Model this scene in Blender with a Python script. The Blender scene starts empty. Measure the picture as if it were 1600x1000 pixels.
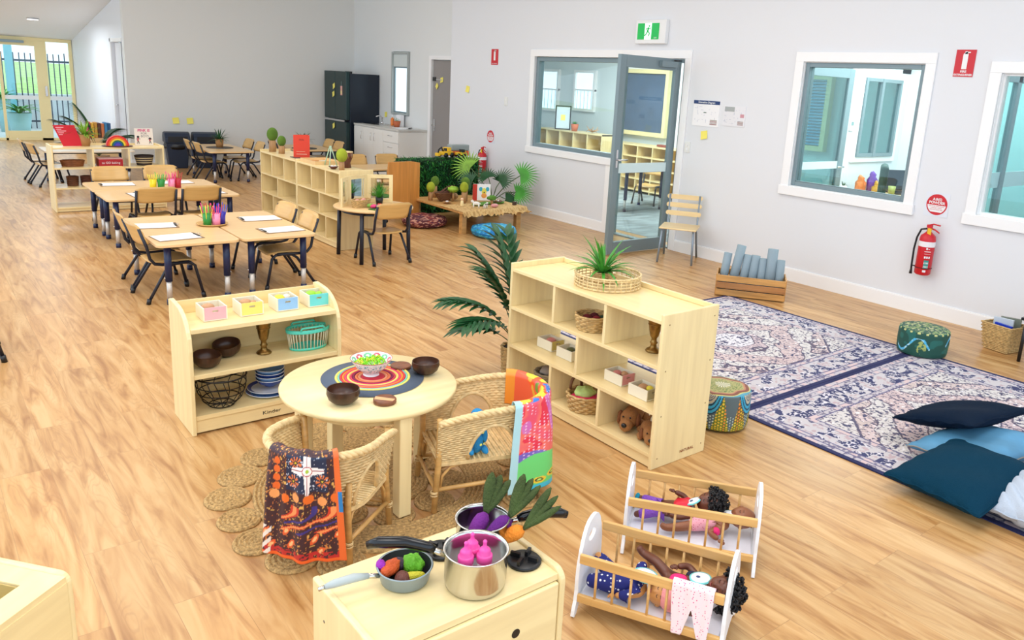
import bpy, bmesh, math, random
import numpy as np
from mathutils import Matrix, Vector
random.seed(7)
rng = np.random.default_rng(5)
SC = bpy.context.scene
COL = SC.collection
PI = math.pi

# ---------------------------------------------------------------- camera, sky, lights, exposure
cam_d = bpy.data.cameras.new('camera')
cam = bpy.data.objects.new('camera', cam_d)
COL.objects.link(cam)
SC.camera = cam
cam_d.sensor_width = 36.0
cam_d.lens = 1230.0 * 36.0 / 1600.0
cam_d.shift_x = -50.0 / 1600.0
cam_d.shift_y = -70.0 / 1600.0
cam_d.clip_start = 0.05
_p, _r, _y = 0.238, 0.0568, 0.6905
_fw = Vector((math.sin(_y) * math.cos(_p), math.cos(_y) * math.cos(_p), -math.sin(_p)))
_rt = Vector((math.cos(_y), -math.sin(_y), 0))
_up = _rt.cross(_fw)
_r2 = math.cos(_r) * _rt + math.sin(_r) * _up
_u2 = -math.sin(_r) * _rt + math.cos(_r) * _up
_m = Matrix((_r2, _u2, -_fw)).transposed().to_4x4()
_m.translation = Vector((-6.54, 0.0, 1.71))
cam.matrix_world = _m

w = bpy.data.worlds.new('sky')
SC.world = w
w.use_nodes = True
nt = w.node_tree
bg = nt.nodes['Background']
bg.inputs[0].default_value = (0.72, 0.86, 1.0, 1)
bg.inputs[1].default_value = 2.0

SC.view_settings.view_transform = 'Standard'
SC.view_settings.look = 'None'
SC.view_settings.gamma = 1
SC.view_settings.use_curve_mapping = False
SC.view_settings.exposure = 0.03

def area(name, loc, sx, sy, power, rot=(0, 0, 0), col=(1, 1, 1)):
    l = bpy.data.lights.new(name, 'AREA')
    l.shape = 'RECTANGLE'; l.size = sx; l.size_y = sy
    l.energy = power; l.color = col
    o = bpy.data.objects.new(name, l)
    o.location = loc; o.rotation_euler = rot
    COL.objects.link(o)
    return o

def ceil_z(y):
    return 2.11 + 0.151 * (19.0 - y) if y > 14.5 else 3.7

CW = (1.0, 0.985, 0.97)
LP = {1.0: 36, 4.2: 38, 7.4: 32, 10.6: 24}
for _x, _k in ((-8.0, 1.1), (-5.2, 1.0), (-2.6, .72)):
    for _yy in (1.0, 4.2, 7.4, 10.6):
        area('unseen_fill_light', (_x, _yy, ceil_z(_yy) - 0.12), 1.6, 1.6, LP[_yy] * _k, col=CW)  # unseen area lights added under the ceiling to brighten the main room
area('unseen_fill_light', (-4.6, 16.4, 2.3), 0.7, 1.2, 34, col=(0.86, 0.94, 1))  # unseen area light added to brighten the passage, separate from its downlight
area('unseen_fill_light', (1.7, 8.6, 2.55), 1.8, 2.5, 150, col=(0.92, 0.98, 1))  # unseen area light added to brighten the next room
area('unseen_fill_light', (1.5, 3.6, 2.55), 1.8, 2.2, 110, col=(0.9, 1, 1))  # unseen area light added to brighten the office

# ---------------------------------------------------------------- materials
def lin(c):
    c = c / 255.0
    return c / 12.92 if c <= 0.04045 else ((c + 0.055) / 1.055) ** 2.4

def L3(c):
    return (lin(c[0]), lin(c[1]), lin(c[2]), 1.0)

MATS = {}
def mat(name, rgb, rough=0.5, metal=0.0, emit=None, var=0.0, vscale=12.0, bump=0.0, bscale=60.0, stretch=(1, 1, 1), coat=0.0, spec=0.5):
    """plain colour, optional noise variation between two shades and noise bump, in object space"""
    if name in MATS: return MATS[name]
    m = bpy.data.materials.new(name); m.use_nodes = True
    n = m.node_tree; b = n.nodes['Principled BSDF']
    b.inputs['Base Color'].default_value = L3(rgb)
    b.inputs['Roughness'].default_value = rough
    b.inputs['Metallic'].default_value = metal
    b.inputs['Coat Weight'].default_value = coat
    b.inputs['Specular IOR Level'].default_value = spec
    if emit:
        b.inputs['Emission Color'].default_value = L3(rgb); b.inputs['Emission Strength'].default_value = emit
    tc = n.nodes.new('ShaderNodeTexCoord'); mp = n.nodes.new('ShaderNodeMapping')
    mp.inputs['Scale'].default_value = stretch
    n.links.new(tc.outputs['Object'], mp.inputs[0])
    nz = n.nodes.new('ShaderNodeTexNoise'); nz.inputs['Scale'].default_value = vscale; nz.inputs['Detail'].default_value = 4
    n.links.new(mp.outputs[0], nz.inputs['Vector'])
    if var:
        rp = n.nodes.new('ShaderNodeValToRGB')
        a = L3(rgb)
        k0, k1 = 1 - var, 1 + var * 0.6
        rp.color_ramp.elements[0].position = 0.32; rp.color_ramp.elements[1].position = 0.68
        rp.color_ramp.elements[0].color = (a[0] * k0, a[1] * k0 * 0.97, a[2] * k0 * 0.93, 1)
        rp.color_ramp.elements[1].color = (min(1, a[0] * k1), min(1, a[1] * k1), min(1, a[2] * k1), 1)
        n.links.new(nz.outputs[0], rp.inputs[0]); n.links.new(rp.outputs[0], b.inputs['Base Color'])
    if bump:
        n2 = n.nodes.new('ShaderNodeTexNoise'); n2.inputs['Scale'].default_value = bscale
        n.links.new(mp.outputs[0], n2.inputs['Vector'])
        bp = n.nodes.new('ShaderNodeBump'); bp.inputs['Strength'].default_value = bump; bp.inputs['Distance'].default_value = 0.01
        n.links.new(n2.outputs[0], bp.inputs['Height']); n.links.new(bp.outputs[0], b.inputs['Normal'])
    MATS[name] = m
    return m

def wood(name, rgb, rough=0.42, var=0.12, axis=0, scale=9.0, coat=0.15):
    s = [1, 1, 1]; s = [14 if i != axis else 1 for i in range(3)]
    s = tuple(v / 4 for v in s)
    return mat(name, rgb, rough, var=var, vscale=scale, stretch=s, coat=coat)

def attr_mat(name, rough=0.8, bump=0.0, bscale=200.0, metal=0.0, coat=0.0):
    """colour comes from the woven or printed pattern stored on the mesh"""
    m = bpy.data.materials.new(name); m.use_nodes = True
    n = m.node_tree; b = n.nodes['Principled BSDF']
    a = n.nodes.new('ShaderNodeAttribute'); a.attribute_name = 'Pattern'
    n.links.new(a.outputs['Color'], b.inputs['Base Color'])
    b.inputs['Roughness'].default_value = rough
    b.inputs['Metallic'].default_value = metal
    b.inputs['Coat Weight'].default_value = coat
    if bump:
        tc = n.nodes.new('ShaderNodeTexCoord')
        n2 = n.nodes.new('ShaderNodeTexNoise'); n2.inputs['Scale'].default_value = bscale
        n.links.new(tc.outputs['Object'], n2.inputs['Vector'])
        bp = n.nodes.new('ShaderNodeBump'); bp.inputs['Strength'].default_value = bump; bp.inputs['Distance'].default_value = 0.004
        n.links.new(n2.outputs[0], bp.inputs['Height']); n.links.new(bp.outputs[0], b.inputs['Normal'])
    return m

def glass_mat(name, tint=(0.93, 0.98, 0.97), refl=0.08):
    m = bpy.data.materials.new(name); m.use_nodes = True
    n = m.node_tree; n.nodes.clear()
    o = n.nodes.new('ShaderNodeOutputMaterial'); t = n.nodes.new('ShaderNodeBsdfTransparent')
    g = n.nodes.new('ShaderNodeBsdfGlossy'); mx = n.nodes.new('ShaderNodeMixShader'); fr = n.nodes.new('ShaderNodeLayerWeight'); fr.inputs[0].default_value = .5
    fr2 = n.nodes.new('ShaderNodeMath'); fr2.operation = 'POWER'; fr2.inputs[1].default_value = 4.0
    fr3 = n.nodes.new('ShaderNodeMath'); fr3.operation = 'MULTIPLY_ADD'; fr3.inputs[1].default_value = 0.6; fr3.inputs[2].default_value = refl * .5
    n.links.new(fr.outputs['Facing'], fr2.inputs[0]); n.links.new(fr2.outputs[0], fr3.inputs[0])
    fr = fr3
    g.inputs['Roughness'].default_value = 0.0
    t.inputs[0].default_value = (*tint, 1)
    n.links.new(fr.outputs[0], mx.inputs[0]); n.links.new(t.outputs[0], mx.inputs[1]); n.links.new(g.outputs[0], mx.inputs[2])
    n.links.new(mx.outputs[0], o.inputs[0])
    return m

def floor_material():
    m = bpy.data.materials.new('oak_vinyl_planks'); m.use_nodes = True
    n = m.node_tree; b = n.nodes['Principled BSDF']; lk = n.links.new
    tc = n.nodes.new('ShaderNodeTexCoord')
    mp = n.nodes.new('ShaderNodeMapping'); mp.inputs['Rotation'].default_value = (0, 0, PI / 2)
    lk(tc.outputs['Object'], mp.inputs[0])
    br = n.nodes.new('ShaderNodeTexBrick')
    br.inputs['Scale'].default_value = 1.0
    br.inputs['Brick Width'].default_value = 1.22; br.inputs['Row Height'].default_value = 0.182
    br.inputs['Mortar Size'].default_value = 0.0011; br.inputs['Mortar Smooth'].default_value = 0.2
    br.inputs['Color1'].default_value = (0.0, 0, 0, 1); br.inputs['Color2'].default_value = (1, 1, 1, 1)
    br.inputs['Mortar'].default_value = (0.5, 0.5, 0.5, 1); br.offset = 0.37; br.offset_frequency = 2
    lk(mp.outputs[0], br.inputs[0])
    # per-plank offset of grain
    sep = n.nodes.new('ShaderNodeVectorMath'); sep.operation = 'SCALE'; sep.inputs['Scale'].default_value = 7.3
    lk(br.outputs['Color'], sep.inputs[0])
    add = n.nodes.new('ShaderNodeVectorMath'); add.operation = 'ADD'
    lk(tc.outputs['Object'], add.inputs[0]); lk(sep.outputs[0], add.inputs[1])
    m2 = n.nodes.new('ShaderNodeMapping'); m2.inputs['Scale'].default_value = (13.0, 1.4, 1)
    lk(add.outputs[0], m2.inputs[0])
    n1 = n.nodes.new('ShaderNodeTexNoise'); n1.inputs['Scale'].default_value = 1.3; n1.inputs['Detail'].default_value = 5; n1.inputs['Distortion'].default_value = 1.2
    lk(m2.outputs[0], n1.inputs['Vector'])
    r1 = n.nodes.new('ShaderNodeValToRGB')
    e = r1.color_ramp.elements
    e[0].position = 0.30; e[0].color = L3((164, 114, 62)); e[1].position = 0.66; e[1].color = L3((212, 172, 118))
    x = r1.color_ramp.elements.new(0.47); x.color = L3((196, 150, 94))
    lk(n1.outputs[0], r1.inputs[0])
    # fine cathedral lines
    m3 = n.nodes.new('ShaderNodeMapping'); m3.inputs['Scale'].default_value = (16, 2.6, 1)
    lk(add.outputs[0], m3.inputs[0])
    n3 = n.nodes.new('ShaderNodeTexNoise'); n3.inputs['Scale'].default_value = 0.55; n3.inputs['Detail'].default_value = 2.3
    lk(m3.outputs[0], n3.inputs['Vector'])
    mu = n.nodes.new('ShaderNodeMath'); mu.operation = 'MULTIPLY'; mu.inputs[1].default_value = 150.0
    lk(n3.outputs[0], mu.inputs[0])
    si = n.nodes.new('ShaderNodeMath'); si.operation = 'SINE'; lk(mu.outputs[0], si.inputs[0])
    r3 = n.nodes.new('ShaderNodeMapRange'); r3.inputs[1].default_value = 0.2; r3.inputs[2].default_value = 1.0; r3.inputs[3].default_value = 0.0; r3.inputs[4].default_value = 0.22
    lk(si.outputs[0], r3.inputs[0])
    # lines appear only in patches
    n4 = n.nodes.new('ShaderNodeTexNoise'); n4.inputs['Scale'].default_value = 1.1; lk(m2.outputs[0], n4.inputs['Vector'])
    r4 = n.nodes.new('ShaderNodeMapRange'); r4.inputs[1].default_value = 0.44; r4.inputs[2].default_value = 0.62
    lk(n4.outputs[0], r4.inputs[0])
    ml = n.nodes.new('ShaderNodeMath'); ml.operation = 'MULTIPLY'; lk(r3.outputs[0], ml.inputs[0]); lk(r4.outputs[0], ml.inputs[1])
    mixl = n.nodes.new('ShaderNodeMix'); mixl.data_type = 'RGBA'
    lk(ml.outputs[0], mixl.inputs['Factor']); lk(r1.outputs[0], mixl.inputs['A']); mixl.inputs['B'].default_value = L3((146, 100, 58))
    # per-plank tone
    hs = n.nodes.new('ShaderNodeHueSaturation')
    r5 = n.nodes.new('ShaderNodeMapRange'); r5.inputs[3].default_value = 0.93; r5.inputs[4].default_value = 1.07
    lk(br.outputs['Color'], r5.inputs[0]); lk(r5.outputs[0], hs.inputs['Value']); lk(mixl.outputs['Result'], hs.inputs['Color'])
    # joint lines
    mj = n.nodes.new('ShaderNodeMix'); mj.data_type = 'RGBA'
    sc = n.nodes.new('ShaderNodeMath'); sc.operation = 'MULTIPLY'; sc.inputs[1].default_value = 0.35
    lk(br.outputs['Fac'], sc.inputs[0]); lk(sc.outputs[0], mj.inputs['Factor']); lk(hs.outputs[0], mj.inputs['A']); mj.inputs['B'].default_value = L3((120, 84, 50))
    lk(mj.outputs['Result'], b.inputs['Base Color'])
    rr = n.nodes.new('ShaderNodeMapRange'); rr.inputs[3].default_value = 0.27; rr.inputs[4].default_value = 0.38
    lk(n1.outputs[0], rr.inputs[0]); lk(rr.outputs[0], b.inputs['Roughness'])
    bp = n.nodes.new('ShaderNodeBump'); bp.inputs['Strength'].default_value = 0.08; bp.inputs['Distance'].default_value = 0.002
    lk(n1.outputs[0], bp.inputs['Height']); lk(bp.outputs[0], b.inputs['Normal'])
    return m

# ---------------------------------------------------------------- mesh builder
class MB:
    def __init__(s):
        s.v = []; s.f = []; s.mi = []; s.sm = []; s.mats = []; s.M = Matrix.Identity(4)
    def at(s, x=0, y=0, z=0, rz=0, rx=0, ry=0):
        s.M = Matrix.Translation((x, y, z)) @ Matrix.Rotation(rz, 4, 'Z') @ Matrix.Rotation(ry, 4, 'Y') @ Matrix.Rotation(rx, 4, 'X')
        return s
    def _m(s, m):
        if m not in s.mats: s.mats.append(m)
        return s.mats.index(m)
    def add(s, vs, fs, m, smooth=False):
        o = len(s.v); k = s._m(m)
        for p in vs: s.v.append(tuple(s.M @ Vector(p)))
        for f in fs: s.f.append(tuple(o + i for i in f)); s.mi.append(k); s.sm.append(smooth)
        return s
    def box(s, x0, y0, z0, x1, y1, z1, m):
        vs = [(x0, y0, z0), (x1, y0, z0), (x1, y1, z0), (x0, y1, z0), (x0, y0, z1), (x1, y0, z1), (x1, y1, z1), (x0, y1, z1)]
        return s.add(vs, [(3, 2, 1, 0), (4, 5, 6, 7), (0, 1, 5, 4), (1, 2, 6, 5), (2, 3, 7, 6), (3, 0, 4, 7)], m)
    def prism(s, pts, axis, d0, d1, m, smooth=False):
        """extrude a 2-D outline; axis is the extrusion axis, the outline is in the other two"""
        n = len(pts)
        def P(a, b, d): return {'x': (d, a, b), 'y': (a, d, b), 'z': (a, b, d)}[axis]
        vs = [P(a, b, d0) for a, b in pts] + [P(a, b, d1) for a, b in pts]
        o = len(s.v); k = s._m(m)
        for p in vs: s.v.append(tuple(s.M @ Vector(p)))
        area2 = sum(pts[i][0] * pts[(i + 1) % n][1] - pts[(i + 1) % n][0] * pts[i][1] for i in range(n))
        flip = (area2 > 0) ^ (axis == 'y') ^ (d1 < d0)
        def F(f, sm=False):
            if not flip: f = tuple(reversed(f))
            s.f.append(tuple(o + i for i in f)); s.mi.append(k); s.sm.append(sm)
        F(tuple(reversed(range(n)))); F(tuple(range(n, 2 * n)))
        for i in range(n):
            j = (i + 1) % n; F((i, j, n + j, n + i), smooth)
        return s
    def tube(s, pts, r, m, n=8, closed=False, caps=True, flat=None):
        pts = [Vector(p) for p in pts]; N = len(pts)
        rs = r if isinstance(r, (list, tuple)) else [r] * N
        vs = []; ref = None
        for i, p in enumerate(pts):
            if closed: t = pts[(i + 1) % N] - pts[i - 1]
            else: t = pts[min(i + 1, N - 1)] - pts[max(i - 1, 0)]
            if t.length < 1e-9: t = Vector((0, 0, 1))
            t.normalize()
            if ref is None:
                ref = Vector((0, 0, 1)) if abs(t.z) < 0.9 else Vector((1, 0, 0))
            a = ref - t * ref.dot(t)
            if a.length < 1e-4: a = t.orthogonal()
            a.normalize(); b = t.cross(a); ref = a
            for k in range(n):
                th = 2 * PI * k / n + (PI / n if n == 4 else 0)
                ca, cb = math.cos(th) * rs[i], math.sin(th) * rs[i]
                if flat: ca *= flat
                vs.append(p + a * ca + b * cb)
        fs = []
        for i in range(N if closed else N - 1):
            for k in range(n):
                j = (i + 1) % N
                fs.append((i * n + k, i * n + (k + 1) % n, j * n + (k + 1) % n, j * n + k))
        if caps and not closed:
            fs.append(tuple(reversed(range(n)))); fs.append(tuple((N - 1) * n + k for k in range(n)))
        return s.add([tuple(v) for v in vs], fs, m, n > 4)
    def lathe(s, prof, m, n=32, smooth=True, cx=0, cy=0, sx=1, sy=1, a0=0.0, wave=None, caps=None):
        vs = []; fs = []
        for i, (r, z) in enumerate(prof):
            for k in range(n):
                th = a0 + 2 * PI * k / n
                rr = r * (wave(th, i) if wave else 1)
                vs.append((cx + rr * sx * math.cos(th), cy + rr * sy * math.sin(th), z))
        for i in range(len(prof) - 1):
            for k in range(n):
                k2 = (k + 1) % n
                fs.append((i * n + k, i * n + k2, (i + 1) * n + k2, (i + 1) * n + k))
        if (caps is True or (caps is None and prof[1][1] > prof[0][1])) and prof[0][0] > 1e-6: fs.append(tuple(reversed(range(n))))
        if caps is True and prof[-1][0] > 1e-6: fs.append(tuple((len(prof) - 1) * n + k for k in range(n)))
        return s.add(vs, fs, m, smooth)
    def cyl(s, x, y, z0, z1, r, m, n=24, r2=None):
        r2 = r if r2 is None else r2
        return s.lathe([(r, z0), (r2, z1)], m, n, True, x, y, caps=True)
    def ell(s, c, rad, m, n=16, k=10, rot=None, warp=None):
        vs = []; fs = []
        R = rot or Matrix.Identity(3)
        for i in range(k + 1):
            ph = PI * i / k
            for j in range(n):
                th = 2 * PI * j / n
                p = Vector((math.sin(ph) * math.cos(th), math.sin(ph) * math.sin(th), math.cos(ph)))
                if warp: p = warp(p)
                p = R @ Vector((p.x * rad[0], p.y * rad[1], p.z * rad[2]))
                vs.append((c[0] + p.x, c[1] + p.y, c[2] + p.z))
        for i in range(k):
            for j in range(n):
                j2 = (j + 1) % n
                fs.append((i * n + j, (i + 1) * n + j, (i + 1) * n + j2, i * n + j2))
        return s.add(vs, fs, m, True)
    def blade(s, base, az, el, ln, wd, droop, m, n=5, fold=0.25, side=None, nrm=None):
        """one pointed leaf blade: starts at base, azimuth az, elevation el, bends down by droop"""
        vs = []; p = Vector(base); e = el
        side = Vector(side) if side is not None else Vector((-math.sin(az), math.cos(az), 0))
        nv = Vector(nrm) if nrm is not None else Vector((0, 0, 1))
        for i in range(n + 1):
            t = i / n
            wv = wd * (0.35 + 0.65 * math.sin(PI * min(1, t * 1.6 + 0.1) / 1.0 * 0.5)) * (1 - t) ** 0.6 if t < 1 else 0
            up = nv * wd * fold
            vs += [tuple(p - side * wv * 0.5 + up * (1 - t)), tuple(p), tuple(p + side * wv * 0.5 + up * (1 - t))]
            d = Vector((math.cos(az) * math.cos(e), math.sin(az) * math.cos(e), math.sin(e)))
            p = p + d * ln / n; e -= droop / n
        fs = []
        for i in range(n):
            a = i * 3
            fs += [(a, a + 1, a + 4, a + 3), (a + 1, a + 2, a + 5, a + 4)]
        return s.add(vs, fs, m, True)
    def obj(s, name, parent=None, loc=None, rz=0, bevel=0, seg=2, label=None):
        me = bpy.data.meshes.new(name)
        me.from_pydata(s.v, [], s.f)
        for m in s.mats: me.materials.append(m)
        me.polygons.foreach_set('material_index', s.mi)
        me.polygons.foreach_set('use_smooth', s.sm)
        me.update()
        o = bpy.data.objects.new(name, me)
        COL.objects.link(o)
        if loc is not None: o.location = loc
        o.rotation_euler.z = rz
        if parent is not None: o.parent = parent
        if bevel:
            b = o.modifiers.new('bevel', 'BEVEL'); b.width = bevel; b.segments = seg; b.limit_method = 'ANGLE'; b.angle_limit = 0.7
            b.harden_normals = False
        if label: o['label'] = label
        return o

def tag(o, label, cat, group=None, kind=None):
    o['label'] = label; o['category'] = cat
    if group: o['group'] = group
    if kind: o['kind'] = kind
    return o

def thing(name, label, cat, loc=(0, 0, 0), rz=0, group=None):
    o = bpy.data.objects.new(name, None); COL.objects.link(o)
    o.location = loc; o.rotation_euler = (0, 0, rz); o.empty_display_size = 0.05
    return tag(o, label, cat, group)

def struct(o):
    o['kind'] = 'structure'
    return o

KIDS = {}
def kids(o):
    return list(o.children)

def copy_tree(o, parent=None):
    c = o.copy(); COL.objects.link(c)
    if parent is not None: c.parent = parent
    for ch in kids(o): copy_tree(ch, c)
    return c

def dup(src, loc, rz, label, group=None):
    c = copy_tree(src); c.location = loc; c.rotation_euler = (0, 0, rz); c['label'] = label
    if group: c['group'] = group
    return c

def grid(name, nu, nv, pos, colr, m, parent=None, closed_u=False, thick=0, loc=None, rz=0, smooth=True):
    """parametric sheet; pos(u,v) and colr(u,v) get numpy arrays in 0..1"""
    u, v = np.meshgrid(np.linspace(0, 1, nu), np.linspace(0, 1, nv), indexing='ij')
    X, Y, Z = pos(u, v)
    P = np.stack([X, Y, Z], -1).reshape(-1, 3)
    idx = np.arange(nu * nv).reshape(nu, nv)
    a, b, c, d = idx[:-1, :-1], idx[1:, :-1], idx[1:, 1:], idx[:-1, 1:]
    F = np.stack([a, b, c, d], -1).reshape(-1, 4)
    if closed_u:
        a, b, c, d = idx[-1, :-1], idx[0, :-1], idx[0, 1:], idx[-1, 1:]
        F = np.concatenate([F, np.stack([a, b, c, d], -1).reshape(-1, 4)])
    me = bpy.data.meshes.new(name)
    me.from_pydata(P.tolist(), [], F.tolist())
    if colr is not None:
        C = colr(u, v).reshape(-1, 3) / 255.0
        C = np.where(C <= 0.04045, C / 12.92, ((C + 0.055) / 1.055) ** 2.4)
        at = me.color_attributes.new('Pattern', 'FLOAT_COLOR', 'POINT')
        buf = np.ones((len(C), 4), np.float32); buf[:, :3] = C
        at.data.foreach_set('color', buf.ravel())
    me.materials.append(m)
    me.polygons.foreach_set('use_smooth', [smooth] * len(me.polygons))
    me.update()
    o = bpy.data.objects.new(name, me); COL.objects.link(o)
    if parent is not None: o.parent = parent
    if loc is not None: o.location = loc
    o.rotation_euler.z = rz
    if thick:
        s = o.modifiers.new('solid', 'SOLIDIFY'); s.thickness = thick; s.offset = 0
    return o

def vnoise(x, y, seed=0):
    """smooth value noise, vectorised"""
    def h(i, j):
        n = (i * 374761393 + j * 668265263 + seed * 1442695041) & 0xffffffff
        n = ((n ^ (n >> 13)) * 1274126177) & 0xffffffff
        return ((n ^ (n >> 16)) & 0xffff) / 65535.0
    xi = np.floor(x).astype(np.int64); yi = np.floor(y).astype(np.int64)
    fx = x - xi; fy = y - yi; fx = fx * fx * (3 - 2 * fx); fy = fy * fy * (3 - 2 * fy)
    return (h(xi, yi) * (1 - fx) + h(xi + 1, yi) * fx) * (1 - fy) + (h(xi, yi + 1) * (1 - fx) + h(xi + 1, yi + 1) * fx) * fy

def blendc(base, mask, col):
    m = np.clip(mask, 0, 1)[..., None]
    return base * (1 - m) + np.array(col, float) * m

def text(s, size, m, parent, loc, rot, name='lettering', ext=0.0006, align='CENTER', sx=1.0, bold=0.0):
    cu = bpy.data.curves.new(name, 'FONT'); cu.body = s; cu.size = size; cu.extrude = ext
    cu.align_x = align; cu.align_y = 'CENTER'; cu.resolution_u = 3; cu.offset = bold
    t = bpy.data.objects.new(name, cu); COL.objects.link(t)
    bpy.context.view_layer.update()
    me = bpy.data.meshes.new_from_object(t.evaluated_get(bpy.context.evaluated_depsgraph_get()))
    bpy.data.objects.remove(t)
    me.materials.clear(); me.materials.append(m)
    o = bpy.data.objects.new(name, me); COL.objects.link(o)
    o.location = loc; o.rotation_euler = rot; o.scale = (sx, 1, 1)
    if parent is not None: o.parent = parent
    return o

WALLROT = (PI / 2, 0, -PI / 2)      # text on the wall at X = 0, read from the room

# shared materials
M_wall = mat('white_wall_paint', (228, 230, 234), 0.55, bump=0.02, bscale=150)
M_wall2 = mat('kitchen_wall_paint', (232, 234, 233), 0.55)
M_ceil = mat('ceiling_paint', (238, 242, 246), 0.8)
M_trim = mat('white_gloss_trim', (246, 246, 246), 0.3)
M_maple = wood('pale_birch_ply', (243, 222, 168), 0.38, 0.07, 2, 8)
M_mapleh = wood('pale_birch_ply_flat', (243, 221, 166), 0.36, 0.07, 0, 8)
M_mapley = wood('pale_birch_ply_long', (242, 220, 165), 0.36, 0.07, 1, 8)
M_beech = wood('beech_laminate', (232, 196, 142), 0.38, 0.05, 0, 8)
M_chairply = wood('chair_ply', (218, 176, 108), 0.35, 0.08, 0, 10)
M_edge = mat('ply_edge', (214, 172, 104), 0.5)
M_navy = mat('navy_powder_coat', (18, 34, 74), 0.35)
M_dnavy = mat('dark_navy_tube', (22, 28, 44), 0.38)
M_chrome = mat('brushed_chrome', (214, 214, 216), 0.25, 1.0)
M_steel = mat('polished_steel', (205, 203, 198), 0.16, 1.0)
M_alum = mat('grey_aluminium', (128, 146, 152), 0.4, 0.3)
M_white = mat('white_plastic', (240, 240, 240), 0.35)
M_black = mat('black_plastic', (20, 21, 24), 0.35)
M_paper = mat('white_paper', (246, 246, 248), 0.6)
M_red = mat('safety_red', (205, 22, 38), 0.35)
M_yel = mat('yellow_note', (250, 236, 110), 0.6)
M_wick = mat('natural_wicker', (232, 204, 150), 0.5, var=0.2, vscale=40)
M_wick2 = mat('tan_seagrass', (206, 172, 114), 0.6, var=0.3, vscale=50)
M_soil = mat('dark_soil', (52, 38, 28), 0.9)
M_leafd = mat('dark_green_leaf', (24, 82, 40), 0.45, var=0.25, vscale=20)
M_leaf = mat('fresh_green_leaf', (70, 150, 50), 0.45, var=0.25, vscale=20)
M_leafl = mat('lime_leaf', (128, 176, 50), 0.45, var=0.25, vscale=20)
M_coco = mat('coconut_shell', (66, 40, 26), 0.35, var=0.4, vscale=60, stretch=(1, 1, 0.2))
M_brass = mat('aged_brass', (150, 118, 66), 0.35, 0.9, var=0.4, vscale=40)
M_rubber = mat('grey_green_door_paint', (128, 126, 122), 0.5)
# ---------------------------------------------------------------- the setting
def S(name, mb, bevel=0):
    return struct(mb.obj(name, bevel=bevel))

mb = MB(); mb.box(-10, -3, -0.1, 0.3, 19.6, 0, floor_material()); S('floor', mb)
M_carpet = mat('grey_carpet', (146, 156, 158), 0.9, var=0.35, vscale=3.0, stretch=(1, 3, 1))
mb = MB(); mb.box(0.3, -3, -0.1, 3.8, 13, 0.002, M_carpet); S('floor_next_room', mb)

# sloping ceiling
mb = MB(); mb.box(-10, -3, 3.7, .5, 14.45, 3.8, M_ceil); S('ceiling', mb)
mb = MB(); mb.prism([(14.61, 2.773), (19.7, ceil_z(19.7)), (19.7, 2.15), (14.61, 2.873)], 'x', -10, -3.42, M_ceil); S('ceiling_passage', mb)
mb = MB(); mb.box(-10, 14.45, 2.77, -3.5, 14.6, 3.8, M_ceil); S('wall_bulkhead', mb)
mb = MB(); mb.box(0.12, 0, 2.62, 3.8, 10.28, 2.7, M_ceil); mb.box(0.36, 10.28, 2.62, 3.8, 13, 2.7, M_ceil); S('ceiling_next_room', mb)

# right wall with its openings
def wall_seg(mb, y0, y1, z0, z1=None, x0=0.0, x1=0.12, m=M_wall):
    if z1 is None: mb.prism([(y0, z0), (y1, z0), (y1, ceil_z(y1) - .002), (y0, ceil_z(y0) - .002)], 'x', x0, x1, m)
    else: mb.box(x0, y0, z0, x1, y1, z1, m)
mb = MB()
wall_seg(mb, 8.34, 10.38, 0); wall_seg(mb, 5.77, 8.34, 2.05); wall_seg(mb, 6.77, 8.34, 0, .9)
wall_seg(mb, 4.34, 5.77, 0); wall_seg(mb, 3.21, 4.34, 0, .9); wall_seg(mb, 3.21, 4.34, 2.04)
wall_seg(mb, 2.62, 3.21, 0); wall_seg(mb, 1.3, 2.62, 0, .9); wall_seg(mb, 1.3, 2.62, 1.98); wall_seg(mb, -3, 1.3, 0)
mb.box(0.12, 10.28, 0, 0.24, 10.38, 3.3, M_wall)
S('wall_right', mb)
# kitchen wall, set back, with a door and a tall window
mb = MB()
K0, K1 = 0.24, 0.36
wall_seg(mb, 10.38, 10.5, 0, None, K0, K1, M_wall2); wall_seg(mb, 10.5, 11.33, 1.99, None, K0, K1, M_wall2)
wall_seg(mb, 11.33, 12.03, 0, None, K0, K1, M_wall2); wall_seg(mb, 12.03, 12.62, 0, 1.05, K0, K1, M_wall2)
wall_seg(mb, 12.03, 12.62, 2.11, None, K0, K1, M_wall2); wall_seg(mb, 12.62, 14.2, 0, None, K0, K1, M_wall2)
S('wall_kitchen', mb)
# back wall
M_backw = mat('warm_white_wall_paint', (226, 226, 222), 0.6)
mb = MB(); z = 2.78
mb.add([(-3.55, 14.6, 0), (.24, 14.12, 0), (.24, 14.12, ceil_z(14.1)), (-3.55, 14.6, 3.7),
        (-3.55, 14.72, 0), (.24, 14.24, 0), (.24, 14.24, ceil_z(14.1)), (-3.55, 14.72, 3.7)],
       [(0, 1, 2, 3), (7, 6, 5, 4), (1, 5, 6, 2), (0, 3, 7, 4), (3, 2, 6, 7), (0, 4, 5, 1)], M_backw)
S('wall_back', mb)
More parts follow.
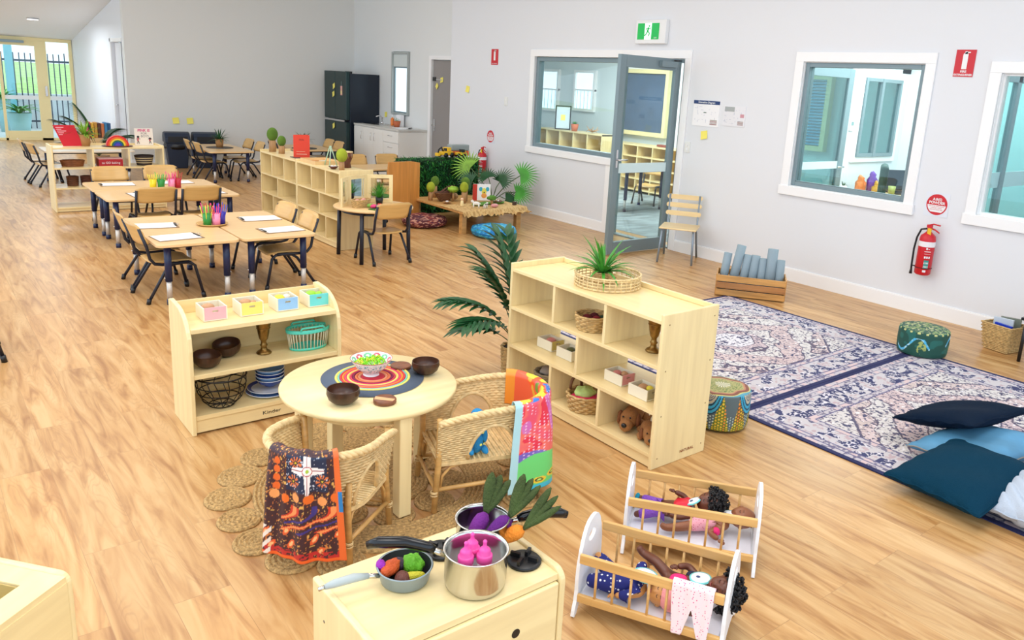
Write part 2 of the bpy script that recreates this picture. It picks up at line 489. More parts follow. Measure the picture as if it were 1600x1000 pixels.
# passage wall
mb = MB()
wall_seg(mb, 14.73, 14.82, 0, None, -3.55, -3.43, M_wall); wall_seg(mb, 14.82, 15.58, 2.0, None, -3.55, -3.43, M_wall)
wall_seg(mb, 15.58, 19.5, 0, None, -3.55, -3.43, M_wall)
S('wall_passage', mb)
mb = MB(); mb.box(-3.55, 14.78, 0, -3.535, 14.82, 2.04, M_trim); mb.box(-3.565, 14.76, 2.0, -3.55, 15.64, 2.06, M_trim)
mb.box(-3.565, 15.58, 0, -3.55, 15.64, 2.06, M_trim); S('trim_1', mb)
t = struct(MB().box(-3.5, 14.83, 0, -3.46, 15.57, 1.99, mat('pale_grey_door', (214, 214, 216), 0.4)).obj('door_1', bevel=.003))
MB().tube([(-3.515, 15.5, .95), (-3.56, 15.5, .95), (-3.56, 15.38, .95)], .01, M_chrome).obj('door_handle', t)

# baseboards
def base(name, mb): S(name, mb)
mb = MB()
for y0, y1 in ((6.86, 10.38), (-3, 5.69)):
    mb.box(-.014, y0, 0, 0, y1, .115, M_trim); mb.box(-.010, y0, .115, 0, y1, .125, M_trim)
base('baseboard_right', mb)
mb = MB()
mb.add([(-3.55, 14.585, 0), (-.4, 14.19, 0), (-.4, 14.19, .1), (-3.55, 14.585, .1), (-3.55, 14.6, 0), (-.4, 14.2, 0), (-.4, 14.2, .1), (-3.55, 14.6, .1)],
       [(0, 1, 2, 3), (3, 2, 6, 7), (1, 5, 6, 2), (0, 3, 7, 4)], M_trim)
base('baseboard_back', mb)
mb = MB(); mb.box(-3.562, 15.64, 0, -3.55, 19.35, .1, M_trim); base('baseboard_passage', mb)

# window casings on the right wall
M_glass = glass_mat('clear_window_glass')
def casing(name, y0, y1, z0, z1, wd=.085, sill=True):
    mb = MB()
    for a, b, c, d in ((y0 - wd, z1, y1 + wd, z1 + wd), (y0 - wd, z0 - (wd if sill else 0), y0, z1), (y1, z0 - (wd if sill else 0), y1 + wd, z1)):
        mb.box(-.018, a, b, 0, c, d, M_trim)
    if sill: mb.box(-.03, y0 - wd - .01, z0 - wd, 0, y1 + wd + .01, z0 - .0, M_trim)
    # reveals
    mb.box(0, y0 - .002, z1 - .006, .12, y1, z1, M_trim); mb.box(0, y0, z0, .12, y0 + .006, z1, M_trim); mb.box(0, y1 - .006, z0, .12, y1, z1, M_trim)
    if sill: mb.box(0, y0, z0, .12, y1, z0 + .006, M_trim)
    return S(name, mb, .003)
def frame(mb, y0, y1, z0, z1, wd, x0, x1, m=M_alum):
    mb.box(x0, y0, z0, x1, y0 + wd, z1, m); mb.box(x0, y1 - wd, z0, x1, y1, z1, m)
    mb.box(x0, y0 + wd, z0, x1, y1 - wd, z0 + wd, m); mb.box(x0, y0 + wd, z1 - wd, x1, y1 - wd, z1, m)
# window 1 + glazed door share one casing
mb = MB()
mb.box(-.018, 5.685, 2.05, 0, 8.425, 2.135, M_trim); mb.box(-.018, 8.34, .815, 0, 8.425, 2.05, M_trim)
mb.box(-.03, 6.77, .815, 0, 8.435, .895, M_trim); mb.box(-.018, 5.685, 0, 0, 5.77, 2.05, M_trim); mb.box(-.018, 6.77, 0, 0, 6.86, .815, M_trim)
mb.box(-.018, 6.86, .0, -.001, 8.2, .02, M_trim)
S('trim_2', mb, .003)
win = MB(); frame(win, 6.77, 8.335, .9, 2.045, .05, .02, .11); win = S('window_1', win, .003)
MB().box(.06, 6.82, .95, .066, 8.285, 1.995, M_glass).obj('pane', win)
casing('trim_3', 3.21, 4.34, .9, 2.04)
win = MB(); frame(win, 3.216, 4.334, .906, 2.034, .04, .02, .11); win.box(.03, 3.256, .946, .05, 4.294, .955, M_alum); win = S('window_2', win, .003)
MB().box(.06, 3.256, .946, .066, 4.294, 1.994, M_glass).obj('pane', win)
casing('trim_4', 1.3, 2.62, .9, 1.98)
win = MB(); frame(win, 1.306, 2.614, .906, 1.974, .012, .03, .1, M_trim); win = S('window_3', win)
MB().box(.06, 1.318, .918, .066, 2.602, 1.962, M_glass).obj('pane', win)

# kitchen window
win = MB(); frame(win, 12.04, 12.61, 1.06, 2.1, .03, .2, .32, mat('pale_grey_aluminium', (170, 178, 176), .4)); frame(win, 12.07, 12.58, 1.09, 1.86, .02, .24, .28, M_alum)
win.box(.23, 12.05, 1.86, .29, 12.6, 2.07, mat('roller_blind', (214, 222, 220), .7)); win = S('window_4', win, .002)
MB().box(.262, 12.09, 1.11, .268, 12.56, 1.84, mat('glowing_window_pane', (222, 240, 250), .5, emit=.9)).obj('pane', win)  # glow put into the pane, stands in for a bright room behind
mb = MB(); mb.box(.226, 11.33, 0, .24, 11.40, 2.05, M_trim); mb.box(.226, 10.42, 1.99, .24, 11.33, 2.05, M_trim); S('trim_5', mb)
d = struct(MB().box(.27, 10.5, .005, .31, 11.325, 1.985, mat('taupe_door', (146, 141, 138), .5)).obj('door_2', bevel=.003))
MB().box(.262, 11.235, .86, .27, 11.29, 1.06, M_chrome).tube([(.262, 11.26, .96), (.22, 11.26, .96), (.22, 11.16, .96)], .008, M_chrome).obj('door_handle', d)
MB().box(.255, 11.24, 1.66, .27, 11.32, 1.72, M_black).box(.262, 11.05, 1.675, .27, 11.25, 1.69, M_chrome).obj('door_latch', d)

# glazed door, swung 90 degrees open into the room
dr = MB()
DX0, DX1, DY = -.915, -.02, 5.83
def bx(x0, x1, z0, z1): dr.box(x0, DY - .022, z0, x1, DY + .022, z1, M_alum)
bx(DX0, DX0 + .085, .012, 2.04); bx(DX1 - .085, DX1, .012, 2.04); bx(DX0 + .085, DX1 - .085, 1.92, 2.04); bx(DX0 + .085, DX1 - .085, .012, .14)
dr = struct(dr.obj('door_3', bevel=.003))
MB().box(DX0 + .085, DY - .003, .14, DX1 - .085, DY + .003, 1.92, M_glass).obj('pane', dr)
MB().box(DX0 + .085, DY - .006, .86, DX1 - .085, DY - .0035, .96, mat('frosted_safety_band', (214, 236, 238), .6)).obj('safety_band', dr)
MB().box(DX0 + .03, DY - .03, .92, DX0 + .055, DY - .022, 1.1, M_chrome).tube([(DX0 + .042, DY - .03, 1.0), (DX0 + .042, DY - .065, 1.0), (DX0 + .16, DY - .065, 1.0)], .008, M_chrome).obj('lever_handle', dr)
MB().box(-.36, DY - .065, 1.95, -.12, DY - .022, 2.01, M_alum).tube([(-.16, DY - .045, 2.02), (-.02, DY - .02, 2.025)], .007, M_black).obj('door_closer', dr)
hb = MB()
for z in (.25, 1.05, 1.78): hb.box(-.03, DY + .01, z, .005, DY + .03, z + .1, M_chrome)
hb.obj('hinge', dr)
mb = MB(); frame(mb, 5.776, 6.764, -.02, 2.044, .035, .02, .11); S('door_4', mb)   # fixed frame of the opening

# ---- next room behind window 1 and the door
M_cbrick = mat('white_painted_block', (222, 232, 234), .6)
mb = MB(); mb.box(3.6, 4.8, 0, 3.72, 13, 2.65, M_cbrick)
S('wall_next_room_far', mb)
mb = MB(); mb.box(.36, 12.9, 0, 3.6, 13, 2.65, M_cbrick); S('wall_next_room_end', mb)
M_cream = mat('cream_frame', (240, 224, 170), .45)
M_screen = mat('blue_grey_screen', (84, 104, 130), .25, var=.1, vscale=3)
def cream_window(n, y0, y1, z0, z1, scr=M_screen):
    m = MB(); frame(m, y0, y1, z0, z1, .07, 3.5, 3.6, M_cream); m.box(3.52, y0 - .05, z1, 3.6, y1 + .05, z1 + .06, M_trim)
    o = S('window_%d' % n, m, .004); MB().box(3.55, y0 + .07, z0 + .07, 3.57, y1 - .07, z1 - .07, scr).obj('screen', o)
M_glowpane = mat('glowing_window_pane', (222, 240, 250), .5, emit=.9)  # emission put into the pane material in place of light from behind
cream_window(5, 9.2, 10.33, .93, 2.05)
def white_window(n, y0, y1, z0, z1):
    m = MB(); frame(m, y0, y1, z0, z1, .05, 3.54, 3.6, M_trim)
    m.box(3.545, y0, (z0 + z1) / 2, 3.59, y1, (z0 + z1) / 2 + .03, M_trim)
    for k in range(1, 6): m.box(3.57, y0 + (y1 - y0) * k / 6, z0, 3.575, y0 + (y1 - y0) * k / 6 + .008, (z0 + z1) / 2, mat('thin_grey_bar', (170, 196, 208), .5))
    o = S('window_%d' % n, m); MB().box(3.585, y0 + .05, z0 + .05, 3.59, y1 - .05, z1 - .05, M_glowpane).obj('pane', o)
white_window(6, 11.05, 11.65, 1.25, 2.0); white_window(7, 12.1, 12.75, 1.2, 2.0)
# partition between next room and office
mb = MB()
mb.box(.12, 4.8, 2.06, 2.9, 4.9, 2.62, M_wall); mb.box(1.62, 4.8, 0, 1.86, 4.9, 2.06, M_wall); mb.box(1.86, 4.8, 0, 2.7, 4.9, 1.08, M_wall)
mb.box(2.7, 4.8, 0, 3.6, 4.9, 2.62, M_wall); mb.box(.12, 4.8, 0, .66, 4.9, 2.06, M_wall); mb.box(1.86, 4.8, 2.0, 2.7, 4.9, 2.06, M_wall)
S('wall_office_side', mb)
def yframe(m, x0, x1, z0, z1, wd, y0, y1, mt=M_alum):
    m.box(x0, y0, z0, x0 + wd, y1, z1, mt); m.box(x1 - wd, y0, z0, x1, y1, z1, mt)
    m.box(x0 + wd, y0, z0, x1 - wd, y1, z0 + wd, mt); m.box(x0 + wd, y0, z1 - wd, x1 - wd, y1, z1, mt)
M_tglass = glass_mat('teal_tinted_glass', (.55, .78, .78))
m = MB(); yframe(m, .67, 1.61, .01, 2.05, .1, 4.76, 4.8); d = struct(m.obj('door_5', bevel=.003))
MB().box(.77, 4.775, .11, 1.51, 4.78, 1.95, M_tglass).obj('pane', d)
MB().box(.77, 4.768, .98, 1.51, 4.773, 1.06, mat('frosted_safety_band', (1, 1, 1))).obj('safety_band', d)
MB().tube([(1.57, 4.76, 1.0), (1.57, 4.72, 1.0), (1.45, 4.72, 1.0)], .009, M_chrome).obj('lever_handle', d)
m = MB(); yframe(m, 1.88, 2.68, 1.1, 1.98, .04, 4.76, 4.82); m.box(2.22, 4.755, 1.1, 2.27, 4.82, 1.98, M_alum); o = S('window_8', m, .002)
MB().box(1.92, 4.785, 1.14, 2.64, 4.79, 1.94, M_tglass).obj('pane', o)
m = MB(); m.box(1.8, 4.775, 1.04, 2.76, 4.8, 1.1, M_trim); m.box(1.8, 4.775, 1.98, 2.76, 4.8, 2.04, M_trim); m.box(2.69, 4.775, 1.1, 2.76, 4.8, 1.98, M_trim); m.box(1.8, 4.775, 1.1, 1.87, 4.8, 1.98, M_trim); S('trim_6', m, .002)
# blinds window in the far wall, seen through the office door
m = MB(); frame(m, 6.2, 7.6, 1.0, 2.05, .07, 3.5, 3.6, M_cream)
M_blind = mat('blue_blind_slat', (80, 160, 200), .45)
o = S('window_9', m)
m = MB()
for k in range(22): m.box(3.53, 6.27, 1.08 + k * .042, 3.56, 7.53, 1.108 + k * .042, M_blind)
m.obj('blind', o)
# office far walls
mb = MB(); mb.box(2.9, -3, 0, 3.0, 4.8, 2.62, M_cbrick); S('wall_office_far', mb)
mb = MB(); mb.box(.12, -1, 0, 2.9, -.9, 2.62, M_cbrick); S('wall_office_end', mb)
# glazed office partition seen through window 3
m = MB(); yframe(m, .14, 2.88, 0.0, 2.3, .16, 2.95, 3.0); m.box(.62, 2.95, 0, .70, 3.0, 2.3, M_alum); m.box(1.2, 2.95, 0, 1.28, 3.0, 2.3, M_alum)
m.box(.3, 2.95, 1.95, 2.7, 3.0, 2.14, M_alum); o = struct(m.obj('window_10', bevel=.003))
MB().box(.3, 2.975, .16, 2.72, 2.98, 1.95, M_tglass).obj('pane', o)
MB().box(.3, 2.965, 1.02, 2.72, 2.972, 1.16, mat('frosted_safety_band', (1, 1, 1))).obj('safety_band', o)

# ---- passage end: cream glazed entry
gm = MB()
def gx(x0, x1, z0, z1, m=M_cream): gm.box(x0, 19.38, z0, x1, 19.45, z1, m)
gx(-6.9, -3.56, 1.98, 2.05); gx(-3.62, -3.56, 0, 1.98); gx(-6.9, -4.02, 0, .05); gx(-4.02, -3.62, 0, .05)
gx(-4.22, -4.02, 0, 1.98); gx(-6.9, -4.22, 1.88, 1.98)
gx(-4.85, -4.8, 0, 1.88); gx(-4.8, -4.22, .05, .19)
ent = struct(gm.obj('door_6', bevel=.004))
MB().box(-6.9, 19.41, .05, -3.62, 19.416, 1.98, M_glass).obj('pane', ent)
MB().box(-4.8, 19.40, .82, -3.62, 19.405, .9, mat('frosted_white_band', (230, 240, 244), .6)).obj('safety_band', ent)
MB().box(-5.2, 19.3, 1.93, -4.4, 19.38, 1.98, M_alum).obj('door_closer', ent)
MB().box(-4.1, 19.33, .9, -4.06, 19.38, 1.1, M_chrome).obj('lever_handle', ent)

# outside
mb = MB(); mb.box(-16, 19.6, -.12, 2, 23, -.02, mat('pale_concrete', (212, 216, 214), .8)); struct(mb.obj('floor_terrace'))
mb = MB(); mb.box(-16, 22.95, -.1, 2, 23.1, .8, mat('pale_retaining_wall', (232, 236, 236), .8)); struct(mb.obj('wall_retaining'))
M_lawn = mat('bright_lawn', (178, 216, 128), .9, var=.2, vscale=4)
mb = MB(); mb.add([(-16, 23.1, .8), (2, 23.1, .8), (2, 34, 1.45), (-16, 34, 1.45)], [(0, 1, 2, 3)], M_lawn)
tag(mb.obj('lawn_bank'), 'bright green grass bank rising beyond the dark fence outside', 'lawn', kind='stuff')
M_fence = mat('dark_fence_bar', (36, 56, 74), .5)
f = thing('bar_fence', 'dark metal bar fence outside the glazed entry door', 'fence', (-5, 22.6, 0))
m = MB(); m.box(-4, -.02, .15, 4, .02, .19, M_fence); m.box(-4, -.02, 1.55, 4, .02, 1.6, M_fence); m.obj('rail', f)
m = MB()
for k in range(70): m.box(-4 + k * .115, -.012, 0.0, -4 + k * .115 + .022, .012, 1.75 if k % 5 else 1.78, M_fence)
o = m.obj('bars', f); 
for x in (-2.9, -.5, .55, 3): MB().box(x, -.05, -.02, x + .16, .06, 2.4, mat('pale_teal_post', (120, 186, 196), .5)).obj('post', f)
pl = thing('outdoor_planter', 'tall pale teal planter outside the glazed entry door', 'planter', (-4.46, 20.6, -.02))
MB().lathe([(.17, 0), (.23, .5), (.21, .5), (.2, .46), (0, .46)], mat('pale_teal_pot', (150, 196, 200), .5), 20).obj('pot', pl)
m = MB()
for k in range(26): m.blade((0, 0, .46), k * 2.4, .7 + .5 * random.random(), .5, .09, 1.6, M_leaf)
m.obj('foliage', pl)
bs = thing('outdoor_bush', 'bright green leafy plant outside against the fence', 'plant', (-4.62, 21.8, -.02))
MB().lathe([(.1, 0), (.14, .75), (0, .75)], mat('pale_teal_pot', (1, 1, 1)), 16).obj('pot', bs)
m = MB()
for k in range(30): m.blade((0, 0, .72), k * 2.4, .3 + 1.0 * random.random(), .38, .09, 1.4, M_leaf)
m.obj('foliage', bs)

# downlight in the passage ceiling
cz = ceil_z(16.9)
t = thing('ceiling_downlight', 'round lit downlight in the passage ceiling, top left', 'ceiling light', (-4.435, 17.44, ceil_z(17.44) - .012))
MB().cyl(0, 0, -.005, .011, .10, M_trim).obj('trim_ring', t)
MB().cyl(0, 0, -.01, -.004, .085, mat('lit_diffuser', (255, 255, 250), .5, emit=6)).obj('diffuser', t)
# ---------------------------------------------------------------- shelf units
def screws(parent, pts, side='x-'):
    pass

def open_shelf(name, label, cat, x0, x1, y0, y1, H, front, rows, top_z, back=None, group=None, lip=.03, plinth=True):
    """front 'x-' : long side runs along y, open towards -x.  rows = [(z_floor, z_ceiling, [divider positions])]"""
    t = thing(name, label, cat, ((x0 + x1) / 2, (y0 + y1) / 2, 0), 0, group)
    ox, oy = t.location.x, t.location.y
    T = .018
    lx = front[0] == 'x'
    mV, mH = M_maple, (M_mapley if lx else M_mapleh)
    def bb(mb, a0, a1, b0, b1, z0, z1, m):      # a = along the unit, b = depth
        if lx: mb.box(b0 - ox, a0 - oy, z0, b1 - ox, a1 - oy, z1, m)
        else: mb.box(a0 - ox, b0 - oy, z0, a1 - ox, b1 - oy, z1, m)
    A0, A1, B0, B1 = (y0, y1, x0, x1) if lx else (x0, x1, y0, y1)
    for a in (A0, A1 - T):
        mb = MB(); bb(mb, a, a + T, B0, B1, 0, H, mV); mb.obj('side_panel', t, bevel=.004)
    mb = MB(); bb(mb, A0 + T, A1 - T, B0 + .002, B1 - .002, top_z - T, top_z, mH)
    mb.obj('top', t, bevel=.002)
    if lip:
        mb = MB(); bb(mb, A0 + T, A1 - T, B1 - .014, B1, top_z, H - .004, mH); mb.obj('back_lip', t, bevel=.003)
    for z0, z1, divs in rows:
        mb = MB(); bb(mb, A0 + T, A1 - T, B0 + .003, B1 - .004, z0 - T, z0, mH); mb.obj('shelf', t, bevel=.0015)
        for d in divs:
            mb = MB(); bb(mb, d - T / 2, d + T / 2, B0 + .004, B1 - .006, z0, z1 - T, mV); mb.obj('divider', t, bevel=.0015)
    if plinth:
        mb = MB(); bb(mb, A0 + T, A1 - T, B0 + .012, B0 + .026, .006, rows[-1][0] - T, mH); mb.obj('plinth', t)
    if back:
        mb = MB(); bb(mb, A0 + T, A1 - T, B1 - .012, B1 - .002, back[0], back[1], mH); mb.obj('back_panel', t)
    return t

cab = open_shelf('display_shelf', 'pale birch open shelf unit near the rugs with a woven tray and plant on top', 'shelf unit', -4.0, -3.62, 2.225, 3.365, .75, 'x-',
                 [(.505, .72, [2.99, 2.605]), (.286, .505, [2.79]), (.075, .286, [2.985, 2.608])], .72)
for x in (-.15, .16):
    for z in (.70, .48, .26, .05):
        MB().at(x, -.5705, z, rx=PI / 2).lathe([(.004, 0), (0, .0003)], mat('screw_plug', (170, 140, 96)), 10).obj('screw_cap', cab)
text('NATURAL', .020, mat('burnt_brown_mark', (150, 84, 40), .6), cab, (.055, -.5710, .045), (PI / 2, 0, 0), sx=1.1)

for k, (y0, y1, r1, r2, r3, lab) in enumerate((
        (8.222, 9.3, [8.95, 8.58], [8.78], [8.93, 8.58], 'tall pale birch cubby shelf unit, the half holding the cactus ornaments'),
        (7.14, 8.214, [7.83, 7.48], [7.64], [7.83, 7.48], 'tall pale birch cubby shelf unit ending beside the round mirror table'))):
    u = open_shelf('cubby_shelf', lab, 'shelf unit', -3.27, -2.91, y0, y1, .79, 'x-', [(.525, .77, r1), (.305, .525, r2), (.07, .305, r3)], .77,
                   back=(.02, .77), group='cubby shelf units in a row', lip=0)

open_shelf('display_shelf', 'open birch shelf unit with a rainbow and picture books on top', 'shelf unit', -5.25, -4.09, 10.22, 10.6, .745, 'y-',
           [(.50, .725, [-4.84, -4.47]), (.275, .50, [-4.66]), (.055, .275, [])], .725)

# low shelf with curved sides (bowls, baskets, plates)
t = thing('low_shelf', 'low pale birch shelf with curved sides holding bowls, plates and small boxes', 'shelf unit', (-5.235, 3.8, 0))
X0, X1, Y0, Y1 = -.375, .375, -.145, .17
prof = [(Y0, 0), (Y1, 0), (Y1, .6), (Y1 - .03, .61)]
for k in range(9):
    a = PI / 2 * k / 8; prof.append((Y0 + .005 + .2 * (1 - math.sin(a)) if k else Y0 + .205, .45 + .155 * math.cos(a)))
prof.append((Y0, .42))
for x in (X0, X1 - .02):
    MB().prism(prof, 'x', x, x + .02, M_maple).obj('side_panel', t, bevel=.004)
for z, d0 in ((.52, Y0 + .02), (.30, Y0 + .006), (.095, Y0 + .006)):
    MB().box(X0 + .02, d0, z - .022, X1 - .02, Y1 - .01, z, M_mapleh).obj('shelf', t, bevel=.002)
MB().box(X0 + .02, Y1 - .01, .03, X1 - .02, Y1, .585, M_mapleh).obj('back_panel', t)
pk = MB().box(X0 + .02, Y0 + .012, .01, X1 - .02, Y0 + .026, .073, M_mapleh).obj('plinth', t)
text('Kinder', .026, M_black, t, (.005, Y0 + .0115, .04), (PI / 2, 0, 0), sx=1.3)

# ---------------------------------------------------------------- tables
def legged_table(label, cx, cy, w, d, H, group, top=M_beech, legdx=None, chrome=True, rz=0):
    t = thing('activity_table', label, 'table', (cx, cy, 0), rz, group)
    r = .05
    pts = []
    for sx, sy, a0 in ((1, -1, -PI / 2), (1, 1, 0), (-1, 1, PI / 2), (-1, -1, PI)):
        for k in range(5):
            a = a0 + PI / 2 * k / 4
            pts.append((sx * (w / 2 - r) + r * math.cos(a), sy * (d / 2 - r) + r * math.sin(a)))
    MB().prism(pts, 'z', H - .022, H, top).obj('tabletop', t, bevel=.004)
    MB().box(-w / 2 + .09, -d / 2 + .09, H - .045, w / 2 - .09, d / 2 - .09, H - .022, M_black).obj('underframe', t)
    for sx in (-1, 1):
        for sy in (-1, 1):
            x, y = sx * (w / 2 - .085), sy * (d / 2 - .085)
            m = MB(); m.cyl(x, y, .175, H - .022, .025, M_navy, 16); m.cyl(x, y, .04, .175, .019, mat('satin_tube', (206, 200, 192), .42, .45), 14); m.cyl(x, y, 0, .04, .023, M_navy, 14)
            m.ell((x + .026 * sx, y, .20), (.006, .006, .006), M_chrome, 8, 6)
            m.obj('leg', t)
    return t
G1 = 'pushed-together table pairs'
legged_table('beech activity table in the nearest pair, its left half with the pencil tray', -4.925, 6.46, .58, 1.18, .46, G1)
legged_table('beech activity table in the nearest pair, its right half', -4.33, 6.46, .58, 1.18, .46, G1)
legged_table('beech activity table in the second pair, its near half', -4.53, 8.31, 1.2, .62, .465, G1)
legged_table('beech activity table in the second pair, its far half', -4.53, 8.945, 1.2, .62, .465, G1)
legged_table('beech activity table with a potted plant beside the dark rubbish bins', -2.68, 12.75, .66, 1.25, .47, None)
legged_table('beech activity table with a potted plant in front of the fridge', -1.3, 12.75, .7, 1.0, .47, None)
legged_table('pale-topped activity table behind the rainbow shelf unit', -4.5, 12.7, 1.1, .66, .47, None, top=mat('pale_laminate', (238, 226, 206), .3))
legged_table('activity table behind the mirror, in front of the white kitchen cupboards', -1.35, 9.95, 1.0, .6, .47, None)

# toddler stacking chair, faces +y
def make_chair():
    t = thing('stacking_chair', '', 'chair')
    # seat: slightly dished ply
    nx, ny = 9, 9; vs = []; fs = []
    def zz(u, v): return .302 - .010 * (1 - u * u) - .018 * max(0, v - .7) ** 2 * 10
    for lay in (0, -.012):
        for j in range(ny):
            for i in range(nx):
                u = -1 + 2 * i / (nx - 1); v = j / (ny - 1)
                w_ = .158 * (1 - .10 * (1 - v)); 
                cr = 1 - .10 * (abs(2 * v - 1) ** 8)
                vs.append((u * w_ * cr, -.15 + .31 * v, zz(u, v) + lay))
    N = nx * ny
    for j in range(ny - 1):
        for i in range(nx - 1):
            a = j * nx + i; fs += [(a, a + 1, a + nx + 1, a + nx), (N + a + nx, N + a + nx + 1, N + a + 1, N + a)]
    rim = [i for i in range(nx)] + [j * nx + nx - 1 for j in range(1, ny)] + [(ny - 1) * nx + i for i in range(nx - 2, -1, -1)] + [j * nx for j in range(ny - 2, 0, -1)]
    for k in range(len(rim)):
        a, b = rim[k], rim[(k + 1) % len(rim)]; fs.append((a, N + a, N + b, b))
    m = MB(); m.add(vs, fs, M_chairply, True); m.obj('seat', t)
    # backrest: curved ply panel between uprights
    vs = []; fs = []; nx = 11; nz = 7
    for lay in (0, -.011):
        for j in range(nz):
            for i in range(nx):
                u = -1 + 2 * i / (nx - 1); v = j / (nz - 1)
                zc = .43 + .155 * v
                inset = .02 * (abs(u) ** 8) * (1 if v > .8 else (.6 if v < .2 else 0))
                z = zc - (inset if v > .5 else -inset)
                y = -.185 - .055 * v - .028 * (1 - u * u) + .012
                vs.append((u * .178, y + lay, z))
    N = nx * nz
    for j in range(nz - 1):
        for i in range(nx - 1):
            a = j * nx + i; fs += [(a + nx, a + nx + 1, a + 1, a), (N + a, N + a + 1, N + a + nx + 1, N + a + nx)]
    rim = [i for i in range(nx)] + [j * nx + nx - 1 for j in range(1, nz)] + [(nz - 1) * nx + i for i in range(nx - 2, -1, -1)] + [j * nx for j in range(nz - 2, 0, -1)]
    for k in range(len(rim)):
        a, b = rim[k], rim[(k + 1) % len(rim)]; fs.append((b, N + b, N + a, a))
    m = MB(); m.add(vs, fs, M_chairply, True); m.obj('backrest', t)
    # side frames with splayed legs
    for s in (-1, 1):
        m = MB()
        pts = [(s * .168, .10, .283), (s * .168, -.09, .280), (s * .170, -.14, .29), (s * .172, -.172, .33), (s * .172, -.19, .42), (s * .172, -.235, .555)]
        m.tube(pts, .0115, M_dnavy, 10); m.obj('upright', t)
        m = MB(); m.tube([(s * .162, .06, .279), (s * .164, .11, .275), (s * .168, .14, .25), (s * .182, .19, .02)], .0112, M_dnavy, 10)
        m.tube([(s * .181, .186, .04), (s * .183, .193, 0)], .016, M_black, 10); m.obj('leg', t)
        m = MB(); m.tube([(s * .160, .04, .277), (s * .162, -.02, .272), (s * .166, -.06, .245), (s * .186, -.20, .02)], .0112, M_dnavy, 10)
        m.tube([(s * .185, -.195, .04), (s * .187, -.205, 0)], .016, M_black, 10); m.obj('leg', t)
    MB().tube([(-.16, .06, .279), (.16, .06, .279)], .009, M_dnavy, 8).obj('crossbar', t)
    return t
CH = make_chair(); CH_used = False
def chair(x, y, face, label, group='small ply stacking chairs with navy tube legs'):
    """face: degrees the chair looks towards, 90 = +y"""
    global CH_used
    rz = math.radians(face - 90)
    if not CH_used:
        CH_used = True; CH.location = (x, y, 0); CH.rotation_euler = (0, 0, rz); CH['label'] = label; CH['group'] = group; return CH
    return dup(CH, (x, y, 0), rz, label, group)
chair(-5.07, 6.22, 4, 'ply stacking chair at the left end of the nearest tables, the near one')
chair(-5.06, 6.66, -2, 'ply stacking chair at the left end of the nearest tables, the far one')
chair(-4.2, 6.19, 177, 'ply stacking chair at the right end of the nearest tables, the near one')
chair(-4.2, 6.66, 184, 'ply stacking chair at the right end of the nearest tables, the far one')
chair(-4.73, 8.14, 90, 'ply stacking chair with its back to us at the second tables, left')
chair(-4.32, 8.14, 88, 'ply stacking chair with its back to us at the second tables, right')
chair(-4.80, 9.36, 272, 'ply stacking chair on the far side of the second tables, left')
chair(-4.30, 9.38, 268, 'ply stacking chair on the far side of the second tables, right')
chair(-3.09, 6.6, 90, 'ply stacking chair pulled up to the small round table with the mirrors')
chair(-2.86, 12.5, 2, 'ply stacking chair left of the bin-side table, the near one')
chair(-2.86, 13.0, -2, 'ply stacking chair left of the bin-side table, the far one')
chair(-2.36, 12.5, 180, 'ply stacking chair right of the bin-side table, the near one')
chair(-2.36, 13.0, 182, 'ply stacking chair right of the bin-side table, the far one')
chair(-1.02, 12.55, 180, 'ply stacking chair at the fridge-side table, near the fridge, nearer one')
chair(-1.0, 12.98, 180, 'ply stacking chair at the fridge-side table, near the fridge, farther one')
chair(-1.62, 12.75, 0, 'ply stacking chair half hidden behind the red sign, left of the fridge-side table')
chair(-4.98, 12.52, 10, 'ply stacking chair left of the table behind the rainbow shelf, the near one')
chair(-5.02, 12.98, 0, 'ply stacking chair left of the table behind the rainbow shelf, the far one')
chair(-1.5, 10.27, 270, 'ply stacking chair facing us against the white cupboards, left')
chair(-1.0, 10.27, 268, 'ply stacking chair facing us against the white cupboards, right')
chair(-1.35, 9.68, 92, 'ply stacking chair with its back to us before the white cupboards')
chair(-6.40, 5.365, 0, 'ply stacking chair at the left edge of the frame, only a foot in view')

# pencil pots, trays and clipboards
M_lead = [mat('pencil_%d' % k, c, .4) for k, c in enumerate([(240, 220, 60), (60, 170, 70), (230, 60, 140), (70, 70, 200), (200, 40, 40), (240, 130, 40)])]
def pencil_pot(x, y, z, rgb, nm, inks, label):
    t = thing('pencil_pot', label, 'pencil pot', (x, y, z), 0, 'coloured pencil pots')
    c = mat('pot_' + nm, rgb, .4)
    MB().lathe([(.030, 0), (.034, .095), (.031, .095), (.028, .006), (0, .006)], c, 20).obj('cup', t)
    for k in range(8):
        a = k * .785 + random.random() * .4; r = .012 + .008 * (k % 2)
        m = MB(); p0 = (r * math.cos(a), r * math.sin(a), .01); p1 = (r * 2.6 * math.cos(a), r * 2.6 * math.sin(a), .14 + .03 * random.random())
        m.tube([p0, p1], .0032, M_lead[inks[k % len(inks)]], 6); m.obj('pencil', t)
def plate(x, y, z, r, m, label, nm='wooden_tray'):
    return tag(MB().lathe([(0, 0), (r * .8, 0), (r, .012), (r * .99, .016), (r * .8, .006), (0, .005)], m, 36).obj(nm, loc=(x, y, z)), label, 'tray')
plate(-4.65, 6.52, .461, .12, M_edge, 'round wooden tray under the pencil pots on the nearest tables')
pencil_pot(-4.70, 6.47, .467, (40, 140, 60), 'green', [1, 0], 'green pencil pot on the tray of the nearest tables')
pencil_pot(-4.635, 6.46, .467, (246, 150, 190), 'pink', [2, 4], 'pink pencil pot on the tray of the nearest tables')
pencil_pot(-4.58, 6.51, .467, (60, 50, 170), 'violet', [3], 'violet pencil pot on the tray of the nearest tables')
pencil_pot(-4.66, 6.585, .467, (190, 40, 60), 'crimson', [4, 2], 'crimson pencil pot behind the others on the nearest tables')
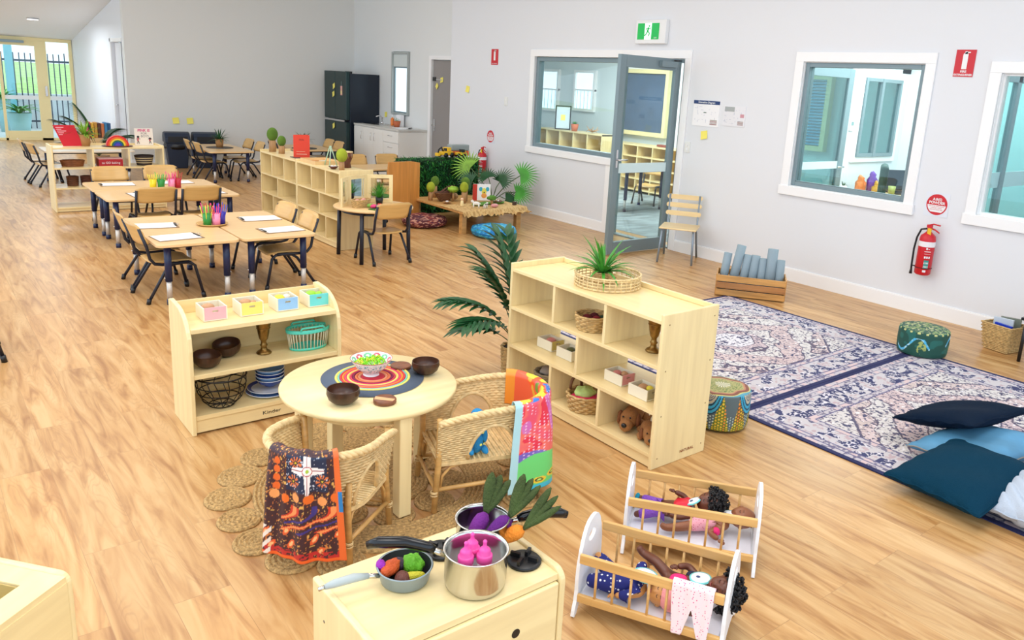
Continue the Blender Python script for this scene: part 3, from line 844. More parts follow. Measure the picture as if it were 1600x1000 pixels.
pencil_pot(-4.60, 8.60, .466, (240, 214, 40), 'yellow', [0], 'yellow pencil pot on the second tables')
pencil_pot(-4.53, 8.58, .466, (40, 140, 60), 'green', [1], 'green pencil pot on the second tables')
pencil_pot(-4.43, 8.59, .466, (246, 150, 190), 'pink', [2], 'pink pencil pot on the second tables')
pencil_pot(-4.36, 8.63, .466, (190, 40, 60), 'crimson', [4], 'crimson pencil pot on the second tables')
def clipboard(x, y, z, rz, label):
    t = thing('clipboard', label, 'clipboard', (x, y, z), rz, 'clipboards with blank paper')
    MB().box(-.115, -.16, 0, .115, .16, .003, mat('brown_hardboard', (146, 120, 92), .6)).obj('board', t)
    MB().box(-.105, -.155, .0032, .105, .14, .0045, M_paper).obj('sheet', t)
    MB().box(-.05, .135, .0046, .05, .15, .009, M_black).tube([(-.03, .15, .007), (-.03, .165, .012), (.03, .165, .012), (.03, .15, .007)], .002, M_chrome, 6).obj('clip', t)
clipboard(-5.02, 6.12, .461, .1 - PI / 2, 'clipboard on the nearest tables, left end, near seat')
clipboard(-5.05, 6.62, .461, -1.7, 'clipboard on the nearest tables, left end, far seat')
clipboard(-4.24, 6.12, .461, 1.62, 'clipboard on the nearest tables, right end, near seat')
clipboard(-4.22, 6.66, .461, 1.5, 'clipboard on the nearest tables, right end, far seat')
clipboard(-4.85, 9.0, .466, 1.5, 'clipboard on the second tables, far left corner')
clipboard(-4.28, 9.02, .466, 1.6, 'clipboard on the second tables, far right corner')
clipboard(-4.78, 8.22, .466, .05, 'clipboard on the second tables behind the left chair back')
clipboard(-4.15, 8.25, .466, .05, 'clipboard on the second tables behind the right chair back')
# ---------------------------------------------------------------- round jute rug of coils
M_jute = mat('braided_jute', (196, 160, 104), .85, var=.45, vscale=90, bump=.6, bscale=220)
def coil(m, cx, cy, r, th=.012, pitch=.0165, z=.001, sq=1.0, rot=0):
    n = max(2, int(r / pitch)); prof = [(0, z + th * .8)]
    for k in range(n):
        a, b = r * k / n, r * (k + 1) / n
        prof += [(a + (b - a) * .25, z + th), (a + (b - a) * .6, z + th * .95), (b - .0015, z + th * .35)]
    prof += [(r, z)]
    ns = max(14, int(r * 260))
    m.lathe(prof[::-1], M_jute, ns, True, cx, cy, 1, sq, wave=lambda t_, i: 1 + .012 * math.sin(t_ * ns * .5 + i * 1.7))
JX, JY = -5.07, 2.79
m = MB()
coil(m, JX, JY, .195)
for k in range(9):
    a = 2 * PI * k / 9 + .2; coil(m, JX + .277 * math.cos(a), JY + .277 * math.sin(a), .085)
# wide braided ring
prof = []; R0, R1 = .355, .53; n = 10
for k in range(n):
    a, b = R0 + (R1 - R0) * k / n, R0 + (R1 - R0) * (k + 1) / n
    prof += [(a + .001, .005), (a + (b - a) * .3, .013), (a + (b - a) * .65, .013), (b - .001, .005)]
prof = prof[::-1]
m.lathe([(R1, .001)] + prof + [(R0, .001)], M_jute, 120, True, JX, JY, wave=lambda t_, i: 1 + .003 * math.sin(t_ * 60 + i * 1.3), caps=False)
for k in range(21):
    a = 2 * PI * k / 21 + .1; rr = .612 + .012 * math.sin(k * 2.3)
    coil(m, JX + rr * math.cos(a), JY + rr * math.sin(a), .090 + .006 * math.sin(k * 1.7))
tag(m.obj('jute_rug'), 'round natural jute rug of braided coils under the round table', 'rug')

# ---------------------------------------------------------------- round birch table and what stands on it
TX, TY, TH = -5.12, 2.82, .46
t = thing('round_table', 'round pale birch play table standing on the jute rug', 'table', (TX, TY, 0))
MB().lathe([(0, TH - .024), (.352, TH - .024), (.36, TH - .019), (.362, TH - .006), (.358, TH), (0, TH)], M_mapleh, 96).obj('tabletop', t)
for dx, dy in ((-.02, -.32), (.29, .06), (-.02, .30), (-.29, -.01)):
    MB().at(dx, dy, 0, rz=.02).box(-.027, -.027, .016, .027, .027, TH - .024, M_maple).obj('leg', t, bevel=.004)
MB().lathe([(.27, TH - .075), (.27, TH - .024), (.25, TH - .024), (.25, TH - .075), (.27, TH - .075)], M_maple, 48, caps=False).obj('apron', t)
# coloured place mat
RING = [(0, .05, (196, 40, 60)), (.05, .062, (240, 160, 120)), (.062, .075, (238, 130, 80)), (.075, .085, (140, 30, 80)), (.085, .096, (214, 60, 90)),
        (.096, .108, (240, 220, 120)), (.108, .118, (236, 70, 110)), (.118, .128, (240, 150, 60)), (.128, .137, (224, 60, 70)), (.137, .146, (130, 200, 190)), (.146, .157, (244, 226, 110)),
        (.157, .30, (92, 104, 122))]
m = MB(); z = TH + .001
for k, (a, b, c) in enumerate(RING):
    mm = mat('mat_ring_%d' % k, c, .8, bump=.3, bscale=300)
    if k < 11:
        md = (a + b) / 2; m.lathe([(b, z + .006), (b - .002, z + .0085), (md, z + .0105), (a + .002, z + .0085), (a, z + .006)], mm, 72)
mm = mat('mat_ring_11', (92, 104, 122), .8, bump=.3, bscale=300)
m.lathe([(.212, z), (.214, z + .003), (.157, z + .004), (.157, z + .006), (0, z + .006)], mm, 72)
tag(m.obj('placemat', loc=(-5.085, 2.86, 0)), 'round woven placemat of coloured rings with a grey border on the round table', 'placemat')
# patterned bowl with paper shreds
M_bowlp = attr_mat('glazed_print', .2)
b = thing('patterned_bowl', 'white footed bowl with teal speckles and red floral rim on the placemat', 'bowl', (-5.085, 2.875, TH + .012))
def bp(u, v):
    r = np.interp(v, [0, .12, .2, .5, .8, 1], [.034, .032, .036, .062, .078, .088]); z_ = np.interp(v, [0, .12, .2, .5, .8, 1], [0, .008, .014, .035, .058, .074])
    return r * np.cos(2 * PI * u), r * np.sin(2 * PI * u), z_
def bc(u, v):
    c = np.zeros(u.shape + (3,)) + 242.0
    nz = vnoise(u * 110, v * 26, 3); c = blendc(c, (nz > .66) & (v > .2) & (v < .86), (96, 176, 190)); c = blendc(c, (v > .955), (200, 60, 70)); return c
grid('bowl_body', 160, 40, bp, bc, M_bowlp, b)
def bp2(u, v):
    r = np.interp(v, [0, .5, .8, 1], [.02, .058, .074, .086]); z_ = np.interp(v, [0, .5, .8, 1], [.012, .034, .056, .0735])
    return r * np.cos(2 * PI * u), r * np.sin(2 * PI * u), z_
def bc2(u, v):
    c = np.zeros(u.shape + (3,)) + 244.0
    k = np.floor(u * 12); pu = (u * 12) % 1 - .5; d = np.sqrt((pu * .8) ** 2 + ((v - .83) * 3) ** 2)
    c = blendc(c, d < .34, (220, 80, 110)); c = blendc(c, (d < .34) & (k % 2 == 0), (120, 200, 160)); c = blendc(c, d < .14, (248, 240, 244)); return c
grid('bowl_inside', 150, 30, bp2, bc2, M_bowlp, b)
M_lime = mat('lime_paper', (130, 220, 20), .5)
m = MB()
for k in range(70):
    a, r = random.random() * 2 * PI, .055 * math.sqrt(random.random()); x, y = r * math.cos(a), r * math.sin(a)
    q = random.random() * PI; L_ = .018
    m.tube([(x - L_ * math.cos(q), y - L_ * math.sin(q), .052), (x, y, .062 + .010 * random.random()), (x + L_ * math.cos(q), y + L_ * math.sin(q), .052)], .0022, M_lime if k % 4 else mat('yellow_paper', (226, 230, 60), .5), 5)
s_ = m.obj('paper_shreds', loc=(-5.085, 2.875, TH + .012)); tag(s_, 'lime green paper shreds filling the patterned bowl', 'paper shreds', kind='stuff')

def coco_bowl(x, y, z, r, label, tilt=(0, 0), rz=0):
    m = MB(); h = r * .98
    out = [(r * .28, 0), (r * .62, h * .12), (r * .88, h * .36), (r, h * .7), (r * .97, h)]
    inn = [(r * .93, h), (r * .93, h * .7), (r * .8, h * .38), (r * .5, h * .14), (0, h * .08)]
    m.at(0, 0, 0, 0, tilt[0], tilt[1])
    m.lathe(out, M_coco, 40); m.lathe([(r * .97, h), (r * .93, h)], M_coco, 40); m.lathe(inn, mat('coconut_inside', (84, 52, 36), .3, var=.3, vscale=20), 40)
    o = m.obj('coconut_bowl', loc=(x, y, z)); return tag(o, label, 'bowl', 'coconut shell bowls')
coco_bowl(-5.305, 2.675, TH + .001, .064, 'dark coconut shell bowl on the round table, left, nearest us')
coco_bowl(-4.87, 2.79, TH + .001, .060, 'dark coconut shell bowl on the round table, at the right side')
M_walnut = mat('two_tone_walnut', (132, 78, 48), .4, var=.35, vscale=14, stretch=(1, 4, 1))
def coaster(x, y, label, c):
    m = MB().lathe([(0, 0), (.042, 0), (.045, .003), (.045, .015), (.042, .018), (0, .018)], c, 36)
    return tag(m.obj('wooden_coaster', loc=(x, y, TH + .001)), label, 'coaster', 'round wooden coasters')
o = coaster(-5.165, 2.60, 'round wooden coaster with a pale stripe at the front of the round table', M_walnut)
MB().add([(-.04, .012, .0185), (-.022, .036, .0185), (.03, -.028, .0185), (.012, -.042, .0185)], [(0, 3, 2, 1)], mat('pale_stripe', (216, 172, 120), .4)).obj('pale_stripe', o)
coaster(-4.93, 2.90, 'round wooden coaster partly behind the right coconut bowl', M_walnut)

# ---------------------------------------------------------------- wicker armchairs
def rim_path(n, r, arm):
    """U seen from above, opening to +y: from right arm tip round the back to left arm tip"""
    L = arm * 2 + PI * r; out = []
    for i in range(n):
        s = L * i / (n - 1)
        if s < arm: p = (r, arm - s); nn = (1, 0)
        elif s < arm + PI * r:
            a = (s - arm) / r; p = (r * math.cos(a), -r * math.sin(a)); nn = (math.cos(a), -math.sin(a))
        else: p = (-r, s - arm - PI * r); nn = (-1, 0)
        out.append((p, nn, s / L))
    return out
def wicker_chair(name, label, loc, rz, H=.43, r=.155, arm=.17, seat=.215):
    t = thing(name, label, 'chair', loc, rz, 'childrens wicker armchairs')
    N = 72; P = rim_path(N, r, arm)
    def top(q): return H - .045 * abs(2 * q - 1) ** 3
    flare = lambda z: .86 + .20 * (z - seat) / (H - seat)
    def inarch(q, z):
        for qc in (.2, .8):
            dx = (q - qc) / .088; zz = (z - (seat + .0)) / (.145)
            if 0 <= zz and dx * dx + (zz * zz if zz > 0 else 0) < 1: return True
        return False
    # thin woven wall
    m = MB(); nz = 15; vs = []; fs = []
    for i, ((x, y), nn, q) in enumerate(P):
        for j in range(nz):
            z = seat - .02 + (top(q) - seat + .02) * j / (nz - 1); f = flare(z)
            vs.append((x * f, y * (f if y < 0 else 1), z))
    for i in range(N - 1):
        for j in range(nz - 1):
            q = (P[i][2] + P[i + 1][2]) / 2; z = (vs[i * nz + j][2] + vs[i * nz + j + 1][2]) / 2
            if inarch(q, z): continue
            a = i * nz + j; fs.append((a, a + nz, a + nz + 1, a + 1))
    m.add(vs, fs, M_wick, True)
    # horizontal weavers and stakes
    rows = 19
    for k in range(rows):
        seg = []
        for i, ((x, y), nn, q) in enumerate(P):
            z = seat - .015 + (top(q) - .01 - seat + .015) * (k + .5) / rows; f = flare(z); off = .0042 * (1 if (i + k) % 2 else -.35)
            if inarch(q, z):
                if len(seg) > 1: m.tube(seg, .0042, M_wick, 5)
                seg = []; continue
            seg.append((x * f + nn[0] * off, y * (f if y < 0 else 1) + nn[1] * off, z))
        if len(seg) > 1: m.tube(seg, .0042, M_wick, 5)
    m.obj('woven_shell', t)
    # arch bindings
    M_c = mat('pale_cane', (214, 178, 118), .4, var=.2, vscale=30)
    for qc in (.2, .8):
        pts = []
        for k in range(15):
            a = PI * k / 14; q = qc + .088 * math.cos(a); z = seat + .145 * math.sin(a)
            f_i = q * (N - 1); i0 = min(N - 2, int(f_i)); fr = f_i - i0
            x = P[i0][0][0] * (1 - fr) + P[i0 + 1][0][0] * fr; y = P[i0][0][1] * (1 - fr) + P[i0 + 1][0][1] * fr
            f = flare(z); pts.append((x * f, y * (f if y < 0 else 1), z))
        MB().tube(pts, .0085, M_wick, 8).obj('arch_binding', t)
    # braided rim
    m = MB(); NN = 240; R_ = rim_path(NN, r, arm)
    for ph in (0, 2.09, 4.19):
        pts = []
        for i, ((x, y), nn, q) in enumerate(R_):
            z = top(q); f = flare(z); a = i * .42 + ph; o_ = .0085 * math.cos(a); u_ = .007 * math.sin(a)
            pts.append((x * f + nn[0] * o_, y * (f if y < 0 else 1) + nn[1] * o_, z + u_))
        m.tube(pts[::2], .0085, M_wick, 6)
    m.obj('braided_rim', t)
    # seat
    m = MB(); pts = [(r * .9 * math.cos(-a), r * .9 * math.sin(-a) - .0) for a in [PI * k / 14 for k in range(15)]] + [(-r * .9, arm - .01), (r * .9, arm - .01)]
    m.prism(pts[::-1], 'z', seat - .02, seat - .004, M_wick)
    for k in range(22):
        y = -r * .85 + (arm + r * .8) * k / 21; xw = r * .88 if y > 0 else math.sqrt(max(0, (r * .88) ** 2 - y * y))
        m.tube([(-xw, y, seat - .002), (xw, y, seat - .002)], .005, M_wick, 5)
    m.obj('woven_seat', t)
    # bamboo legs, stretchers, braces
    M_b = mat('bamboo', (214, 170, 104), .35, var=.18, vscale=12, stretch=(1, 1, 4))
    L = [(r * .86, arm - .01), (-r * .86, arm - .01), (r * .72, -r * .62), (-r * .72, -r * .62)]
    for (x, y) in L:
        k = 1.06; m = MB()
        ztop = H - .03 if y > 0 else seat + .1
        m.tube([(x * k * 1.02, y * k, 0), (x * 1.0, y, seat), (x * 1.04, y, ztop)], [.0125, .0125, .0115], M_b, 10)
        for zb in (.075, .085, .09): m.tube([(x * k + .0135 * math.cos(a), y * k + .0135 * math.sin(a), zb) for a in [PI * 2 * q / 8 for q in range(8)]], .003, M_wick, 5, closed=True)
        m.obj('leg', t)
    m = MB()
    for a, b_ in ((0, 1), (0, 2), (1, 3), (2, 3)):
        p, q = L[a], L[b_]; m.tube([(p[0] * 1.04, p[1] * 1.04, .095), (q[0] * 1.04, q[1] * 1.04, .095)], .009, M_b, 8)
    m.obj('stretcher', t)
    for a, b_ in ((0, 1), (0, 2), (1, 3)):
        p, q = Vector((*L[a], 0)), Vector((*L[b_], 0)); d = q - p
        for s0, s1 in ((p, d), (q, -d)):
            pts = [s0 + s1 * f + Vector((0, 0, z)) for f, z in ((.02, .10), (.04, .15), (.12, .185), (.3, .197))]
            MB().tube([tuple(v) for v in pts], .006, M_b, 8).obj('curved_brace', t)
    return t
C1 = (-5.455, 2.495, .0135); A1 = math.radians(-50)
wicker_chair('wicker_armchair', 'small wicker armchair draped with a dark red dotted scarf, front left of the round table', C1, A1, .435, r=.19, arm=.17)
C2 = (-4.675, 2.495, .0135); A2 = math.radians(72)
wicker_chair('wicker_armchair', 'small wicker armchair draped with a bright pink and orange scarf, right of the round table', C2, A2, .43, r=.172, arm=.31)

# ---------------------------------------------------------------- scarves over the chair backs
def scarf(name, label, chair_loc, rz, H, r, q0, q1, inner, outer, colr, m, fold=.012, nf=5, seed=0, slant=0.0, arm=.17, hemflare=.35):
    """cloth over the rim between rim parameters q0..q1; v=0 inside hem, v=1 outside hem"""
    ca, sa = math.cos(rz), math.sin(rz); Larc = arm * 2 + PI * r
    def pos(u, v):
        q = q0 + (q1 - q0) * u
        s = q * Larc
        a = np.clip((s - arm) / r, 0, PI)
        x = np.where(s < arm, r, np.where(s < arm + PI * r, r * np.cos(a), -r)); y = np.where(s < arm, arm - s, np.where(s < arm + PI * r, -r * np.sin(a), s - arm - PI * r))
        nx_ = np.where(s < arm, 1, np.where(s < arm + PI * r, np.cos(a), -1)); ny_ = np.where((s >= arm) & (s < arm + PI * r), -np.sin(a), 0)
        x = x * 1.06; y = np.where(y < 0, y * 1.06, y)
        tot = inner + outer; d = v * tot - inner            # distance over the rim, + outside
        rr = .022; arc = PI * rr / 2
        wav = np.sin(u * nf * 2 * PI + seed) * .6 + np.sin(u * nf * 3.7 * PI + seed * 2.1) * .4
        hang_o = np.clip(d - arc, 0, None); hang_i = np.clip(-d - arc, 0, None)
        th = np.clip(d / rr, -PI / 2, PI / 2)
        off = rr * np.sin(th) + np.where(d > 0, .05 * hang_o + fold * wav * np.clip(hang_o / .12, 0, 1) + fold * .3, -.0) - np.where(d < 0, .02 * hang_i, 0)
        z = H + .004 + rr * np.cos(th) - np.where(np.abs(d) < arc, 0, np.abs(d) - arc) + .0
        z = np.where(np.abs(d) >= arc, H + .004 - (np.abs(d) - arc), z)
        z = z + .010 * wav * np.clip(1 - np.abs(d) / .05, 0, 1) * .5
        hem = (hang_o / outer)
        uu = (u - .5) * (hemflare * hem) * (q1 - q0) * Larc
        tx, ty = -ny_, nx_
        x2 = x + nx_ * off - tx * uu * 0; y2 = y + ny_ * off
        # sideways spread and slant
        tx2, ty2 = ny_, -nx_
        x2 = x2 + tx2 * (uu + slant * hem); y2 = y2 + ty2 * (uu + slant * hem)
        z = np.maximum(z, .03 + .01 * wav)
        X = chair_loc[0] + ca * x2 - sa * y2; Y = chair_loc[1] + sa * x2 + ca * y2
        return X, Y, z + chair_loc[2]
    o = grid(name, 150, 150, pos, colr, m, thick=.002)
    return tag(o, label, 'scarf')
M_silk = attr_mat('printed_silk', .38)
def dark_col(u, v):
    c = np.zeros(u.shape + (3,)) + np.array([62, 34, 44.])
    n1 = vnoise(u * 60, v * 90, 1); c = blendc(c, n1 > .82, (206, 120, 60)); n2 = vnoise(u * 48, v * 70, 8); c = blendc(c, n2 > .85, (220, 170, 90))
    X = u; Y = (v - .28) / .72                                  # Y 0 at rim, 1 at hem
    sky = (np.abs(X - .58) < .26) & (Y > -.05) & (Y < .30); c = blendc(c, sky, (26, 42, 74))
    st = sky & (vnoise(X * 80, Y * 90, 5) > .84); c = blendc(c, st, (220, 226, 240))
    for (bx_, by_) in ((.42, .20), (.78, .19), (.45, .02)):
        a = np.arctan2(Y - by_, X - bx_); d = np.hypot((X - bx_), (Y - by_) * 1.4); c = blendc(c, (d < .085) & (np.sin(a * 9) > -.1), (224, 120, 66)); c = blendc(c, d < .03, (40, 50, 40)); c = blendc(c, d < .014, (230, 190, 60))
    dx, dy = np.abs(X - .6), Y - .09
    arm_ = (np.abs(dy) < .040 + .0 * dx) & (dx < .21) & (np.abs(dy) < .050 - dx * .14)
    leg = (dx < .045 - np.clip(dy, 0, 1) * .13) & (dy > -.14) & (dy < .32)
    c = blendc(c, arm_ | leg, (246, 240, 240)); c = blendc(c, (arm_ | leg) & ((np.abs(dy) < .004) | (dx < .004)), (150, 40, 50))
    d = np.hypot(dx, dy * 1.3); c = blendc(c, d < .062, (176, 40, 50)); c = blendc(c, d < .052, (250, 244, 240)); c = blendc(c, d < .022, (170, 200, 60))
    for k in range(6):
        bx_ = .14 + k * .155 + .01; by_ = .37 + .02 * math.sin(k * 2); d = np.hypot(X - bx_, (Y - by_) * 1.25); c = blendc(c, d < .056, (232, 110, 40) if k % 2 else (240, 160, 96))
    for k in range(4):
        d = np.hypot(X - .17, (Y - .03 - k * .085) * 1.25); c = blendc(c, d < .048, (230, 104, 44))
    wv = np.sin(X * 14 + np.sin(Y * 20) * 1.5 + Y * 30)
    band = (Y > .45) & (Y < .72); c = blendc(c, band & (wv > .62) & (X > .25), (206, 58, 40)); c = blendc(c, band & (wv > .9) & (X > .25), (240, 150, 90)); c = blendc(c, band & (wv < -.88) & (X > .3), (60, 50, 130))
    low = (Y > .70) & (Y < .92); w2 = np.sin(X * 26 + Y * 12) * np.sin(Y * 22 + X * 5); c = blendc(c, low & (w2 > .55), (228, 96, 50)); c = blendc(c, low & (w2 > .85), (248, 190, 130))
    c = blendc(c, (Y > .90) & (vnoise(X * 40, Y * 60, 4) > .4), (190, 40, 44))
    c = blendc(c, Y > .968, (236, 100, 40)); c = blendc(c, X > .93, (232, 108, 50)); c = blendc(c, (X > .955) & (Y > .3) & (Y < .5), (40, 130, 200)); c = blendc(c, X < .02, (30, 24, 40))
    stp = (X < .13) & (Y > .7) & (np.sin(Y * 60 + X * 60) > 0); c = blendc(c, stp, (235, 225, 215))
    return c
o = scarf('dotted_scarf', 'dark brown scarf with orange dots and a white star cross over the left wicker chair', C1, A1, .435, .19, .37, .60, .10, .405, lambda u, v: dark_col(1 - u, v), M_silk, fold=.014, nf=2.2, seed=1.2, slant=.0, hemflare=.2, arm=.17)
M_sheen = mat('pale_satin_trim', (214, 224, 240), .25)
def pink_col(u, v):
    Y = np.clip((v - .22) / .78, -1, 1); X = u
    n = vnoise(X * 7 + 3, v * 9, 2) * .6 + vnoise(X * 15, v * 20, 7) * .4
    c = np.zeros(u.shape + (3,)) + np.array([238, 84, 110.])
    c = blendc(c, (n - .35) * 3, (246, 130, 100)); c = blendc(c, (n > .62) * .8, (228, 30, 70)); c = blendc(c, (vnoise(X * 9, v * 6, 12) > .66) * .7, (206, 120, 220))
    c = blendc(c, (vnoise(X * 5, v * 5, 22) > .70) * .8, (90, 110, 220))
    top = Y < .12; c = blendc(c, top & (n > .4), (240, 90, 40)); c = blendc(c, top & (n > .56), (230, 170, 60)); c = blendc(c, top & (n < .36), (110, 150, 60)); c = blendc(c, (Y > .05) & (Y < .12) & (n > .5), (230, 220, 60)); c = blendc(c, (Y > .07) & (Y < .13) & (n < .42), (40, 120, 200))
    c = blendc(c, X > .74 + .1 * np.sin(Y * 9), (236, 96, 60)); c = blendc(c, (X > .9), (244, 150, 50))
    gx_, gy_ = (X * 26) % 1 - .5, (v * 40 + np.floor(X * 26) * .5) % 1 - .5
    c = blendc(c, (gx_ ** 2 + gy_ ** 2 < .035) & (Y > .1) & (vnoise(X * 20, v * 20, 31) > .4), (250, 220, 240))
    grn = Y > .80 - .16 * np.sin(X * 5 + .4); c = blendc(c, grn, (110, 216, 120))
    for k in range(14):
        bx_ = (k * .37) % 1; by_ = .80 + .17 * ((k * .61) % 1); d = np.hypot((X - bx_), (Y - by_) * 1.6)
        c = blendc(c, grn & (d < .05), (244, 206, 60)); c = blendc(c, grn & (d < .03), (40, 60, 50)); c = blendc(c, grn & (d < .016), (200, 240, 120))
    c = blendc(c, Y > .95, (60, 190, 220)); c = blendc(c, X < .06, (176, 220, 228))
    return c
scarf('floral_scarf', 'bright pink, orange and green printed scarf over the right wicker chair', C2, A2, .43, .172, .33, .74, .16, .40, lambda u, v: pink_col(1 - u, v), M_silk, fold=.018, nf=1.7, seed=.4, slant=0, arm=.31, hemflare=.1)

# blue dinosaur toy sitting in the right wicker chair
t = thing('toy_dinosaur', 'blue spotted soft toy dinosaur sitting in the right wicker chair', 'soft toy', (-4.84, 2.435, .235), -1.9)
M_blue = mat('spotted_blue_plush', (34, 140, 200), .8, bump=.5, bscale=300)
m = MB(); m.ell((0, 0, .05), (.04, .035, .055), M_blue); m.ell((0, 0, .11), (.02, .02, .04), M_blue); m.ell((.018, 0, .165), (.038, .028, .028), M_blue)
for s in (-1, 1): m.ell((.03, s * .03, .02), (.035, .014, .014), M_blue); m.ell((.02, s * .032, .075), (.012, .012, .03), M_blue)
m.tube([(-.03, 0, .03), (-.07, 0, .02), (-.1, .01, .03)], [.02, .012, .004], M_blue)
m.obj('body', t)
m = MB()
for k in range(22):
    a, b_ = random.random() * 6.28, random.random() * .09 + .02
    m.ell((.036 * math.cos(a), .032 * math.sin(a), b_), (.007, .007, .007), mat('dino_spot_%d' % (k % 3), [(180, 40, 110), (20, 70, 60), (236, 240, 120)][k % 3], .7), 8, 6)
m.obj('spots', t)
m = MB()
for s in (-1, 1): m.ell((.03, s * .024, .175), (.006, .005, .006), M_black, 8, 6)
m.obj('eyes', t)
# ---------------------------------------------------------------- woven basket helper
def ring_basket(m, r0, r1, h, mt, sx=1, sy=1, z0=0, rows=None, amp=.003, n=48, wall=True, floor=True, rt=None, cx=0, cy=0):
    rows = rows or max(4, int(h / .009)); rt = rt or h / rows * .58
    if wall: m.lathe([(r0 * .97, z0 + .002), (r1 * .97, z0 + h)], mt, n, True, cx, cy, sx, sy, caps=False)
    if floor: m.lathe([(r0, z0), (r0, z0 + .003), (0, z0 + .003)], mt, n, True, cx, cy, sx, sy)
    for k in range(rows):
        f = (k + .5) / rows; r = r0 + (r1 - r0) * f
        pts = []
        for i in range(n):
            a = 2 * PI * i / n; rr = r + amp * (1 if (i // 2 + k) % 2 else -1)
            pts.append((cx + rr * sx * math.cos(a), cy + rr * sy * math.sin(a), z0 + h * f))
        m.tube(pts, rt, mt, 5, closed=True)
    return m
def stakes(m, r0, r1, z0, z1, mt, n=24, rt=.002, sx=1, sy=1):
    for k in range(n):
        a = 2 * PI * k / n; m.tube([(r0 * sx * math.cos(a), r0 * sy * math.sin(a), z0), (r1 * sx * math.cos(a), r1 * sy * math.sin(a), z1)], rt, mt, 5)
def hoop(m, r, z, mt, rt=.004, n=48, sx=1, sy=1, cx=0, cy=0):
    m.tube([(cx + r * sx * math.cos(2 * PI * k / n), cy + r * sy * math.sin(2 * PI * k / n), z) for k in range(n)], rt, mt, 8, closed=True)

# ---------------------------------------------------------------- small boxes
M_box = mat('white_painted_wood_box', (238, 230, 206), .5)
def small_box(x, y, z, wx, wy, h, front, label, fc, filler, group, face='y-'):
    t = thing('small_box', label, 'box', (x, y, z), 0, group)
    T = .006; m = MB()
    m.box(-wx / 2, -wy / 2, 0, wx / 2, wy / 2, T, M_box)
    m.box(-wx / 2, -wy / 2, T, -wx / 2 + T, wy / 2, h, M_box); m.box(wx / 2 - T, -wy / 2, T, wx / 2, wy / 2, h, M_box)
    m.box(-wx / 2 + T, wy / 2 - T, T, wx / 2 - T, wy / 2, h, M_box)
    m.obj('tray_body', t, bevel=.001)
    m = MB(); hw = .014; z0, z1 = h * .62, h * .78
    for a, b, c, d in ((-wx / 2 + T, -hw, T, h), (hw, wx / 2 - T, T, h), (-hw, hw, T, z0), (-hw, hw, z1, h)):
        m.box(a, -wy / 2, c, b, -wy / 2 + T, d, fc)
    m.obj('front_board', t)
    for k, (fx, fy, fr, fm, el) in enumerate(filler):
        tag_o = MB().ell((0, 0, 0), (fr * el, fr, fr * .8), fm, 14, 9).obj('toy_food', loc=(x + fx, y + fy, z + h * .92 - fr * .5 + .001 * k), rz=k * 1.1)
        tag(tag_o, FILL[0] + ' ' + label.replace('small white box with a', 'box with a').replace('on top of the low curved shelf', 'on the low shelf').replace('on the middle shelf near the rugs', 'near the rugs'), 'toy food', 'play food pieces in the small boxes')
FILL = ['play food in the']
cB = lambda n, c: mat('box_front_' + n, c, .45)
mt_tan = mat('tan_food', (196, 150, 110), .6); mt_lem = mat('lemon_food', (238, 220, 70), .5); mt_egg = mat('cream_food', (232, 220, 200), .5); mt_lm = mat('lime_food', (150, 210, 50), .45); mt_pk = mat('pink_food', (206, 130, 126), .5); mt_dk = mat('moss_food', (90, 96, 60), .5)
GB = 'white boxes with coloured fronts on the low shelf'
for x, nm, c, fl in ((-5.45, 'pink', (244, 178, 186), [(-.015, .01, .026, mt_tan, 1.3)]), (-5.275, 'yellow', (246, 226, 120), [(-.01, .01, .026, mt_tan, 1.2), (.02, -.02, .014, mt_tan, 1.5)]),
                     (-5.095, 'light blue', (150, 196, 240), [(-.018, .01, .027, mt_lem, 1.1), (.02, .012, .02, mt_egg, 1.2)]), (-4.93, 'aqua', (110, 214, 216), [(-.015, .01, .028, mt_lm, 1.2), (.018, -.015, .02, mt_lm, 1.2)])):
    small_box(x, 3.832, .521, .112, .125, .066, 'y-', 'small white box with a %s front on top of the low curved shelf' % nm, cB(nm, c), fl, GB)
for x, y, nm, c, fl in ((-3.84, 3.175, 'olive', (196, 176, 96), [(0, 0, .026, mt_pk, 1.2)]), (-3.85, 2.995, 'plain white', (236, 228, 204), [(0, 0, .022, mt_dk, 1.3)]),
                        (-3.865, 2.60, 'rose', (214, 140, 140), [(-.01, .01, .022, mt_pk, 1.3), (.012, -.02, .018, mt_tan, 1)]), (-3.895, 2.40, 'grey', (168, 160, 130), [(0, .01, .024, mt_tan, 1.2), (.01, -.025, .018, mt_lem, 1)])):
    small_box(x, y, .2875, .095, .125, .055, 'y-', 'small white box with a %s end on the middle shelf near the rugs' % nm, cB(nm, c), fl, 'white boxes on the middle shelf near the rugs')

# ---------------------------------------------------------------- on the low shelf
coco_bowl(-5.505, 3.76, .3015, .066, 'dark coconut shell bowl in the low shelf, front left', (.12, .05))
coco_bowl(-5.37, 3.875, .3015, .068, 'dark coconut shell bowl in the low shelf, behind the left one', (.15, -.12))
def goblet(x, y, z, h, label):
    s = h / .185
    p = [(.034, 0), (.036, .004), (.03, .012), (.016, .02), (.013, .034), (.018, .042), (.013, .05), (.012, .062), (.02, .074), (.026, .10), (.03, .13), (.037, .155), (.046, .175), (.049, .185), (.044, .185), (.03, .155), (.022, .10), (0, .08)]
    t = thing('brass_goblet', label, 'goblet', (x, y, z), 0, 'tarnished brass goblets')
    MB().lathe([(a * s, b * s) for a, b in p], M_brass, 36).obj('cup', t)
    m = MB()
    for k in range(2): hoop(m, .0305 * s, (.128 + .012 * k) * s, M_brass, .0022)
    m.obj('engraved_band', t)
goblet(-5.21, 3.81, .3015, .195, 'tarnished brass goblet in the low curved shelf')
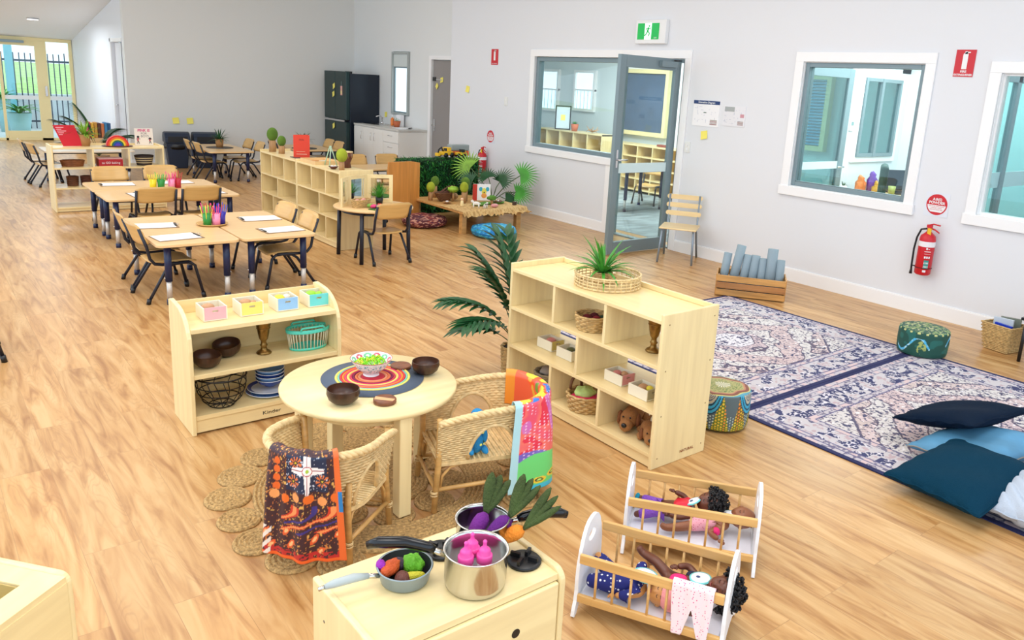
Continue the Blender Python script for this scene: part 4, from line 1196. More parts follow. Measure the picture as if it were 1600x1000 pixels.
goblet(-3.82, 3.08, .5065, .18, 'tarnished brass goblet in the upper left bay of the shelf near the rugs')
goblet(-3.86, 2.40, .5065, .195, 'tarnished brass goblet in the upper right bay of the shelf near the rugs')
t = thing('handled_basket', 'small turquoise plastic basket with slatted sides in the low shelf', 'basket', (-4.985, 3.79, .3015))
M_tq = mat('turquoise_plastic', (84, 214, 190), .35)
m = MB(); m.lathe([(.078, 0), (.08, .012), (.076, .012), (.074, .003), (0, .003)], M_tq, 40, sx=1, sy=.62); m.obj('base', t)
m = MB(); stakes(m, .078, .088, .008, .085, mat('pale_slat', (226, 220, 190), .4), 34, .0022, 1, .62); m.obj('slats', t)
m = MB(); m.lathe([(.092, .078), (.094, .094), (.088, .094), (.086, .078), (.092, .078)], M_tq, 40, sx=1, sy=.62, caps=False); m.obj('rim', t)
for s in (-1, 1): MB().tube([(-.05, s * .054, .094), (-.045, s * .05, .104), (.045, s * .05, .104), (.05, s * .054, .094)], .005, M_tq, 8).obj('handle', t)
t.scale = (1.25, 1.2, 1.2)
t = thing('wire_basket', 'black wire basket on the bottom of the low curved shelf', 'basket', (-5.455, 3.77, .0965), .1)
M_wire = mat('black_wire', (26, 22, 20), .35, .4)
m = MB(); R = .10
for z, r in ((.004, .05), (.03, .075), (.06, .09), (.09, .098), (.125, R)): hoop(m, r, z, M_wire, .0022 if z < .12 else .0035)
m.obj('hoops', t)
m = MB()
for k in range(10):
    a = 2 * PI * k / 10
    m.tube([(r * math.cos(a + d), r * math.sin(a + d), z) for r, z, d in ((.0, .004, 0), (.05, .004, 0), (.078, .03, .12), (.092, .06, .25), (.098, .09, .12), (R, .125, 0))], .0018, M_wire, 6)
for s in (1,): m.tube([(R * math.cos(a), R * math.sin(a) * .35 - .0, .125 - .03 * math.sin(a)) for a in [PI * k / 16 for k in range(17)]], .0026, M_wire, 6)
m.obj('wires', t); t.scale = (1.18, 1.18, 1.25); t.location.x += .01; t.location.y -= .02
M_bl1 = mat('light_blue_glaze', (112, 158, 214), .2); M_bl2 = mat('cobalt_glaze', (40, 68, 150), .2); M_wg = mat('white_glaze', (214, 222, 232), .2)
for k in range(2):
    m = MB(); r = .112 - .008 * k; m.lathe([(.05, 0), (r * .8, .004), (r, .012), (r - .002, .015)], M_wg, 40); m.lathe([(r - .002, .015), (r * .82, .009), (r * .80, .008)], M_bl2, 40, caps=False); m.lathe([(r * .80, .008), (.05, .005), (0, .005)], M_wg if k else M_bl1, 40)
    tag(m.obj('dinner_plate', loc=(-5.20, 3.79, .0965 + .0165 * k)), ['blue rimmed plate at the bottom of the pile in the low shelf', 'blue rimmed plate second from the bottom of the pile in the low shelf'][k], 'plate', 'blue plates in the low shelf')
for k in range(4):
    m = MB(); m.lathe([(.028, 0), (.034, .006), (.06, .022), (.071, .040)], M_bl2 if k % 2 == 0 else M_bl1, 36); m.lathe([(.071, .040), (.073, .043), (.069, .043)], M_wg, 36, caps=False); m.lathe([(.069, .043), (.055, .022), (.02, .012), (0, .011)], M_bl1, 36)
    tag(m.obj('stacked_bowl', loc=(-5.19, 3.79, .1305 + .0185 * k)), ['blue bowl lowest of the stack in the low shelf', 'blue bowl second from the bottom of the stack', 'blue bowl second from the top of the stack', 'blue bowl on top of the stack in the low shelf'][k], 'bowl', 'blue bowls stacked in the low shelf')

# ---------------------------------------------------------------- on and in the shelf near the rugs
t = thing('woven_tray', 'round open weave wicker tray on top of the birch shelf near the rugs', 'tray', (-3.775, 2.83, .7205))
m = MB(); R = .168
for k, z in enumerate((.008, .024, .040, .056, .066)):
    pts = [((R + .003 * (1 if (i + k) % 2 else -1)) * math.cos(2 * PI * i / 72), (R + .003 * (1 if (i + k) % 2 else -1)) * math.sin(2 * PI * i / 72), z) for i in range(72)]
    m.tube(pts, .005 if k in (0, 4) else .0032, M_wick, 6, closed=True)
m.obj('woven_side', t)
m = MB(); stakes(m, R, R, .003, .066, M_wick, 36, .003); m.obj('uprights', t)
m = MB(); m.lathe([(R, 0), (R, .003), (0, .003)], M_wick, 48)
for r in [.02 * k for k in range(1, 8)]: hoop(m, r, .004, M_wick, .003, 40)
m.obj('base', t)
def spiky(t, z, n, ln, wd, mt, el0=.3, el1=1.45, droop=.9, r=.01, nm='foliage'):
    m = MB()
    for k in range(n):
        a = k * 2.399; e = el0 + (el1 - el0) * random.random()
        m.blade((r * math.cos(a), r * math.sin(a), z), a, e, ln * (.75 + .4 * random.random()), wd, droop * (1.3 - e / 1.6), mt)
    return m.obj(nm, t)
t = thing('potted_plant', 'small bright green potted plant in the wicker tray on the birch shelf', 'plant', (-3.80, 2.845, .7275))
m = MB(); ring_basket(m, .040, .046, .065, M_wick2, rows=7); m.lathe([(.043, .055), (0, .056)], M_soil, 24); m.obj('woven_pot', t)
spiky(t, .055, 48, .20, .024, M_leaf, .25, 1.4, 1.1)
t = thing('round_basket', 'seagrass basket of dark red yarn balls in the shelf near the rugs', 'basket', (-3.88, 2.81, .5065))
m = MB(); ring_basket(m, .072, .088, .08, M_wick2, rows=8); m.obj('body', t)
for k, (dx, dy, c) in enumerate(((-.02, .02, (110, 24, 36)), (.03, .02, (90, 20, 34)), (.0, -.03, (140, 30, 44)), (.035, -.035, (40, 70, 50)))):
    mm = mat('yarn_%d' % k, c, .9, bump=.8, bscale=300)
    tag(MB().ell((0, 0, 0), (.028, .028, .028), mm).obj('yarn_ball', loc=(-3.88 + dx, 2.81 + dy, .5065 + .048)), ['dark red yarn ball at the back left of the seagrass basket', 'deep maroon yarn ball at the back right of the seagrass basket', 'crimson yarn ball at the front of the seagrass basket', 'dark green yarn ball at the right of the seagrass basket'][k], 'yarn ball', 'yarn balls in the seagrass basket')
t = thing('round_basket', 'braided basket of green and pink cloths on the bottom shelf near the rugs', 'basket', (-3.895, 2.80, .0765))
m = MB(); ring_basket(m, .082, .10, .09, M_wick2, rows=7, amp=.004); m.obj('body', t)
m = MB(); m.tube([(-.02 + .0 * a, .085 + .02 * math.sin(a), .08 + .075 * math.sin(a)) if False else (.04 * math.cos(a), .084, .085 + .07 * math.sin(a)) for a in [PI * k / 10 for k in range(11)]], .008, mat('brown_handle', (120, 80, 50), .6), 8); m.obj('handle', t)
def lump(r, mt, seed, n=20, k=14, amp=.25):
    rr = random.Random(seed); ph = [(rr.random() * 6, rr.random() * 6, rr.randint(2, 4), rr.randint(2, 5)) for _ in range(4)]
    def wp(p):
        f = 1 + amp * sum(math.sin(a * p.x * 2 + q) * math.cos(b_ * p.y * 2 + s) for q, s, a, b_ in ph) / 4
        return p * f
    m = MB(); m.ell((0, 0, 0), r, mt, n, k, warp=wp); return m
tag(lump((.06, .055, .028), mat('pale_green_fleece', (196, 226, 140), .9, var=.2, vscale=30), 2).obj('folded_cloth', loc=(-3.905, 2.80, .168)), 'pale green cloth on top in the braided basket', 'cloth', 'cloths in the braided basket')
tag(lump((.082, .078, .018), mat('hot_pink_cloth', (220, 20, 90), .7), 5).obj('folded_cloth', loc=(-3.91, 2.785, .145)), 'hot pink cloth under the green one in the braided basket', 'cloth', 'cloths in the braided basket')
t = thing('round_basket', 'grey woven bowl in the bottom left bay of the shelf near the rugs', 'basket', (-3.84, 3.17, .0765))
m = MB(); ring_basket(m, .06, .085, .075, mat('grey_seagrass', (150, 136, 110), .7), rows=7); m.obj('body', t)
tag(lump((.055, .05, .03), mat('grey_cloth', (150, 140, 130), .9), 9).obj('folded_cloth', loc=(-3.84, 3.17, .15)), 'crumpled grey cloth in the grey woven bowl', 'cloth')
# plush puppies
def puppy(x, y, z, rz, s, c, label):
    t = thing('plush_puppy', label, 'soft toy', (x, y, z), rz, 'brown plush puppies on the bottom shelf'); t.scale = (s, s, s)
    mm = mat('puppy_fur', c, .9, bump=.5, bscale=120, var=.1); me_ = mat('puppy_ear', (128, 78, 44), .9, bump=.5, bscale=120)
    m = MB(); m.ell((0, 0, .048), (.04, .05, .042), mm, 20, 14); m.ell((0, -.045, .034), (.03, .038, .03), mm, 18, 12)
    m.ell((.0, .075, .045), (.042, .06, .038), mm, 18, 12)
    for sx in (-1, 1): m.ell((sx * .045, .03, .018), (.018, .035, .018), mm, 12, 8); m.ell((sx * .04, .12, .018), (.018, .03, .018), mm, 12, 8)
    m.tube([(0, .13, .05), (.01, .15, .075), (.02, .15, .09)], [.012, .01, .005], mm, 8)
    m.obj('body', t)
    for sx in (-1, 1): MB().ell((sx * .042, -.002, .045), (.012, .024, .032), me_, 12, 10).obj('ear', t)
    MB().ell((0, -.083, .044), (.0125, .009, .011), M_black, 12, 8).obj('nose', t)
    m = MB()
    for sx in (-1, 1): m.ell((sx * .016, -.046, .068), (.0045, .004, .0045), M_black, 8, 6)
    m.obj('eyes', t)
puppy(-3.875, 2.50, .0765, math.radians(-62), 1.12, (168, 118, 70), 'brown plush puppy lying on the bottom shelf, the farther one')
puppy(-3.905, 2.335, .0765, math.radians(-42), .9, (176, 126, 76), 'brown plush puppy lying on the bottom shelf, half behind the end panel')

# palm in a woven pot
t = thing('potted_palm', 'dark green palm in a tall woven pot beside the birch shelf near the rugs', 'plant', (-3.86, 3.475, 0))
m = MB(); ring_basket(m, .066, .078, .215, M_wick2, rows=22, n=40); m.lathe([(.074, .2), (0, .202)], M_soil, 24); m.obj('woven_pot', t)
def frond(m, base, az, el, L, droop, leaf, wd, nl, mt, ms, curl=.7):
    p = Vector(base); e = el; pts = [tuple(p)]; N = 14; dirs = []
    for i in range(N):
        d = Vector((math.cos(az) * math.cos(e), math.sin(az) * math.cos(e), math.sin(e))); dirs.append((p.copy(), d, e)); p = p + d * L / N; e -= droop / N; pts.append(tuple(p))
    m.tube(pts, [.004 * (1 - .7 * i / N) for i in range(N + 1)], ms, 6)
    for k in range(nl):
        f = .38 + .62 * k / (nl - 1); i = min(N - 1, int(f * N)); q, d, e = dirs[i]; q = q + d * (f * N - i) * L / N
        ll = leaf * math.sin(PI * (.22 + .72 * (1 - (f - .38) / .62))) 
        for s in (-1, 1):
            m.blade(tuple(q), az + s * (1.05 - .55 * (f - .38) / .62), e * .6 + .12, ll, wd, curl, mt, 4)
m = MB()
for az, el, L, dr in ((2.75, 1.25, .52, 1.35), (2.2, 1.4, .60, .6), (3.3, 1.15, .46, 1.4), (1.3, 1.42, .66, .35), (1.9, 1.5, .66, .35), (2.95, 1.5, .50, .7), (2.3, .8, .34, 1.2)):
    frond(m, (0, 0, .2), az, el, L, dr, .20, .058, 9, M_leafd, mat('palm_stem', (70, 96, 50), .5))
m.obj('fronds', t)

# ---------------------------------------------------------------- play stove
SX0, SX1, SY0, SY1, SH = -5.865, -5.33, 1.305, 1.645, .5
t = thing('play_stove', 'pale birch toy stove unit at the bottom of the frame with pans on top', 'play stove', ((SX0 + SX1) / 2, (SY0 + SY1) / 2, 0))
hw, hd = (SX1 - SX0) / 2, (SY1 - SY0) / 2
prof = [(-hd, 0), (hd, 0), (hd, SH + .004)]
for k in range(7):
    a = PI / 2 * k / 6; prof.append((-hd + .035 - .035 * math.sin(a), SH + .012 - .035 + .035 * math.cos(a)))
for x in (-hw, hw - .019): MB().prism(prof, 'x', x, x + .019, M_maple).obj('side_panel', t, bevel=.006, seg=3)
MB().box(-hw + .019, -hd + .012, SH - .018, hw - .019, hd - .002, SH, M_mapleh).obj('top', t, bevel=.001)
MB().box(-hw + .019, hd - .012, 0, hw - .019, hd, SH - .018, M_mapleh).obj('back_panel', t)
MB().box(-hw + .022, -hd + .002, .07, hw - .022, -hd + .018, SH - .02, M_mapleh).obj('oven_door', t, bevel=.004)
m = MB(); m.at(.112, -hd + .0015, .39, rx=PI / 2); m.lathe([(.0125, 0), (.0, .0)], M_black, 24); m.obj('finger_hole', t)
MB().box(-hw + .019, -hd + .02, .01, hw - .019, -hd + .034, .065, M_mapleh).obj('plinth', t)
ox, oy = t.location.x, t.location.y
for y, z in ((-.1, .12), (.1, .12), (-.1, .42), (.1, .42)): MB().at(-hw - .0005, y, z, ry=-PI / 2).lathe([(.004, 0), (0, 0.0002)], mat('steel_screw', (130, 126, 120), .4, .8), 10).obj('screw_cap', t)
for bx_, by_ in ((-5.392, 1.405), (-5.545, 1.563)):
    m = MB(); m.lathe([(.044, 0), (.046, .006), (.042, .01), (0, .01)], M_black, 28, cx=bx_ - ox, cy=by_ - oy)
    for k in range(4):
        a = k * PI / 2 + .5; m.at(bx_ - ox, by_ - oy, SH, rz=a).box(.012, -.004, .01, .038, .004, .022, M_black)
    o = m.obj('burner', t)
    for v in o.data.vertices:
        if v.co.z < .1: v.co.z += SH

def saucepan(x, y, z, r, h, name, label, h_az, mh, extra=None, hl=.17):
    t = thing(name, label, 'saucepan', (x, y, z))
    m = MB(); m.lathe([(r * .9, 0), (r * .97, .006), (r, .02), (r, h - .004), (r + .004, h), (r + .003, h + .002), (r - .003, h), (r - .004, h - .01), (r - .004, .012), (0, .006)], M_steel, 56); m.obj('pan_body', t)
    ca, sa = math.cos(h_az), math.sin(h_az)
    P = lambda d, zz: (ca * d, sa * d, zz)
    m = MB(); m.tube([P(r - .002, h * .78), P(r + .02, h * .84), P(r + .035, h * .9)], .008, M_steel, 8); m.obj('handle_bracket', t)
    m = MB(); m.tube([P(r + .025, h * .88), P(r + .04, h * .95), P(r + hl * .5, h * 1.06), P(r + hl * .85, h * 1.02), P(r + hl, h * .92)], [.009, .012, .013, .013, .009], mh, 12, flat=1.15); m.obj('handle', t)
    return t
M_hblack = mat('glossy_black_handle', (14, 16, 22), .18)
saucepan(-5.547, 1.402, SH + .001, .077, .098, 'saucepan', 'large stainless steel saucepan holding three pink baby bottles on the toy stove', math.radians(141), M_hblack, hl=.19)
MB_ = None
# second small grip on the large pan
for k, (dx, dy, dz) in enumerate(((-.022, .012, 0), (.02, -.008, 0), (.012, .035, .0))):
    t = thing('baby_bottle', ['toy baby bottle with a pink cap, left one in the saucepan', 'toy baby bottle with a pink cap, right one in the saucepan', 'toy baby bottle with a pink cap, rear one in the saucepan'][k], 'baby bottle', (-5.547 + dx, 1.402 + dy, SH + .008), 0, 'toy baby bottles in the saucepan')
    M_bot = mat('cloudy_white_plastic', (225, 220, 226), .25); M_pnk = mat('bright_pink_plastic', (240, 80, 170), .35)
    MB().lathe([(.017, 0), (.018, .004), (.018, .052), (.014, .058), (0, .058)], M_bot, 24).obj('bottle_body', t)
    MB().lathe([(.0195, .052), (.0195, .070), (.0175, .0715), (.0150, .0720), (.0150, .083), (.011, .088), (.0055, .091), (.0045, .101), (.0055, .106), (.003, .110), (0, .110)], M_pnk, 24, wave=lambda a, i: 1 + (.02 * math.cos(a * 24) if i in (0, 1) else 0)).obj('teat_cap', t)
t = saucepan(-5.443, 1.525, SH + .001, .070, .085, 'saucepan', 'smaller stainless steel saucepan of plush root vegetables at the back of the toy stove', math.radians(-27), M_hblack, hl=.16)
# plush vegetables with leaves
def plush_veg(x, y, z, az, el, L, r, c, label, leaf=.17):
    t = thing('plush_root_vegetable', label, 'toy vegetable', (x, y, z), 0, 'plush root vegetables in the rear saucepan')
    mm = mat('veg_%d_%d' % (c[0], c[2]), c, .85, bump=.5, bscale=150)
    d = Vector((math.cos(az) * math.cos(el), math.sin(az) * math.cos(el), math.sin(el)))
    pts = [tuple(d * L * f) for f in (0, .1, .25, .45, .65, .85, 1)]
    MB().tube(pts, [r * f for f in (.25, .55, .8, .95, 1, .9, .45)], mm, 14).obj('root', t)
    for k in range(3):
        e2 = el + .35 + .12 * (k - 1); az2 = az + .35 * (k - 1); q = d * L
        dd = Vector((math.cos(az2) * math.cos(e2), math.sin(az2) * math.cos(e2), math.sin(e2)))
        pts = [tuple(q + dd * leaf * f) for f in (0, .15, .4, .7, .9, 1)]
        MB().tube(pts, [.006, .010, .016, .017, .011, .003], mat('olive_plush_leaf', (66, 84, 36), .9, bump=.7, bscale=160, var=.3), 10, flat=.5).obj('leaf', t)
plush_veg(-5.488, 1.52, SH + .035, math.radians(20), .55, .085, .022, (110, 28, 130), 'purple plush carrot in the rear saucepan, left', .11)
plush_veg(-5.452, 1.495, SH + .035, math.radians(-5), .6, .085, .024, (96, 22, 122), 'purple plush carrot in the rear saucepan, middle', .12)
plush_veg(-5.425, 1.478, SH + .035, math.radians(-35), .5, .075, .020, (238, 140, 40), 'orange plush carrot in the rear saucepan, right', .13)
# frying pan
t = thing('frying_pan', 'small grey frying pan of toy vegetables on the left of the toy stove', 'frying pan', (-5.682, 1.512, SH + .001))
r, h = .067, .042; M_gp = mat('grey_enamel', (150, 164, 170), .3, .3)
MB().lathe([(r * .8, 0), (r * .88, .004), (r, h - .003), (r + .003, h), (r - .002, h)], M_gp, 48).lathe([(r - .002, h), (r * .86, .007), (0, .006)], mat('dark_nonstick', (40, 40, 46), .4), 48).obj('pan_body', t)
a = math.radians(171); P = lambda d, z: (math.cos(a) * d, math.sin(a) * d, z)
MB().tube([P(r - .002, h * .7), P(r + .03, h * .9)], .006, M_steel, 8).tube([P(r + .025, h * .88), P(r + .06, h), P(r + .11, h * .96), P(r + .13, h * .9)], [.007, .011, .010, .006], mat('grey_handle', (176, 186, 186), .4), 12).tube([P(r + .13, h * .9), P(r + .145, h * .85)], .005, M_steel, 8).obj('handle', t)
for k, (dx, dy, dz, rad, c, lab) in enumerate(((.028, .008, .028, (.026, .026, .024), (110, 190, 40), 'lime green toy broccoli in the frying pan'), (-.028, .022, .03, (.036, .018, .018), (226, 96, 40), 'orange toy carrot piece in the frying pan'),
        (-.018, -.022, .022, (.024, .02, .016), (110, 60, 50), 'brown toy potato in the frying pan'), (.006, -.03, .024, (.011, .030, .011), (214, 206, 50), 'yellow toy bean in the frying pan'), (-.05, .03, .042, (.014, .012, .014), (170, 40, 190), 'purple toy onion at the rim of the frying pan'), (.002, .03, .026, (.02, .016, .016), (60, 40, 60), 'dark aubergine toy in the frying pan'))):
    mm = mat('panfood_%d' % k, c, .6, bump=.5, bscale=200, var=.15)
    o = (lump(rad, mm, k + 3, amp=.5 if k == 0 else .12)).obj('toy_vegetable', loc=(-5.682 + dx, 1.512 + dy, SH + .001 + dz), rz=.4 * k); tag(o, lab, 'toy vegetable', 'toy vegetables in the frying pan')

# ---------------------------------------------------------------- play sink in the corner of the frame
t = thing('play_sink', 'pale birch toy sink unit cut off by the bottom left corner of the frame', 'play sink', (-6.325, 1.985, 0), math.radians(-141))
W, D, H = .53, .36, .5
def inset(m, z0, z1, mt):
    bx0, bx1, by0, by1 = .075, W - .075, -D + .055, -.075
    m.box(.019, -D, z0, bx0, 0 - .002, z1, mt); m.box(bx1, -D, z0, W - .019, -.002, z1, mt); m.box(bx0, -D, z0, bx1, by0, z1, mt); m.box(bx0, by1, z0, bx1, -.002, z1, mt)
m = MB(); inset(m, H - .018, H, M_mapleh); m.obj('top', t)
prof = [(-D, 0), (0, 0)] + [(-.03 + .03 * math.cos(PI / 2 * k / 6), H + .004 - .03 + .03 * math.sin(PI / 2 * k / 6)) for k in range(7)] + [(-D, H + .004)]
for x in (0, W - .019): MB().prism(prof, 'x', x, x + .019, M_maple).obj('side_panel', t, bevel=.006, seg=3)
MB().box(.019, -.014, 0, W - .019, 0, H - .016, M_mapleh).obj('back_panel', t)
m = MB(); bx0, bx1, by0, by1 = .077, W - .077, -D + .057, -.077; M_bs = mat('olive_birch_basin', (196, 172, 110), .4)
m.box(bx0, by0, H - .11, bx1, by1, H - .105, M_bs); m.box(bx0, by0, H - .105, bx0 + .004, by1, H - .004, M_bs); m.box(bx1 - .004, by0, H - .105, bx1, by1, H - .004, M_bs)
m.box(bx0, by0, H - .105, bx1, by0 + .004, H - .004, M_bs); m.box(bx0, by1 - .004, H - .105, bx1, by1, H - .004, M_bs); m.obj('basin', t)
# ---------------------------------------------------------------- persian style rugs
M_rug = attr_mat('printed_rug_pile', .95, bump=.25, bscale=400)
def rug(name, label, x0, x1, y0, y1, seed):
    W, Hh = x1 - x0, y1 - y0
    def pos(u, v): return x0 + W * u, y0 + Hh * v, np.full_like(u, .006) + .0012 * vnoise(u * 300, v * 300, seed)
    def col(u, v):
        X, Y = W * u, Hh * v
        e = np.minimum(np.minimum(X, W - X), np.minimum(Y, Hh - Y))      # distance to the edge
        sx, sy = np.abs(X - W / 2), np.abs(Y - Hh / 2)
        n1 = vnoise(X * 26, Y * 26, seed + 1); n2 = vnoise(X * 75, Y * 75, seed + 2); n3 = vnoise(X * 9, Y * 9, seed + 3)
        # mirrored noise makes the figure symmetric
        m1 = vnoise(sx * 32 + 5, sy * 32 + 9, seed + 4); m2 = vnoise(sx * 62, sy * 62, seed + 5)
        c = np.zeros(u.shape + (3,)) + np.array([206, 188, 184.])
        curl = np.abs(m1 - .5) < .035
        field = e > .30
        c = blendc(c, field & (m1 > .56), (216, 196, 196)); 
        # cream shapes
        zig = .06 * (np.abs(((sx + sy) * 4.0) % 1 - .5) * 2)
        d = sx / (W * .40) + sy / (Hh * .42) + zig + .22 * (vnoise(sx * 11, sy * 11, seed + 21) - .5)
        c = blendc(c, d < 1.12, (214, 208, 206)); c = blendc(c, d < .88, (208, 186, 186)); c = blendc(c, d < .62, (216, 210, 208)); c = blendc(c, d < .40, (204, 184, 188)); c = blendc(c, d < .24, (224, 220, 226))
        for lim in (1.12, .88, .62, .40, .24): c = blendc(c, (np.abs(d - lim) < .013) & field, (96, 84, 104))
        cd = (W / 2 - sx - .30) / (W * .2) + (Hh / 2 - sy - .30) / (Hh * .2)
        c = blendc(c, field & (cd < .8), (214, 208, 206)); c = blendc(c, (np.abs(cd - .8) < .03) & field, (90, 84, 110))
        c = blendc(c, field & curl, (120, 104, 122)); c = blendc(c, field & (m2 > .78), (72, 72, 104)); c = blendc(c, field & (n2 > .84), (60, 58, 90)); c = blendc(c, field & (m2 < .14), (236, 232, 236))
        # main border
        b = (e > .10) & (e < .26)
        c = blendc(c, b, (202, 196, 200)); q = vnoise(X * 26, Y * 26, seed + 7); q2 = np.abs(vnoise(X * 50, Y * 50, seed + 8) - .5)
        c = blendc(c, b & (q > .52) & (q2 > .09), (50, 54, 98)); c = blendc(c, b & (q > .5) & (q2 < .05), (226, 222, 232)); c = blendc(c, b & (q < .28) & (n2 > .5), (190, 166, 172))
        for a_, b_ in ((.03, .10), (.26, .30)):
            g = (e > a_) & (e < b_); c = blendc(c, g, (196, 188, 194)); c = blendc(c, g & (n2 > .6), (116, 110, 134)); c = blendc(c, g & (n1 > .70), (214, 190, 190))
        for a_ in (.10, .26, .30, .065): c = blendc(c, np.abs(e - a_) < .0035, (96, 92, 134))
        c = blendc(c, e < .03, (30, 34, 82)); fade = vnoise(X * 5, Y * 5, seed + 11)[..., None]
        return c * (1 - .10 * fade) + 235 * .10 * fade
    o = grid(name, 420, 380, pos, col, M_rug)
    sd = MB().box(x0, y0, 0.0006, x1, y1, .0055, mat('navy_rug_edge', (28, 32, 78), .9)).obj('binding', o)
    return tag(o, label, 'rug', 'matching faded persian style rugs')
rug('patterned_rug', 'faded pink and navy persian style rug, the far one by the crate', -3.06, -1.04, 2.435, 4.12, 3)
rug('patterned_rug', 'faded pink and navy persian style rug, the near one under the cushions', -3.09, -1.04, .70, 2.432, 17)

# ---------------------------------------------------------------- drum poufs
M_pouf = attr_mat('printed_pouf', .6)
def pouf(name, label, x, y, r, h, colside, coltop):
    def pos(u, v):
        rr = np.interp(v, [0, .04, .12, .3, .45, .52, .56, .62, 1], [r * .9, r * .97, r, r * 1.02, r * 1.01, r, r * .95, r * .88, .0001]); z = np.interp(v, [0, .04, .12, .3, .45, .52, .56, .62, 1], [.004, .008, .03, h * .5, h * .86, h * .95, h * .99, h, h + .008])
        return rr * np.cos(2 * PI * u), rr * np.sin(2 * PI * u), z
    def col(u, v):
        top = v > .54
        rr = np.clip((1 - v) / .46, 0, 1)
        return np.where(top[..., None], coltop(rr, u * 2 * PI), colside(u, np.clip(v / .54, 0, 1)))
    o = grid(name, 260, 150, pos, col, M_pouf, closed_u=False, loc=(x, y, .0075))
    return tag(o, label, 'pouf')
def cs1(u, v):
    c = np.zeros(u.shape + (3,)) + np.array([88, 104, 108.])
    dia = (np.abs(((u * 9) % 1) - .5) * 2 + v * .9) ; g = (dia < 1.0)
    c = blendc(c, g, (90, 118, 40)); c = blendc(c, (v > .35) & (((u * 9) % 2) < 1) & g, (104, 78, 40))
    gx_, gy_ = (u * 64) % 1 - .5, (v * 13 + .5 * np.floor(u * 64)) % 1 - .5; dd = gx_ ** 2 + gy_ ** 2
    c = blendc(c, g & (dd < .12), (238, 196, 60)); c = blendc(c, g & (dd < .10) & (np.floor(u * 64) % 5 == 0), (236, 140, 60)); c = blendc(c, (~g) & (dd < .05) & (v < .5), (220, 240, 230))
    sc_ = np.hypot(((u * 4 + .35) % 1 - .5) * 3.2, (1 - v) * 2.0); k = sc_ < 1.0; c = blendc(c, k, (60, 170, 206)); c = blendc(c, k & (np.sin(sc_ * 34) > .3), (30, 60, 80)); c = blendc(c, sc_ < .55, (200, 190, 160)); c = blendc(c, (sc_ < .5) & (np.sin(sc_ * 50) > 0), (90, 100, 120))
    c = blendc(c, v < .04, (50, 50, 60)); return c
def ct1(r, a):
    rr = r * (1 + .10 * np.sin(3 * a) + .05 * np.sin(7 * a))
    c = np.zeros(r.shape + (3,)) + np.array([90, 160, 180.])
    c = blendc(c, rr < .93, (206, 200, 120)); c = blendc(c, rr < .86, (132, 76, 60)); c = blendc(c, rr < .72, (190, 130, 100)); c = blendc(c, rr < .66, (176, 170, 110)); c = blendc(c, (rr < .62) & (vnoise(r * 40, a * 14, 3) > .6), (110, 130, 70)); c = blendc(c, (rr < .25) & (np.sin(a * 16) > .2), (236, 230, 214)); return c
pouf('drum_pouf', 'round pouf with teal, yellow dots and brown circle pattern beside the birch shelf', -3.285, 2.405, .150, .205, cs1, ct1)
def cs2(u, v):
    c = np.zeros(u.shape + (3,)) + np.array([24, 78, 66.])
    n = vnoise(u * 22, v * 6, 9); c = blendc(c, n > .72, (30, 100, 90))
    s1 = (np.abs(v - .5 - .28 * np.sin(u * 26)) < .05) & (vnoise(u * 9, v * 2, 44) > .5); c = blendc(c, s1 & (vnoise(u * 20, v * 3, 2) > .45), (80, 180, 220)); c = blendc(c, s1 & (vnoise(u * 60, v * 12, 5) > .6), (180, 220, 230))
    s2 = (np.hypot(((u * 8) % 1 - .5) * 2, (v - .45) * 2.2) < .5) & (np.floor(u * 8) % 2 == 0); c = blendc(c, s2 & (vnoise(u * 120, v * 24, 7) > .5), (170, 180, 100)); c = blendc(c, (v > .9) & (np.sin(u * 120) > .5), (200, 200, 130)); return c
def ct2(r, a):
    c = np.zeros(r.shape + (3,)) + np.array([34, 84, 70.]); c = blendc(c, vnoise(r * 9 * np.cos(a) + 20, r * 9 * np.sin(a) + 20, 4) > .62, (120, 150, 90)); c = blendc(c, vnoise(r * 14 * np.cos(a) + 40, r * 14 * np.sin(a) + 40, 6) > .72, (190, 190, 140)); return c
pouf('drum_pouf', 'round dark green pouf with blue swirls at the far rug seam near the wall', -1.045, 2.40, .165, .185, cs2, ct2)

